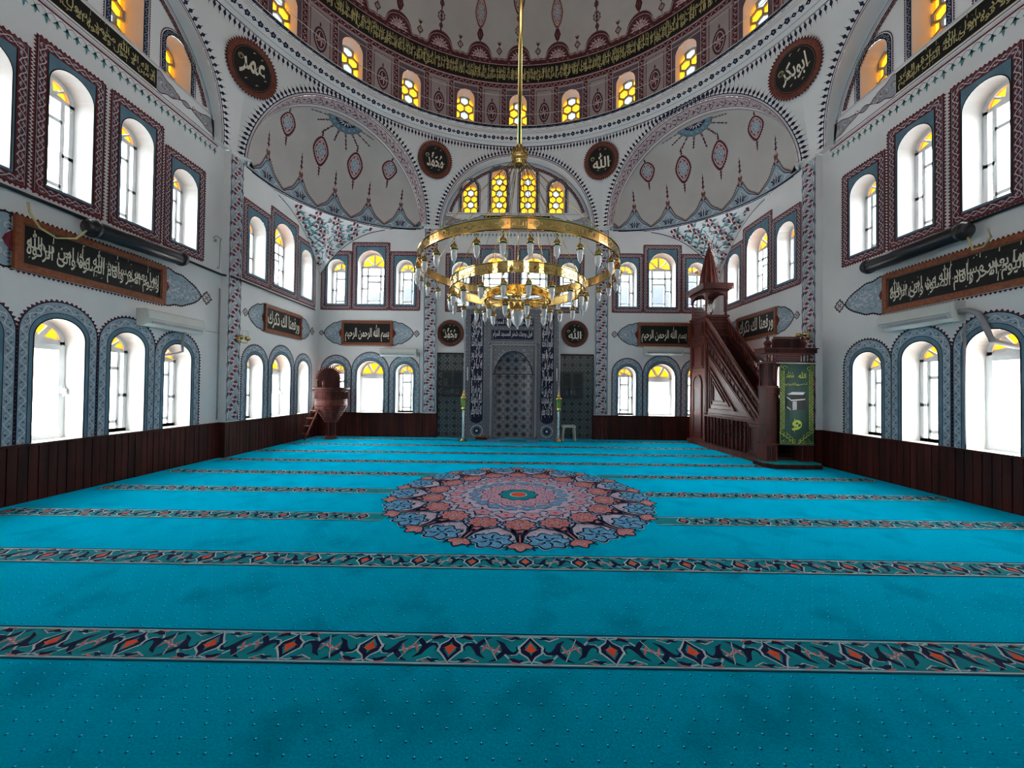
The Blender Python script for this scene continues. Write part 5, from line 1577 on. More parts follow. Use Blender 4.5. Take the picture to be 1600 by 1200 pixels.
    P.curl(*pol(.73, b - .05), b, .045, .009, 'c_salmon', 2, 1, .9, 7); P.curl(*pol(.73, b + .05), b, .045, .009, 'c_pink', 2, -1, .9, 7)
lobe_ring(.24, .29, 12, 0, 'c_pink', 4, 8, .7, 'c_navy', .012)
for j in range(12):
    a = 2 * PI * (j + .5) / 12; c = pol(.215, a); P.disc(*c, .058, 'c_navy', 6, 10); P.disc(*c, .05, 'c_lilac', 7, 10); P.disc(*c, .03, 'c_pink', 8, 8); P.disc(*c, .014, 'c_navy', 9, 6)
lobe_ring(.135, .155, 10, 0, 'c_navy', 6, 6); lobe_ring(.125, .145, 10, 0, 'c_teal', 7, 6); P.disc(*MC, .125, 'c_white', 8, 20); P.disc(*MC, .105, 'c_orange', 9, 20)
part(P, 'carpet_medallion', CARPET)
# ------------------------------------------------------------------ mihrab (prayer niche)
YM = 5.90
X0, X1 = -1.62, 1.26
XC = (X0 + X1) / 2
MIH = empty('prayer_niche', (XC, YM, 0), 'tall tiled prayer niche with navy calligraphy strips in the middle of the back wall', 'prayer niche')
ZT = 3.95
na, nb, nz_s, nz_t = -.70, .43, 1.95, 2.62        # niche opening
nc = (na + nb) / 2
def ogive(q):    # pointed head, q -1..1
    a = abs(q); return nz_s + (nz_t - nz_s) * (1 - a ** 2.2) ** .62 * (1 - .0 * a)
mb = MB(); SM = Plane((0, YM, 0), (1, 0, 0), (0, -1, 0))
mb.box(X0, X0 + .01, YM, 6.215, 0.013, ZT, 'tile_small'); mb.box(X1 - .01, X1, YM, 6.215, 0.013, ZT, 'tile_small')
mb.box(X0, X1, YM + .01, 6.215, ZT - .01, ZT, 'tile_small')
us = sorted({X0, X1} | {nc + (nb - na) / 2 * -math.cos(PI * i / 24) for i in range(25)})
for a, b in zip(us, us[1:]):
    m = (a + b) / 2
    if na < m < nb:
        qa, qb = (a - nc) / ((nb - na) / 2), (b - nc) / ((nb - na) / 2)
        mb.quad(SM(a, ogive(min(1, max(-1, qa)))), SM(b, ogive(min(1, max(-1, qb)))), SM(b, ZT), SM(a, ZT), 'tile_small')
    else: mb.quad(SM(a, .013), SM(b, .013), SM(b, ZT), SM(a, ZT), 'tile_small')
part(mb, 'tiled_body', MIH)
# niche: half cylinder with a ribbed pointed half dome; walls pushed into the plinth behind
mb = MB(); n = 20; hw_ = (nb - na) / 2; dp = .30
def nich(i): a = PI * i / n; return (nc - hw_ * math.cos(a), YM + dp * math.sin(a))
for i in range(n):
    p, q = nich(i), nich(i + 1)
    mb.add([(p[0], p[1], .013), (q[0], q[1], .013), (q[0], q[1], nz_s), (p[0], p[1], nz_s)], ((0, 1, 2, 3),), 'tile_niche')
    for k in range(8):
        def pt(j, kk):
            f = kk / 8; sc_ = (1 - f ** 2.2) ** .0 if False else math.sqrt(max(0, 1 - f ** 2)) ** .9
            a = PI * j / n; return (nc - hw_ * math.cos(a) * sc_, YM + dp * math.sin(a) * sc_, nz_s + (nz_t - nz_s) * f)
        mb.add([pt(i, k), pt(i + 1, k), pt(i + 1, k + 1), pt(i, k + 1)], ((0, 1, 2, 3),), 'tile_niche')
part(mb, 'niche', MIH)
T = lambda u, z, d: SM(u, z, d)
def slab(u0, u1, z0, z1, d, mat, name, d0=0.0):
    mb = MB(); mb.prism(T, [(u0, z0), (u1, z0), (u1, z1), (u0, z1)], d0, d, mat); return part(mb, name, MIH)
# frame strips round the niche field
mb = MB()
for a, b, c, d in ((-.86, -.78, .05, 2.86), (.51, .59, .05, 2.86), (-.86, .59, 2.78, 2.86)):
    mb.prism(T, [(a, c), (b, c), (b, d), (a, d)], 0, .03, 'tile_dark')
for a, b in ((-.80, -.78), (.51, .53)): mb.prism(T, [(a, .05), (b, .05), (b, 2.80), (a, 2.80)], 0, .045, 'p_grey')
mb.prism(T, [(-.78, nz_s - .02), (.51, nz_s - .02), (.51, nz_s), (-.78, nz_s)], 0, .012, 'p_black')
for a in (X0, X1 - .05): mb.prism(T, [(a, .013), (a + .05, .013), (a + .05, ZT), (a, ZT)], 0, .03, 'p_grey')
mb.prism(T, [(X0, ZT - .06), (X1, ZT - .06), (X1, ZT + .02), (X0, ZT + .02)], 0, .05, 'p_grey')
part(mb, 'moulding', MIH)
P = Paint(SM)
q = [nc + hw_ * 1.0 * -math.cos(PI * i / 24) for i in range(25)]
P.stroke([(x, ogive((x - nc) / hw_)) for x in q], .03, 'p_navy', 1)
for sg in (-1, 1):
    for i in range(4):
        P.curl(nc + sg * (.30 + .08 * i), 2.62 - .12 * i + .02, i, .05, .012, 'p_light', 1, sg, .8, 7)
vine(P, [(-.82, .1), (-.82, 2.82), (.55, 2.82), (.55, .1)], .07, .14, 'p_light', 'p_grey', 22, False, .009, False)
part(P, 'painted_ornament', MIH)
def navy_strip(a, b, z0, z1, nm='calligraphy_strip'):
    mb = MB(); c = (a + b) / 2; r = (b - a) / 2
    mb.prism(T, [(a, z0 + .12), (c - r * .6, z0 + .03), (c, z0), (c + r * .6, z0 + .03), (b, z0 + .12), (b, z1), (a, z1)], 0, .02, 'p_navy')
    o = part(mb, nm, MIH)
    P = Paint(Plane(SM(0, 0, .02), SM.eu, SM.n))
    ws = KURSI.split(' '); n = 9; h = (z1 - z0 - .2) / n
    for i in range(n):
        s = shape(' '.join(ws[i * 3 % 25:i * 3 % 25 + 3])); za = z1 - .05 - h * (i + 1)
        letters(P, s, a + .03, b - .03, za - .03, za + h * 1.15, 'p_light', 1, .02)
    for i in range(34):
        x = random.uniform(a + .04, b - .04); z = random.uniform(z0 + .2, z1 - .2); P.stroke([(x, z), (x + .01, z + .16)], [.02, .01], 'p_light', 1)
    part(P, 'lettering', o)
navy_strip(-1.42, -1.04, .47, 3.72); navy_strip(.685, 1.065, .47, 3.72)
for c in (-1.21, .875):
    mb = MB(); mb.prism(T, [(c + .18 * math.cos(2 * PI * i / 24), .25 + .18 * math.sin(2 * PI * i / 24)) for i in range(24)], 0, .015, 'p_light')
    o = part(mb, 'rosette_tile', MIH)
    P = Paint(Plane(SM(0, 0, .015), SM.eu, SM.n)); P.disc(c, .25, .165, 'p_steel', 0, 24); 
    for i in range(12):
        a = 2 * PI * i / 12; P.leaf(c + .03 * math.cos(a), .25 + .03 * math.sin(a), a, .12, .04, 'p_navy', 1, 0, 4)
    P.disc(c, .25, .035, 'p_light', 2, 8); part(P, 'painted_ornament', o)
for a, b, z0, z1, s in ((-.80, .46, 2.96, 3.28, FEVEL), (-.80, .46, 3.36, 3.62, shape('كلما دخل عليها زكريا المحراب'))):
    mb = MB(); mb.prism(T, [(a, z0), (b, z0), (b, z1), (a, z1)], 0, .02, 'p_navy'); o = part(mb, 'calligraphy_tile', MIH)
    P = Paint(Plane(SM(0, 0, .02), SM.eu, SM.n)); letters(P, s, a + .04, b - .04, z0 + .04, z1 - .04, 'p_light', 1, .02)
    P.stroke(rect_pts(a + .015, b - .015, z0 + .015, z1 - .015), .01, 'p_grey', 1, True); part(P, 'lettering', o)
# tiled bays beside the niche with their cupboards
for x0, x1, nm in ((-2.47, X0, 'left'), (X1, 2.31, 'right')):
    mb = MB(); mb.box(x0, x1, 6.17, 6.215, .013, 2.55, 'tile_dark'); mb.box(x0, x1, 6.155, 6.215, 2.55, 2.59, 'p_black')
    mb.box(x0, x0 + .03, 6.15, 6.17, .013, 2.55, 'cabinet_black'); mb.box(x1 - .03, x1, 6.15, 6.17, .013, 2.55, 'cabinet_black')
    r = empty('tiled_panel', ((x0 + x1) / 2, 6.19, 0), 'dark patterned wall tiling in the bay to the %s of the prayer niche' % nm, 'wall tiling')
    part(mb, 'tiling', r)
for x0, x1, nm in ((-2.30, -1.64, 'left'), (1.30, 1.96, 'right')):
    r = empty('wall_cupboard', ((x0 + x1) / 2, 6.1, 1.24), 'black glass-fronted wall cupboard %s of the prayer niche' % nm, 'cupboard')
    y0, y1 = 6.02, 6.168; z0, z1 = 1.24, 2.04
    mb = MB(); t = .03
    mb.box(x0, x1, y1 - .01, y1, z0, z1, 'cabinet_black')
    for a in ((x0, x0 + t, z0, z1), (x1 - t, x1, z0, z1), (x0, x1, z0, z0 + t), (x0, x1, z1 - t, z1)): mb.box(a[0], a[1], y0, y1, a[2], a[3], 'cabinet_black')
    part(mb, 'body', r)
    mb = MB(); mb.box(x0 + t, x1 - t, y0 + .03, y1 - .01, 1.58, 1.60, 'shelf_white'); part(mb, 'shelf', r)
    m = (x0 + x1) / 2
    for a, b in ((x0, m - .003), (m + .003, x1)):
        mb = MB(); f = .055
        for c in ((a, a + f, z0, z1), (b - f, b, z0, z1), (a + f, b - f, z0, z0 + f * 1.6), (a + f, b - f, z1 - f, z1)): mb.box(c[0], c[1], y0 - .02, y0, c[2], c[3], 'cabinet_black')
        d = part(mb, 'door', r)
        mb = MB(); mb.box(a + f, b - f, y0 - .012, y0 - .008, z0 + f, z1 - f, 'glass_cabinet'); part(mb, 'door_glass', d)
        mb = MB(); hx = b - .025 if a == x0 else a + .025; mb.box(hx - .006, hx + .006, y0 - .045, y0 - .02, 1.36, 1.48, 'chrome'); part(mb, 'handle', d)
# white things on the cupboard shelves
for i, (x, z, h, wdt, m_, lab) in enumerate(((-2.19, 1.60, .20, .10, 'shelf_white', 'grey-white file box on the shelf of the left cupboard'), (-1.84, 1.27, .2, .10, 'shelf_white', 'pale folder pile in the bottom of the left cupboard, right side'),
        (-2.12, 1.27, .17, .12, 'p_grey', 'grey box in the bottom of the left cupboard, left side'), (1.50, 1.27, .24, .07, 'p_light', 'slim white bottle in the right cupboard, left door'), (1.72, 1.27, .30, .09, 'p_light', 'taller white bottle in the right cupboard, right door'))):
    mb = MB()
    if 'bottle' in lab: mb.lathe([(0, 0), (wdt / 2, 0), (wdt / 2, h * .72), (wdt * .2, h * .85), (wdt * .2, h), (0, h)], m_, (x, 6.08, z + .001), 12)
    else:
        mb.box(x - wdt / 2, x + wdt / 2, 6.05, 6.14, z + .001, z + h, m_); mb.box(x - wdt / 2 - .004, x + wdt / 2 + .004, 6.045, 6.05, z + h * .6, z + h * .72, 'p_navy')
    o = mb.build('bottle' if 'bottle' in lab else 'file_box', None, (x, 6.09, z)); tag(o, lab, 'bottle' if 'bottle' in lab else 'box')

# candlesticks
def candlestick(x, y, lab):
    r = empty('candlestick', (x, y, .018), lab, 'candlestick')
    mb = MB(); mb.lathe([(0, 0), (.11, 0), (.11, .02), (.085, .03), (.08, .05), (.055, .07), (.05, .08)], 'gold', (x, y, .018), 20); part(mb, 'base', r)
    mb = MB(); mb.lathe([(.045, .07), (.045, .86), (.05, .88)], 'chrome', (x, y, .018), 14)
    for k in range(24):
        mb.lathe([(.046, .08 + k * .033), (.05, .095 + k * .033), (.046, .11 + k * .033)], 'chrome', (x, y, .018), 10)
    part(mb, 'stem', r)
    mb = MB(); mb.lathe([(.05, .87), (.075, .90), (.06, .93), (.07, .98), (.088, 1.10), (.095, 1.20), (.10, 1.21), (.10, 1.225), (.085, 1.23)], 'lime_gold', (x, y, .018), 18); part(mb, 'cup', r, 'yellow-green metal cup')
    mb = MB(); mb.lathe([(.10, 1.225), (.10, 1.245), (.055, 1.27), (.05, 1.29), (.06, 1.31), (.035, 1.34), (.02, 1.37), (.028, 1.39), (.01, 1.42), (.002, 1.45)], 'gold', (x, y, .018), 16); part(mb, 'finial', r)
candlestick(-1.53, 5.33, 'tall brass candlestick standing left of the prayer niche')
candlestick(1.17, 5.40, 'tall brass candlestick standing right of the prayer niche by the stool')
# slim lamp tubes on the sides of the niche
for x, lab in ((-1.50, 'slim vertical white tube light on the left edge of the prayer niche'), (1.16, 'slim vertical white tube light on the right edge of the prayer niche')):
    r = empty('tube_light', (x, YM - .03, 1.74), lab, 'light')
    mb = MB(); mb.box(x - .018, x + .018, YM - .032, YM - .022 + .02, 1.74, 2.14, 'steel_white'); part(mb, 'holder', r)
    mb = MB(); mb.tube([(x, YM - .045, 1.76), (x, YM - .045, 2.12)], .012, 'upvc', 8); part(mb, 'tube', r)
# stool
def stool(x, y):
    r = empty('stool', (x, y, .018), 'cream plastic stool to the right of the niche beside a candlestick', 'stool')
    mb = MB(); h = .46
    mb.v = []; s = .19
    def sq(s_, z, rr=.03):
        out = []
        for cx, cy2, a in ((s_ - rr, s_ - rr, 0), (-s_ + rr, s_ - rr, PI / 2), (-s_ + rr, -s_ + rr, PI), (s_ - rr, -s_ + rr, 1.5 * PI)):
            for k in range(4): out.append((x + cx + rr * math.cos(a + PI / 6 * k), y + cy2 + rr * math.sin(a + PI / 6 * k), z))
        return out
    R_ = [sq(s - .01, h), sq(s, h - .01), sq(s + .005, h - .06), sq(s - .01, h - .06)]
    mb.add(sum(R_, []), [tuple(range(16))] + [(j * 16 + i, (j + 1) * 16 + i, (j + 1) * 16 + (i + 1) % 16, j * 16 + (i + 1) % 16) for j in range(3) for i in range(16)], 'stool_plastic')
    mb.box(x - .10, x + .10, y - .012, y + .012, h - .0005, h + .002, 'minbar_dark'); part(mb, 'seat', r)
    for sx in (-1, 1):
        for sy in (-1, 1):
            mb = MB(); a, b = .175, .20
            v = [(x + sx * q, y + sy * w_, z) for z, e, t_ in ((h - .05, a, .05), (.018, b, .035)) for q, w_ in ((e, e), (e - t_, e), (e - t_, e - .015), (e - .015, e - .015), (e - .015, e - t_), (e, e - t_))]
            mb.add(v, [(i, (i + 1) % 6, 6 + (i + 1) % 6, 6 + i) for i in range(6)] + [tuple(range(6)), tuple(range(11, 5, -1))], 'stool_plastic'); part(mb, 'leg', r)
stool(1.51, 5.80)
# prayer rug, wooden step, steel barrier strip
mb = MB(); mb.box(-.85, .62, 5.02, 5.80, .016, .026, 'c_blue'); r = empty('prayer_rug', (-.1, 5.4, .013), 'small lighter blue prayer rug lying in front of the niche', 'rug'); part(mb, 'pile', r)
P = Paint(Plane((0, 0, .026), (1, 0, 0), (0, 0, 1))); P.S.ev = Vector((0, 1, 0))
P.stroke(rect_pts(-.78, .55, 5.08, 5.74), .03, 'c_teal', 0, True); P.stroke(rect_pts(-.55, .32, 5.2, 5.66), .02, 'c_white', 0, True)
P.poly([(-.5, 5.22), (.27, 5.22), (.27, 5.5), (-.115, 5.62), (-.5, 5.5)], 'c_teal', 1); part(P, 'woven_pattern', r)
mb = MB(); mb.box(-1.22, -.90, 5.66, 5.84, .018, .08, 'wainscot_wood'); mb.box(-1.24, -.88, 5.64, 5.86, .08, .10, 'frame_wood')
tag(mb.build('wooden_step', None, (-.97, 5.79, .013)), 'low brown wooden step at the left foot of the niche', 'step')

# ------------------------------------------------------------------ roundels
def roundel(c, n, r, glyph, lab, wood, up=Vector((0, 0, 1)), extra=None):
    """round plaque centred at c facing n"""
    n = n.normalized(); eu = up.cross(n).normalized(); ev = n.cross(eu)
    root = empty('calligraphy_roundel', c, lab, 'wall plaque')
    T = lambda u, z, d: c + eu * u + ev * z + n * d
    N = 48
    mb = MB(); ring = lambda q: [(q * math.cos(2 * PI * i / N), q * math.sin(2 * PI * i / N)) for i in range(N)]
    o, i_ = ring(r * .92), ring(r * .74)
    v = [T(u, z, 0.0) for u, z in o] + [T(u, z, .025) for u, z in ring(r * .91)] + [T(u, z, .03) for u, z in ring(r * .86)] + [T(u, z, .014) for u, z in i_]
    mb.add(v, [(j * N + i, j * N + (i + 1) % N, (j + 1) * N + (i + 1) % N, (j + 1) * N + i) for j in range(3) for i in range(N)], wood)
    nt_ = 54
    for i in range(nt_):
        a, b = 2 * PI * i / nt_, 2 * PI * (i + 1) / nt_; m = (a + b) / 2
        mb.add([T(r * .9 * math.cos(a), r * .9 * math.sin(a), .012), T(r * .9 * math.cos(b), r * .9 * math.sin(b), .012), T(r * math.cos(m), r * math.sin(m), .012)], ((0, 1, 2),), 'p_wine')
    part(mb, 'rim', root)
    mb = MB(); mb.add([T(u, z, .013) for u, z in i_], (tuple(range(N)),), 'p_black'); part(mb, 'disc', root)
    Pl = Plane((0, 0, 0), eu, n); Pl.O = c + n * .014; Pl.ev = ev; P = Paint(Pl)
    k = r * .74
    P.stroke([(k * .94 * math.cos(2 * PI * i / N), k * .94 * math.sin(2 * PI * i / N)) for i in range(N)], .008, 'p_brown', 0, True)
    letters(P, glyph, -k * .62, k * .62, -k * .5, k * .52, 'p_cream', 1, .024)
    P.curl(-k * .62, k * .22, 0, k * .16, .014, 'p_gold', 1, 1, 1.6, 12)
    for a, b in ((.3, .66), (-.1, .72), (.62, -.2), (-.3, -.66), (.25, -.68)): P.leaf(k * a, k * b, .5, k * .16, .02, 'p_gold', 1, .2, 4)
    part(P, 'lettering', root)
UMAR, EBU = shape('عمر'), shape('ابوبكر')
roundel(Vector((-2.087, 6.215, 3.20)), Vector((0, -1, 0)), .43, MUH, 'round black plaque with rust rim left of the prayer niche above the cupboard', 'rim_rust')
roundel(Vector((1.737, 6.215, 3.22)), Vector((0, -1, 0)), .43, ALLAH, 'round black plaque with rust rim right of the prayer niche above the cupboard', 'rim_rust')
for kv, z, r, g, lab in ((0, 8.22, .52, MUH, 'round black plaque high on the wall left of the central arch'), (1, 8.22, .52, ALLAH, 'round black plaque high on the wall right of the central arch'),
                         (7, 8.17, .53, UMAR, 'round black plaque high up between left wall arch and corner half dome'), (2, 8.17, .53, EBU, 'round black plaque high up between right wall arch and corner half dome')):
    f = spandrel_f(kv); M, e1, e2, L, hw, ri = face(kv)
    p = f(-L / 2 + .02, z); n = (dc - Vector((p.x, p.y, 0))); n.normalize()
    tl = Vector((0, 0, 0)); p1 = f(-L / 2 + .02, z + .3); p0 = f(-L / 2 + .02, z - .3); upv = (p1 - p0).normalized()
    nn = (n - upv * n.dot(upv)).normalized()
    roundel(p + nn * .10, nn, r, g, lab, 'rim_rust', upv)

# ------------------------------------------------------------------ air conditioners, heaters, cables, sconces
def aircon(S, u0, u1, z0, z1, lab, pipe=None):
    r = empty('air_conditioner', S((u0 + u1) / 2, z0), lab, 'air conditioner')
    T = lambda u, z, d: S(u, z, d)
    prof = [(.0, z0 + .03), (.0, z1), (.15, z1), (.20, z1 - .03), (.215, z0 + .12), (.19, z0 + .04), (.13, z0), (.03, z0)]
    mb = MB(); n = len(prof)
    v = [S(u0, z, d + .002) for d, z in prof] + [S(u1, z, d + .002) for d, z in prof]
    mb.add(v, [tuple(range(n)), tuple(range(2 * n - 1, n - 1, -1))] + [(i, (i + 1) % n, n + (i + 1) % n, n + i) for i in range(n)], 'steel_white'); part(mb, 'casing', r)
    mb = MB(); mb.prism(lambda u, z, d: S(u, z, d), [(u0 + .06, z0 + .045), (u1 - .06, z0 + .045), (u1 - .06, z0 + .085), (u0 + .06, z0 + .085)], .195, .213, 'p_grey'); part(mb, 'air_flap', r)
    mb = MB(); mb.prism(T, [(u0 + .02, z0 + .115), (u1 - .02, z0 + .115), (u1 - .02, z0 + .121), (u0 + .02, z0 + .121)], .19, .222, 'p_grey'); part(mb, 'panel_seam', r)
    if pipe:
        mb = MB(); mb.tube([S(*p) for p in pipe[0]], pipe[1], 'grey_pipe', 8); part(mb, 'pipe', r)
aircon(S_LEFTC, .76, 1.86, 2.46, 2.74, 'white wall air conditioner on the left wall under the long calligraphy panel', ([(1.55, 2.47, .1), (1.56, 2.30, .04), (1.57, 2.12, .04), (1.54, 2.06, -.10), (1.48, 2.02, -.28)], .022))
aircon(S_RIGHTC, -1.10, -.06, 2.53, 2.82, 'white wall air conditioner on the right wall under the long calligraphy panel', ([(-.06, 2.66, .1), (.02, 2.66, .06), (.12, 2.60, .05), (.20, 2.40, .05), (.24, 2.22, .02), (.28, 2.14, -.2), (.30, 2.12, -.3)], .035))
aircon(S_BACK, -4.15, -3.05, 2.44, 2.69, 'white wall air conditioner on the back wall beside the left pilaster', ([(-3.05, 2.56, .1), (-3.0, 2.56, .04), (-2.99, 2.5, .03), (-2.99, .8, .03)], .012))
aircon(S_BACK, 3.80, 4.93, 2.57, 2.83, 'white wall air conditioner on the back wall beside the pulpit', ([(4.93, 2.66, .08), (5.05, 2.66, .03), (5.5, 2.6, .03)], .012))
def heater(S, u0, u1, z0, z1, lab, sg):
    """long black roll case hung under the upper windows"""
    r = empty('heater_tube', S((u0 + u1) / 2, (z0 + z1) / 2), lab, 'wall heater')
    a = Vector(S(u0, z0, .19)); b = Vector(S(u1, z1, .19))
    mb = MB(); mb.tube([a, a.lerp(b, .02), a.lerp(b, .98), b], [.095, .115, .115, .09], 'black_plastic', 14)
    part(mb, 'case', r)
    for e, s_ in ((a, 0.0), (b, 1.0)):
        mb = MB(); c = a.lerp(b, .03 + .9 * s_); d = a.lerp(b, .07 + .9 * s_); mb.tube([c, d], .125, 'black_plastic', 14); part(mb, 'end_cap', r)
    for q in (.2, .8):
        c = a.lerp(b, q); w_ = S(c.dot(S.eu) - S.O.dot(S.eu), c.z, 0.0)
        mb = MB(); mb.tube([c, w_ + Vector((0, 0, .1))], .015, 'black_plastic', 6); part(mb, 'bracket', r)
    mb = MB(); mb.tube([a.lerp(b, .15) + Vector((0, 0, -.12)), a.lerp(b, .5) + Vector((0, 0, -.135)), a.lerp(b, .9) + Vector((0, 0, -.12))], .006, 'grey_pipe', 6); part(mb, 'lower_wire', r)
    # hanging yellow cable
    e = a if sg > 0 else b; o = -1 if sg > 0 else 1; eu = S.eu
    pts = [e + eu * (o * .62) + Vector((0, 0, .02)), e + eu * (o * .60) + Vector((0, 0, -.10)), e + eu * (o * .50) + Vector((0, 0, -.24)), e + eu * (o * .33) + Vector((0, 0, -.30)), e + eu * (o * .12) + Vector((0, 0, -.22)), e + Vector((0, 0, -.06))]
    if sg < 0: pts = [e2_ + eu * (-.1) for e2_ in [e + eu * .30 + Vector((0, 0, -.08)), e + eu * .33 + Vector((0, 0, -.2)), e + eu * .25 + Vector((0, 0, -.30)), e + eu * .14 + Vector((0, 0, -.30)), e + eu * .08 + Vector((0, 0, -.1))]]
    mb = MB(); mb.tube(pts, .012, 'wire_yellow', 6); part(mb, 'cable', r, 'yellow hanging cable')
heater(S_LEFTC, -.12, 1.40, 3.68, 3.74, 'long black tubular heater mounted under the upper windows of the left wall', 1)
def heaterR():
    heater(S_RIGHTC, -1.36, .14, 3.70, 3.74, 'long black tubular heater mounted under the upper windows of the right wall', -1)
heaterR()
mb = MB(); mb.tube([S_LEFTC(-2.6, 3.86, .03), S_LEFTC(0, 3.84, .03), S_LEFTC(2.44, 3.80, .03), S_LEFT(2.55, 3.79, .05), S_LEFT(5.8, 3.80, .03)], .022, 'black_plastic', 8)
tag(mb.build('wall_cable', None, tuple(S_LEFTC(1.5, 3.8, .03))), 'thick black cable running along the left wall below the upper windows', 'cable')
mb = MB(); mb.tube([S_RIGHTC(-.1, 3.88, .03), S_RIGHTC(1.2, 3.90, .03), S_RIGHTC(2.6, 3.90, .03)], .022, 'black_plastic', 8)
tag(mb.build('wall_cable', None, tuple(S_RIGHTC(.5, 3.88, .03))), 'thick black cable running along the right wall from the heater', 'cable')
mb = MB(); mb.tube([S_LEFTC(2.40, 3.5, .03), S_LEFTC(2.40, .8, .03)], .014, 'grey_pipe', 6); mb.tube([S_LEFTC(1.9, 2.58, .02), S_LEFTC(2.40, 2.58, .02)], .006, 'grey_pipe', 6)
tag(mb.build('wall_conduit', None, tuple(S_LEFTC(2.4, .8, .03))), 'thin grey conduit rising beside the left pilaster', 'conduit')
mb = MB(); mb.tube([S_RIGHTC(-.05, 2.5, .03), S_RIGHTC(-.05, .8, .03)], .014, 'grey_pipe', 6)
tag(mb.build('wall_conduit', None, tuple(S_RIGHTC(-.05, .8, .03))), 'thin grey conduit between two blue-bordered windows on the right wall', 'conduit')
def bracket():
    S = S_LEFTC; r = empty('cable_bracket', S(2.3, 4.3), 'small bent grey wire bracket on the wall left of the left pilaster', 'bracket')
    mb = MB(); mb.tube([S(2.22, 4.48, .02), S(2.22, 4.52, .08), S(2.32, 4.50, .1), S(2.36, 4.44, .05), S(2.36, 3.9, .04), S(2.30, 3.88, .06), S(2.28, 3.92, .07)], .008, 'grey_pipe', 6); part(mb, 'rod', r)
    mb = MB(); mb.lathe([(0, 0), (.025, .01), (.02, .05), (0, .06)], 'grey_pipe', tuple(S(2.24, 4.40, .05)), 8); part(mb, 'hook', r)
bracket()
def sconce(S, u, z, lab):
    r = empty('wall_sconce', S(u, z), lab, 'wall lamp')
    mb = MB(); c = S(u, z, .02); mb.tube([S(u, z, .02), S(u, z, .05)], .06, 'gold', 14); part(mb, 'back_plate', r)
    for o in (-.10, .10):
        mb = MB(); mb.tube([S(u, z, .05), S(u + o * .4, z - .05, .12), S(u + o, z - .04, .16), S(u + o, z + .0, .16)], .009, 'gold', 8); part(mb, 'arm', r)
        mb = MB(); mb.lathe([(.01, 0), (.045, .015), (.06, .05), (.055, .085), (.035, .10), (.01, .105)], 'gold', tuple(S(u + o, z, .16)), 12); part(mb, 'shade', r)
    mb = MB(); mb.tube([S(u + .02, z + .05, .05), S(u + .05, z + .22, .10), S(u + .16, z + .22, .12), S(u + .2, z + .06, .12)], .005, 'gold', 6); part(mb, 'loop', r)
sconce(S_LEFT, 2.78, 2.48, 'brass double wall sconce on the left pilaster'); sconce(S_RIGHT, -2.66, 2.66, 'brass double wall sconce on the right pilaster above the pulpit gate')
# ------------------------------------------------------------------ chandelier
CX, CY = -.065, 0.0
CH = empty('chandelier', (CX, CY, 4.7), 'large three-tier golden ring chandelier with white glass lamps hanging from the dome', 'chandelier')
RINGS = ((1.364, 3.155, .125, 30, 12), (.925, 2.845, .13, 20, 10), (.455, 2.72, .12, 10, 6))
mb = MB(); mb.tube([(CX, CY, 4.80), (CX, CY, 16.1)], .030, 'gold', 16); part(mb, 'stem', CH)
mb = MB(); mb.lathe([(0, -.16), (.05, -.155), (.085, -.13), (.075, -.10), (.10, -.07), (.115, -.02), (.105, .02), (.07, .05), (.085, .075), (.055, .10), (.04, .15), (.03, .16)], 'gold', (CX, CY, 4.78), 24)
for i in range(10):
    a = 2 * PI * i / 10; c = (CX + .12 * math.cos(a), CY + .12 * math.sin(a), 4.80)
    mb.tube([(CX + .10 * math.cos(a), CY + .10 * math.sin(a), 4.76), c, (CX + .10 * math.cos(a), CY + .10 * math.sin(a), 4.86)], .012, 'gold', 6)
part(mb, 'hub', CH)
def lamp_proto():
    cap = MB(); z = 0
    for sg in (0, 1, 2):
        a = 2 * PI * sg / 3; cap.tube([(0, 0, -.018), (.042 * math.cos(a), .042 * math.sin(a), -.125)], .0022, 'gold', 4)
    cap.lathe([(0, 0), (.008, -.002), (.016, -.012), (.010, -.024), (0, -.03)], 'gold', (0, 0, 0), 8)
    cap.lathe([(0, -.055), (.008, -.06), (.006, -.075), (.018, -.085), (.03, -.10), (.040, -.125), (.046, -.132), (.046, -.14), (.034, -.15), (.030, -.155)], 'gold', (0, 0, 0), 12)
    gl = MB(); gl.lathe([(.030, -.15), (.035, -.17), (.035, -.20), (.031, -.235), (.022, -.265), (.010, -.280), (.004, -.284), (.006, -.290), (.004, -.298), (0, -.30)], 'frosted', (0, 0, 0), 12)
    return cap, gl
cap, gl = lamp_proto()
cap_o = cap.build('lamp', CH); gl_o = gl.build('lamp_glass', cap_o)
first = True
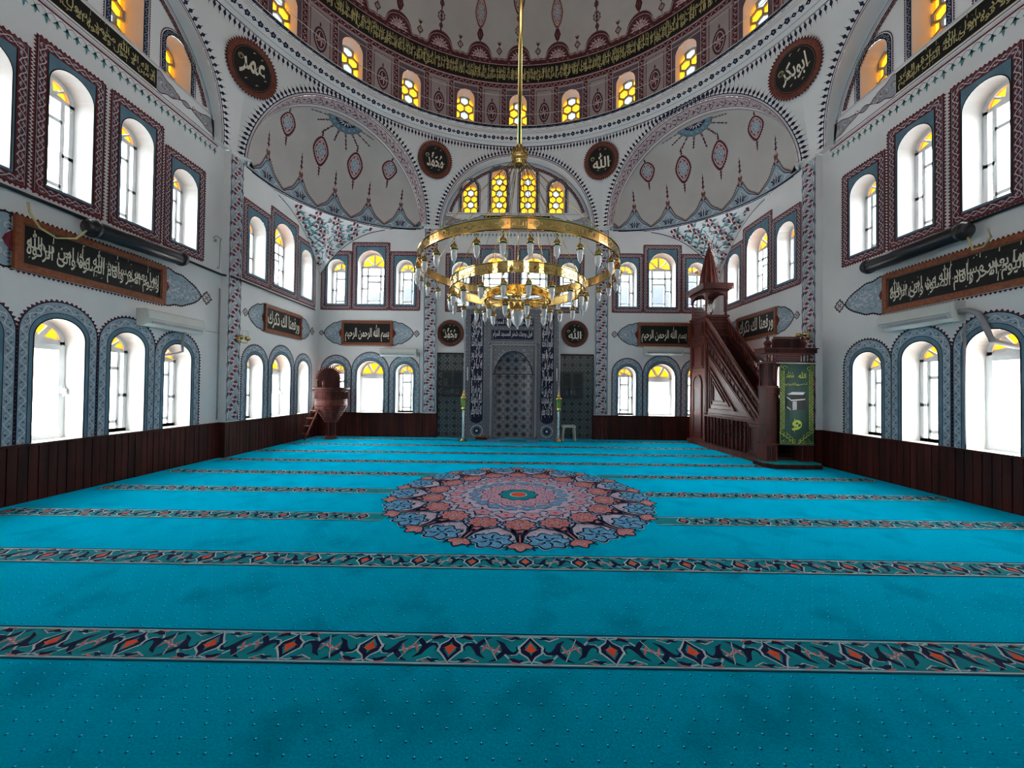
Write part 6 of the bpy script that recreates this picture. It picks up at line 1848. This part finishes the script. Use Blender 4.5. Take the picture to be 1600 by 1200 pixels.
for R, z0, h, n, nc_ in RINGS:
    mb = MB(); prof = [(R - .004, z0 + .012), (R - .014, z0 + .006), (R - .014, z0), (R + .012, z0), (R + .012, z0 + .008), (R + .004, z0 + .014), (R + .004, z0 + h - .014), (R + .012, z0 + h - .008), (R + .012, z0 + h), (R - .014, z0 + h), (R - .014, z0 + h - .006), (R - .004, z0 + h - .012), (R - .004, z0 + .012)]
    mb.lathe(prof, 'gold', (CX, CY, 0), 96, smooth=False)
    ring = part(mb, 'ring', CH)
    class RB:
        def __call__(s, u, v, hh=0.0, R=R):
            a = u / R; r = R + .004 + hh * .25; return Vector((CX + r * math.sin(a), CY - r * math.cos(a), v))
    P = Paint(RB()); L = 2 * PI * R; k = round(L / .36)
    for i in range(k):
        u = L * i / k
        letters(P, (ALLAH, MUH)[i % 2], u - .08, u + .08, z0 + .03, z0 + h - .03, 'gold_dark', 1, .01)
        u += L / k / 2; P.disc(u, z0 + h / 2, h * .30, 'gold_dark', 1, 12); P.disc(u, z0 + h / 2, h * .22, 'gold', 2, 12)
        for sg in (-1, 1): P.leaf(u + sg * h * .33, z0 + h / 2, 0 if sg > 0 else PI, .035, .02, 'gold_dark', 1, 0, 3)
    part(P, 'engraving', ring)
    for i in range(n):
        a = 2 * PI * (i + .42) / n
        loc = Vector((CX + R * math.sin(a), CY - R * math.cos(a), z0)) - CH.location
        if first: o, g = cap_o, gl_o; first = False
        else:
            o = cap_o.copy(); COL.objects.link(o); o.parent = CH
            g = gl_o.copy(); COL.objects.link(g); g.parent = o
        o.location = loc; o.rotation_euler = (0, 0, a)
    for i in range(nc_):
        a = 2 * PI * (i + .5) / nc_
        mb = MB(); mb.tube([(CX + .09 * math.sin(a), CY - .09 * math.cos(a), 4.70), (CX + (R - .008) * math.sin(a), CY - (R - .008) * math.cos(a), z0 + h)], .0035, 'gold', 5); part(mb, 'cable', CH)
mb = MB()
for i in range(6):
    a = PI * i / 6
    for R, z0, h in ((.455, 2.74, 0),): mb.tube([(CX + R * math.cos(a), CY + R * math.sin(a), z0), (CX - R * math.cos(a), CY - R * math.sin(a), z0)], .006, 'gold', 6)
mb.lathe([(.001, 2.90), (.03, 2.88), (.05, 2.80), (.03, 2.76), (.02, 2.70), (.05, 2.66), (.085, 2.62), (.095, 2.60), (.09, 2.585)], 'gold', (CX, CY, 0), 20)
mb.tube([(CX, CY, 2.88), (CX, CY, 4.64)], .007, 'gold', 8)
part(mb, 'centre_rod', CH)
mb = MB(); mb.lathe([(.085, 2.60), (.092, 2.56), (.090, 2.50), (.072, 2.44), (.045, 2.40), (.018, 2.375), (.012, 2.36), (.016, 2.35), (0, 2.335)], 'frosted', (CX, CY, 0), 20); part(mb, 'centre_bowl', CH, 'large white glass bowl at the centre')
# thin wires running round the drum
for R, z, lab in ((5.55, 9.45, 'lower of two thin wires strung round the drum windows'), (5.62, 10.05, 'upper of two thin wires strung round the drum windows')):
    mb = MB(); mb.tube([(DC[0] + R * math.cos(2 * PI * i / 48), DC[1] + R * math.sin(2 * PI * i / 48), z) for i in range(48)], .006, 'steel_white', 5, True)
    tag(mb.build('wire', None, (DC[0], DC[1] + R, z)), lab, 'wire')

# ------------------------------------------------------------------ minbar (pulpit with stairs)
MN = empty('minbar', (5.38, 4.0, .020), 'carved dark red wooden pulpit with stairs, gate and pointed canopy against the right wall', 'pulpit')
XL, XR = 5.08, 5.68
W, D_ = 'minbar_wood', 'minbar_dark'
sl = (3.10 - .87) / (4.93 - 2.57)
zst = lambda y: .87 + (y - 2.57) * sl            # top edge of the stringer
def yz_prism(mb, poly, x0, x1, mat):
    n = len(poly); v = [(x0, y, z) for y, z in poly] + [(x1, y, z) for y, z in poly]
    mb.add(v, [tuple(range(n)), tuple(range(2 * n - 1, n - 1, -1))] + [(i, i + n, (i + 1) % n + n, (i + 1) % n) for i in range(n)], mat)
def beam(mb, y0, z0, y1, z1, x0, x1, t, mat):
    """bar in the y-z plane"""
    dy, dz = y1 - y0, z1 - z0; L = math.hypot(dy, dz); ny, nz = -dz / L * t / 2, dy / L * t / 2
    yz_prism(mb, [(y0 + ny, z0 + nz), (y1 + ny, z1 + nz), (y1 - ny, z1 - nz), (y0 - ny, z0 - nz)], x0, x1, mat)
for sx, nm in ((XL, 'left'), (XR - .04, 'right')):
    mb = MB(); x0, x1 = sx, sx + .04; o = x0 if sx == XL else x1; e = -1 if sx == XL else 1
    yz_prism(mb, [(2.57, .84), (2.60, .87), (4.93, 3.07), (4.93, .84)], x0, x1, 'lattice_wood')
    yz_prism(mb, [(2.57, .12), (2.57, .84), (3.12, .84), (3.12, .12)], x0, x1, 'lattice_wood')
    fx = lambda t: (min(o, o + e * t), max(o, o + e * t))
    # mouldings
    for off, t_, d_ in ((.0, .05, .03), (.11, .025, .022), (.30, .03, .025), (.36, .015, .018)):
        ya = 2.62 + off * .9; beam(mb, ya, max(.90, zst(ya) - off * 1.35), 4.93, zst(4.93) - off * 1.35, *fx(d_), t_, W)
    for z, t_ in ((.86, .05), (.93, .02)): beam(mb, 2.57, z, 4.93, z, *fx(.03), t_, W)
    for y in (4.90, 4.84): beam(mb, y, .88, y, zst(y) - .02, *fx(.03), .03, W)
    # triangular inset frames
    tri_ = [(3.55, 1.05), (4.72, 1.05), (4.72, 2.16)]
    for q in (1, .72, .45):
        c = (4.40, 1.42); T3 = [(c[0] + (p[0] - c[0]) * q, c[1] + (p[1] - c[1]) * q) for p in tri_]
        for i in range(3): beam(mb, *T3[i], *T3[(i + 1) % 3], *fx(.028), .025, W)
    for i in range(14):      # ribs between the mouldings
        y = 2.85 + i * .15; beam(mb, y, zst(y) - .16, y + .035, zst(y) - .30, *fx(.018), .018, W)
    # lower right lattice panel
    for q in (0, .06): beam(mb, 2.62 + q, .17 + q, 2.62 + q, .80 - q, *fx(.025), .02, W); beam(mb, 3.07 - q, .17 + q, 3.07 - q, .80 - q, *fx(.025), .02, W); beam(mb, 2.62 + q, .17 + q, 3.07 - q, .17 + q, *fx(.025), .02, W); beam(mb, 2.62 + q, .80 - q, 3.07 - q, .80 - q, *fx(.025), .02, W)
    part(mb, 'side_panel', MN)
    # handrail and its openwork
    mb = MB(); beam(mb, 2.55, 1.13, 4.95, 3.50, sx - .01, sx + .05, .055, W); part(mb, 'handrail', MN)
    mb = MB()
    beam(mb, 2.57, .99 - .0, 4.93, 3.22, sx + .005, sx + .035, .03, W)
    for i in range(34):
        y = 2.63 + i * .069; za, zb = zst(y) + .0, 1.13 + (y - 2.55) * .9875
        beam(mb, y, za, y, zb, sx + .01, sx + .03, .028, W)
    part(mb, 'rail_openwork', MN)
    for i in range(11):      # turned balusters low on the side
        y = 3.22 + i * .158; mb = MB()
        mb.lathe([(.022, .12), (.028, .15), (.018, .18), (.024, .22), (.030, .34), (.020, .44), (.014, .48), (.020, .52), (.030, .62), (.020, .70), (.026, .74), (.022, .80), (.022, .84)], W, (sx + .02, y, 0), 10)
        part(mb, 'baluster', MN)
mb = MB()
yz_prism(mb, [(2.50, .020), (2.50, .12), (5.80, .12), (5.80, .020)], XL - .09, XR + .06, W)
yz_prism(mb, [(2.50, .12), (2.50, .14), (5.80, .14), (5.80, .12)], XL - .06, XR + .04, D_); part(mb, 'plinth', MN)
mb = MB()
for i in range(11):
    y = 2.70 + i * .205; z = .22 + i * .235
    mb.box(XL + .04, XR - .04, y, 4.93, max(.12, z - .22), z, D_)
part(mb, 'step_block', MN)
mb = MB()
for i in range(11):
    y = 2.70 + i * .205; z = .22 + i * .235
    mb.box(XL + .045, XR - .045, y - .01, y + .205, z, z + .012, 'banner_green' if False else 'c_navy')
part(mb, 'stair_carpet', MN)
# tower
TY0, TY1 = 4.93, 5.78
mb = MB(); mb.box(XL, XR, TY0, TY1, .12, 3.55, 'lattice_wood')
for z, t_, e in ((3.56, .05, .03), (3.50, .03, .015), (2.95, .04, .015), (2.88, .02, .01), (.85, .04, .015), (.20, .04, .015), (2.05, .03, .012)):
    mb.box(XL - e, XR + e, TY0 - e, TY1 + e, z - t_ / 2, z + t_ / 2, W)
for y in (TY0 + .03, TY1 - .03): mb.box(XL - .018, XL, y - .03, y + .03, .12, 3.5, W)
for x in (XL + .02, XR - .02): mb.box(x - .02, x + .02, TY0 - .018, TY0, 2.9, 3.5, W)
for z0_, z1_ in ((3.05, 3.42), (2.15, 2.80)):
    for q in (.0, .06):
        a, b, c, d = TY0 + .12 + q, TY1 - .12 - q, z0_ + q, z1_ - q
        for s_ in ((a, c, b, c), (a, d, b, d), (a, c, a, d), (b, c, b, d)): beam(mb, *s_, XL - .022, XL, .022, W)
for i in range(8): mb.box(XL + .05, XR - .05, TY0 - .012, TY0, 3.0 + i * .06, 3.03 + i * .06, W)
mb.box(XL + .04, XR - .04, TY1 - .03, TY1, 3.55, 3.95, 'lattice_wood')
part(mb, 'tower', MN)
# doorway on the tower side
mb = MB(); pts = [(5.12, .2), (5.12, 1.65)] + [(5.355 - .235 * math.cos(PI * i / 10), 1.65 + .30 * math.sin(PI * i / 10) ** .8) for i in range(1, 10)] + [(5.59, 1.65), (5.59, .2)]
yz_prism(mb, pts, XL - .012, XL - .002, D_)
for a, b in zip(pts, pts[1:]): beam(mb, *a, *b, XL - .03, XL, .035, W)
for a, b, c, d in ((5.18, 5.53, .28, .85), (5.18, 5.53, .92, 1.60)):
    for s_ in ((a, c, b, c), (a, d, b, d), (a, c, a, d), (b, c, b, d)): beam(mb, *s_, XL - .022, XL - .01, .02, W)
part(mb, 'side_door', MN)
# canopy
for x in (XL + .035, XR - .035):
    for y in (TY0 + .04, TY1 - .04):
        mb = MB(); mb.lathe([(.035, 3.575), (.035, 3.62), (.025, 3.65), (.028, 3.9), (.024, 4.08), (.036, 4.12), (.036, 4.16)], W, (x, y, 0), 10); part(mb, 'canopy_post', MN)
mb = MB(); e = .10
def scallop(u0, u1, z0, z1, n=10):
    m = (u0 + u1) / 2; r = (u1 - u0) / 2 - .05
    return [(u0, z1), (u0, z0), (u0 + .05, z0)] + [(m - r * math.cos(PI * i / n), z0 + (z1 - z0 - .04) * math.sin(PI * i / n) ** .7) for i in range(1, n)] + [(u1 - .05, z0), (u1, z0), (u1, z1)]
def face_strip(pts_top, f0, f1):
    pass
def arch_plate(u0, u1, z0, z1, mk, n=12):
    m = (u0 + u1) / 2; r = (u1 - u0) / 2 - .05
    us = [u0, u0 + .05] + [m - r * math.cos(PI * i / n) for i in range(1, n)] + [u1 - .05, u1]
    low = lambda u: z0 if abs(u - m) >= r else z0 + (z1 - z0 - .04) * (max(0, 1 - ((u - m) / r) ** 2)) ** .4 * (1 - .10 * abs(math.sin(6 * PI * (u - m) / (2 * r))))
    for a, b in zip(us, us[1:]): mk([(a, low(a)), (b, low(b)), (b, z1), (a, z1)])
for y in (TY0 + .01, TY1 - .03):
    arch_plate(XL, XR, 4.02, 4.26, lambda q, y=y: mb.prism(lambda u, z, d: (u, d, z), q, y, y + .02, W))
for x in (XL + .0, XR - .02):
    arch_plate(TY0, TY1, 4.02, 4.26, lambda q, x=x: yz_prism(mb, q, x, x + .02, W))
mb.box(XL - .02, XR + .02, TY0 - .02, TY1 + .02, 4.24, 4.28, W)
mb.box(XL - .07, XR + .07, TY0 - .07, TY1 + .07, 4.28, 4.36, W); mb.box(XL - e, XR + e, TY0 - e, TY1 + e, 4.36, 4.44, W)
for i in range(24):
    x = XL - e + (XR - XL + 2 * e) * (i + .5) / 24; mb.box(x - .010, x + .010, TY0 - e - .012, TY0 - e, 4.28, 4.44, W)
for i in range(30):
    y = TY0 - e + (TY1 - TY0 + 2 * e) * (i + .5) / 30; mb.box(XL - e - .012, XL - e, y - .010, y + .010, 4.28, 4.44, W)
part(mb, 'canopy_roof', MN)
mb = MB(); cxm, cym = (XL + XR) / 2, (TY0 + TY1) / 2; N = 24
prof = [(.29, 4.44), (.265, 4.50), (.22, 4.75), (.165, 5.05), (.11, 5.33), (.075, 5.40)]
v = []
for r, z in prof:
    for i in range(N):
        a = 2 * PI * i / N; rr = r * (1 if i % 2 else .86); v.append((cxm + rr * math.cos(a), cym + rr * math.sin(a), z))
mb.add(v, [(j * N + i, j * N + (i + 1) % N, (j + 1) * N + (i + 1) % N, (j + 1) * N + i) for j in range(len(prof) - 1) for i in range(N)] + [tuple((len(prof) - 1) * N + i for i in range(N))], W)
part(mb, 'spire', MN)
mb = MB(); mb.lathe([(.075, 5.40), (.09, 5.43), (.05, 5.47), (.055, 5.52), (.025, 5.56), (.015, 5.68), (.02, 5.70), (.008, 5.74)], W, (cxm, cym, 0), 12)
mb.tube([(cxm + .045 * math.sin(t), cym, 5.80 - .045 * math.cos(t)) for t in [(-2.3 + 4.6 * i / 10) for i in range(11)]], .008, 'lime_gold', 6); part(mb, 'finial', MN)
# gate
GY0, GY1 = 2.30, 2.57
def post(x0, x1):
    mb = MB(); mb.box(x0, x1, GY0, GY1, .12, .46, W); mb.box(x0 - .015, x1 + .015, GY0 - .015, GY1 + .015, .44, .47, W)
    mb.box(x0 + .02, x1 - .02, GY0 + .02, GY1 - .02, .47, 1.60, D_)
    for i in range(34): mb.box(x0 + .008, x1 - .008, GY0 + .008, GY1 - .008, .48 + i * .0325, .498 + i * .0325, W)
    mb.box(x0 - .01, x1 + .01, GY0 - .01, GY1 + .01, 1.59, 1.63, W)
    mb.box(x0 + .05, x1 - .05, GY0 + .05, GY1 - .05, 1.63, 2.10, D_)
    for x in (x0 + .03, x1 - .03):
        for y in (GY0 + .03, GY1 - .03): mb.lathe([(.022, 1.63), (.014, 1.68), (.018, 1.85), (.014, 2.02), (.022, 2.10)], W, (x, y, 0), 8)
    for i in range(4): mb.box(x0 + .02 + i * (x1 - x0 - .04) / 4 + .012, x0 + .02 + (i + 1) * (x1 - x0 - .04) / 4 - .012, GY0 - .008, GY0, .15, .42, D_)
    mb.box(x0 - .01, x1 + .01, GY0 - .01, GY1 + .01, 2.08, 2.12, W)
    part(mb, 'gate_post', MN)
    mb = MB(); c = (x0 + x1) / 2; mb.lathe([(.075, 2.38), (.075, 2.40), (.05, 2.43), (.065, 2.47), (.075, 2.50), (.06, 2.53), (.03, 2.56), (.025, 2.58), (.035, 2.60), (.015, 2.64), (.0, 2.67)], W, (c, (GY0 + GY1) / 2, 0), 10); part(mb, 'finial', MN)
post(4.95, 5.18); post(5.66, 5.89)
mb = MB()
for x in (5.0, 5.06, 5.13, 5.71, 5.78, 5.84): mb.lathe([(.018, 2.12), (.012, 2.15), (.012, 2.24), (.018, 2.27)], W, (x, GY0 + .05, 0), 8)
mb.box(5.18, 5.66, GY0 + .03, GY0 + .08, 2.02, 2.27, 'lattice_wood'); mb.box(4.93, 5.91, GY0, GY1, 2.265, 2.29, W); mb.box(4.90, 5.94, GY0 - .03, GY1 + .02, 2.29, 2.37, W); mb.box(4.88, 5.96, GY0 - .05, GY1 + .03, 2.37, 2.39, W)
for i in range(42): x = 4.905 + 1.03 * (i + .5) / 42; mb.box(x - .007, x + .007, GY0 - .042, GY0 - .03, 2.29, 2.37, D_)
part(mb, 'gate_lintel', MN)
mb = MB(); mb.box(5.14, 5.70, GY0 + .08, GY0 + .12, 2.39, 2.58, W)
for i in range(22):
    x = 5.15 + .54 * (i + .5) / 22; mb.prism(lambda u, z, d: (u, d, z), [(x - .010, 2.58), (x + .010, 2.58), (x, 2.635)], GY0 + .08, GY0 + .11, W); mb.box(x - .007, x + .007, GY0 + .065, GY0 + .08, 2.40, 2.58, D_)
part(mb, 'gate_crest', MN)
mb = MB(); ov = [(4.86, 2.57), (4.86, 2.22), (4.98, 2.05), (5.86, 2.05), (5.98, 2.22), (5.98, 2.57)]
mb.prism(lambda u, z, d: (u, z, d), ov, .020, .10, W)
for a, b in zip(ov, ov[1:]):
    L = math.hypot(b[0] - a[0], b[1] - a[1]); n = int(L / .03)
    for i in range(n):
        q = (i + .5) / n; x, y = a[0] + (b[0] - a[0]) * q, a[1] + (b[1] - a[1]) * q; mb.box(x - .006, x + .006, y - .008, y + .002, .02, .09, D_)
part(mb, 'platform', MN)
mb = MB(); mb.prism(lambda u, z, d: (u, z, d), [(p[0] * .96 + 5.42 * .04, p[1] * .95 + 2.35 * .05) for p in ov], .10, .112, 'c_teal'); part(mb, 'platform_carpet', MN)
# banner over the gate
BN = empty('banner', (5.52, 2.26, .455), 'green hanging banner with gold border, black cube picture and gold script, on the pulpit gate', 'banner')
b0, b1, z0, z1 = 5.185, 5.865, .455, 2.075
mb = MB(); m = 10
v = []
for j in range(2):
    for i in range(m + 1):
        for z in (z0, z1): v.append((b0 + (b1 - b0) * i / m, 2.262 + j * .003 + .004 * math.sin(i * 1.3), z))
mb.add(v, [(i * 2, i * 2 + 2, i * 2 + 3, i * 2 + 1) for i in range(m)] + [((m + 1) * 2 + i * 2 + 1, (m + 1) * 2 + i * 2 + 3, (m + 1) * 2 + i * 2 + 2, (m + 1) * 2 + i * 2) for i in range(m)], 'banner_green')
cloth = part(mb, 'cloth', BN)
mb = MB(); mb.tube([(b0 - .06, 2.262, z1 + .01), (b1 + .05, 2.262, z1 + .01)], .012, 'shelf_white', 10); part(mb, 'rod', BN, 'white top rod')
mb = MB(); mb.tube([(b0 - .01, 2.262, z0), (b1 + .01, 2.262, z0)], .008, 'cabinet_black', 8); part(mb, 'lower_rod', BN)
SB = Plane((0, 2.255, 0), (1, 0, 0), (0, -1, 0)); P = Paint(SB); P.B = .001; P.ST = .0008
bm = (b0 + b1) / 2
for sg in (-1, 1):
    e = bm + sg * .325; i_ = bm + sg * .245
    P.rect(min(e, i_), max(e, i_), z0 + .12, z1 - .02, 'banner_green', 0)
    P.stroke([(i_, z0 + .32), (i_, z1 - .13)], .007, 'banner_gold', 1); P.stroke([(e, z0 + .03), (e, z1 - .03)], .006, 'banner_gold', 1)
    vine(P, [((e + i_) / 2, z0 + .30), ((e + i_) / 2, z1 - .14)], .085, .12, 'banner_gold', 'banner_gold', 1, False, .009)
    P.curl(bm + sg * .24, z1 - .09, 0, .05, .012, 'banner_gold', 1, -sg, 1.0, 9); P.curl(bm + sg * .29, z1 - .05, 0, .035, .010, 'banner_gold', 1, sg, 1.0, 9)
    for i in range(5):
        x = bm + sg * (.29 - .06 * i); zz = z0 + .26 - .045 * i
        P.curl(x, zz, i, .045, .011, 'banner_gold', 1, sg, 1.0, 9); P.curl(x, z0 + .06 + .02 * (i % 2), i * 2, .035, .009, 'banner_gold', 1, -sg, .9, 8); P.leaf(x, zz - .04, -.8 * sg + PI / 2, .07, .018, 'banner_gold', 1, .2, 4)
P.stroke([(bm - .325, z0 + .03), (bm + .325, z0 + .03)], .006, 'banner_gold', 1)
um = lambda px: b0 + (px - 140) / 290 * (b1 - b0)
zm = lambda py: z1 - (py - 265) / 690 * (z1 - z0)
letters(P, ALLAH, um(297), um(362), zm(388), zm(332), 'banner_gold', 2, .02); letters(P, MUH, um(193), um(260), zm(385), zm(332), 'banner_gold', 2, .02)
letters(P, BISM, um(186), um(300), zm(458), zm(418), 'banner_gold', 2, .01); P.stroke([(um(290), zm(450)), (um(320), zm(442)), (um(345), zm(436)), (um(370), zm(440))], .008, 'banner_gold', 2); P.stroke([(um(370), zm(440)), (um(370), zm(420))], .006, 'banner_gold', 2)
# black cube with its band and door
q = lambda *p: [(um(a), zm(b)) for a, b in p]
P.poly(q((200, 525), (245, 505), (357, 505), (340, 528)), 'p_grey', 2); P.poly(q((208, 527), (247, 509), (350, 509), (335, 529)), 'p_light', 3)
P.poly(q((200, 527), (235, 555), (235, 662), (200, 640)), 'p_black', 2); P.poly(q((235, 530), (355, 528), (355, 655), (235, 660)), 'p_black', 3)
P.poly(q((200, 545), (240, 572), (240, 582), (200, 555)), 'p_light', 4); P.poly(q((235, 572), (355, 562), (355, 572), (235, 582)), 'p_light', 4)
P.poly(q((248, 585), (284, 582), (284, 655), (248, 660)), 'p_grey', 4); P.poly(q((200, 625), (235, 650), (235, 664), (200, 640)), 'p_grey', 4)
letters(P, shape('و'), um(240), um(328), zm(832), zm(742), 'banner_gold', 2, .03); P.stroke(q((266, 732), (268, 790), (264, 848)), [.02, .022, .006], 'banner_gold', 3)
part(P, 'print', cloth, 'gold script and black cube picture')
# crystal lamp under the canopy
CL = empty('crystal_lamp', (cxm, cym, 4.24), 'small crystal chandelier hanging under the pulpit canopy', 'lamp')
mb = MB(); mb.tube([(cxm, cym, 4.24), (cxm, cym, 3.98)], .006, 'chrome', 6); mb.lathe([(0, 4.0), (.05, 3.99), (.14, 3.96), (.14, 3.95), (.02, 3.93)], 'chrome', (cxm, cym, 0), 14); part(mb, 'stem', CL)
mb = MB()
for ring_, (r, z, n) in enumerate(((.15, 3.95, 18), (.11, 3.90, 14), (.07, 3.84, 10), (.03, 3.78, 5))):
    for i in range(n):
        a = 2 * PI * i / n
        for k in range(3): mb.lathe([(0, 0), (.011, -.014), (0, -.032)], 'crystal', (cxm + r * math.cos(a), cym + r * math.sin(a), z - k * .034), 5, smooth=False)
o = part(mb, 'crystal_drops', CL); o['kind'] = 'stuff'

# ------------------------------------------------------------------ preacher's pulpit in the left corner
kx, ky = -5.35, 5.45
K = empty('preaching_pulpit', (kx, ky, .018), 'round carved wooden preaching seat on a column with ladder in the left back corner', 'pulpit')
def kl(prof, name, n=24, mat=W, fl=True):
    mb = MB(); mb.lathe(prof, mat, (kx, ky, 0), n); 
    part(mb, name, K); return mb
kl([(.18, .018), (.18, .05), (.15, .07), (.16, .10), (.13, .12)], 'foot')
mb = MB()
mb.lathe([(.10, .10), (.10, .50)], D_, (kx, ky, 0), 12)
for i in range(8):
    a = 2 * PI * i / 8; mb.lathe([(.028, .10), (.022, .14), (.026, .30), (.022, .46), (.028, .50)], W, (kx + .115 * math.cos(a), ky + .115 * math.sin(a), 0), 8)
part(mb, 'column', K)
mb = MB(); pr_ = []
r, z = .16, .50
for i in range(8): pr_ += [(r, z), (r + .022, z + .012), (r + .022, z + .045)]; r += .034; z += .055
mb.lathe(pr_ + [(.43, .955)], W, (kx, ky, 0), 12, smooth=False); part(mb, 'stepped_base', K)
mb = MB(); A0, A1 = math.radians(-150), math.radians(160)
mb.lathe([(.43, .95), (.44, .99), (.425, 1.0), (.42, 1.12), (.43, 1.13), (.43, 1.14), (.42, 1.15), (.42, 1.36), (.43, 1.38)], W, (kx, ky, 0), 36, A0, A1, False)
mb.lathe([(.0, 1.0), (.42, 1.0)], D_, (kx, ky, 0), 36)
for i in range(46):
    a = A0 + (A1 - A0) * i / 45; c, s_ = math.cos(a), math.sin(a)
    mb.tube([(kx + .425 * c, ky + .425 * s_, 1.16), (kx + .425 * c, ky + .425 * s_, 1.36)], .008, W, 4)
part(mb, 'bowl', K)
mb = MB(); mb.lathe([(.40, 1.36), (.45, 1.38), (.45, 1.41), (.48, 1.43), (.49, 1.47), (.47, 1.485), (.40, 1.485), (.40, 1.36)], W, (kx, ky, 0), 36, A0, A1, False)
for i in range(60):
    a = A0 + (A1 - A0) * i / 59; c, s_ = math.cos(a), math.sin(a); mb.tube([(kx + .48 * c, ky + .48 * s_, 1.385), (kx + .485 * c, ky + .485 * s_, 1.435)], .007, D_, 4)
part(mb, 'rim', K)
# backrest: round-headed board fringed with spikes, standing behind, turned to the room
bx, by = -5.60, 5.80; n_ = Vector((.35, -1, 0)).normalized(); eu_ = Vector((1, .35, 0)).normalized()
SBk = Plane((bx, by, 0), eu_, n_); T = lambda u, z, d: SBk(u, z, d)
mb = MB(); out = [(-.30, 1.0), (-.30, 1.75)] + [(-.30 * math.cos(PI * i / 16), 1.75 + .30 * math.sin(PI * i / 16)) for i in range(1, 16)] + [(.30, 1.75), (.30, 1.0)]
mb.prism(T, out, 0, .035, W)
for i in range(17): u = -.27 + .54 * i / 16; h_ = 1.75 + math.sqrt(max(0, .27 ** 2 - u * u)); mb.prism(T, [(u - .008, 1.45), (u + .008, 1.45), (u + .008, h_), (u - .008, h_)], .035, .047, D_)
part(mb, 'backrest', K)
mb = MB()
pth, L = resample([p for p in out if p[1] > 1.2], .05); fr_ = frame_at(pth, False)
for p, t in zip(pth, fr_): mb.prism(T, [(p[0] - t[0] * .022, p[1] - t[1] * .022), (p[0] + t[0] * .022, p[1] + t[1] * .022), (p[0] - t[1] * .095, p[1] + t[0] * .095)], .008, .025, W)
part(mb, 'spiked_fringe', K)
# ladder
la, lb = Vector((-5.99, 4.98, .052)), Vector((-5.70, 5.36, 1.16)); side_ = Vector((.24, -.16, 0))
for o in (Vector((0, 0, 0)), side_):
    mb = MB(); a, b = la + o, lb + o; d = (b - a).normalized(); mb.tube([a, b], .028, W, 4, smooth=False); part(mb, 'ladder_rail', K)
    mb = MB(); mb.tube([b, b + Vector((0, 0, .36))], .022, W, 6); mb.lathe([(.022, 0), (.035, .01), (.02, .04), (.035, .07), (.028, .11), (.038, .14), (.01, .17), (0, .18)], W, tuple(b + Vector((0, 0, .35))), 10); part(mb, 'ladder_post', K)
for q, m_ in ((.14, W), (.33, W), (.52, 'frame_wood'), (.71, 'shelf_white' if False else 'frame_wood'), (.88, W)):
    c = la.lerp(lb, q); mb = MB(); w_ = side_.normalized(); f_ = Vector((w_.y, -w_.x, 0)) * .07
    v = [c + s1 + s2 + Vector((0, 0, z)) for z in (-.012, .012) for s1, s2 in ((Vector((0, 0, 0)), -f_), (side_, -f_), (side_, f_), (Vector((0, 0, 0)), f_))]
    mb.add(v, ((3, 2, 1, 0), (4, 5, 6, 7), (0, 1, 5, 4), (1, 2, 6, 5), (2, 3, 7, 6), (3, 0, 4, 7)), m_); part(mb, 'rung', K)
# microphone on the rim
mb = MB(); mc = (-5.02, 5.30, 1.487); mb.lathe([(.04, 0), (.04, .012), (.01, .02)], 'cabinet_black', mc, 10); mb.tube([(mc[0], mc[1], mc[2] + .01), (mc[0], mc[1], mc[2] + .14)], .006, 'cabinet_black', 6); mb.lathe([(0, .13), (.016, .14), (.018, .17), (.0, .185)], 'cabinet_black', mc, 8)
tag(mb.build('microphone', None, mc), 'small black microphone on the rim of the round preaching seat', 'microphone')
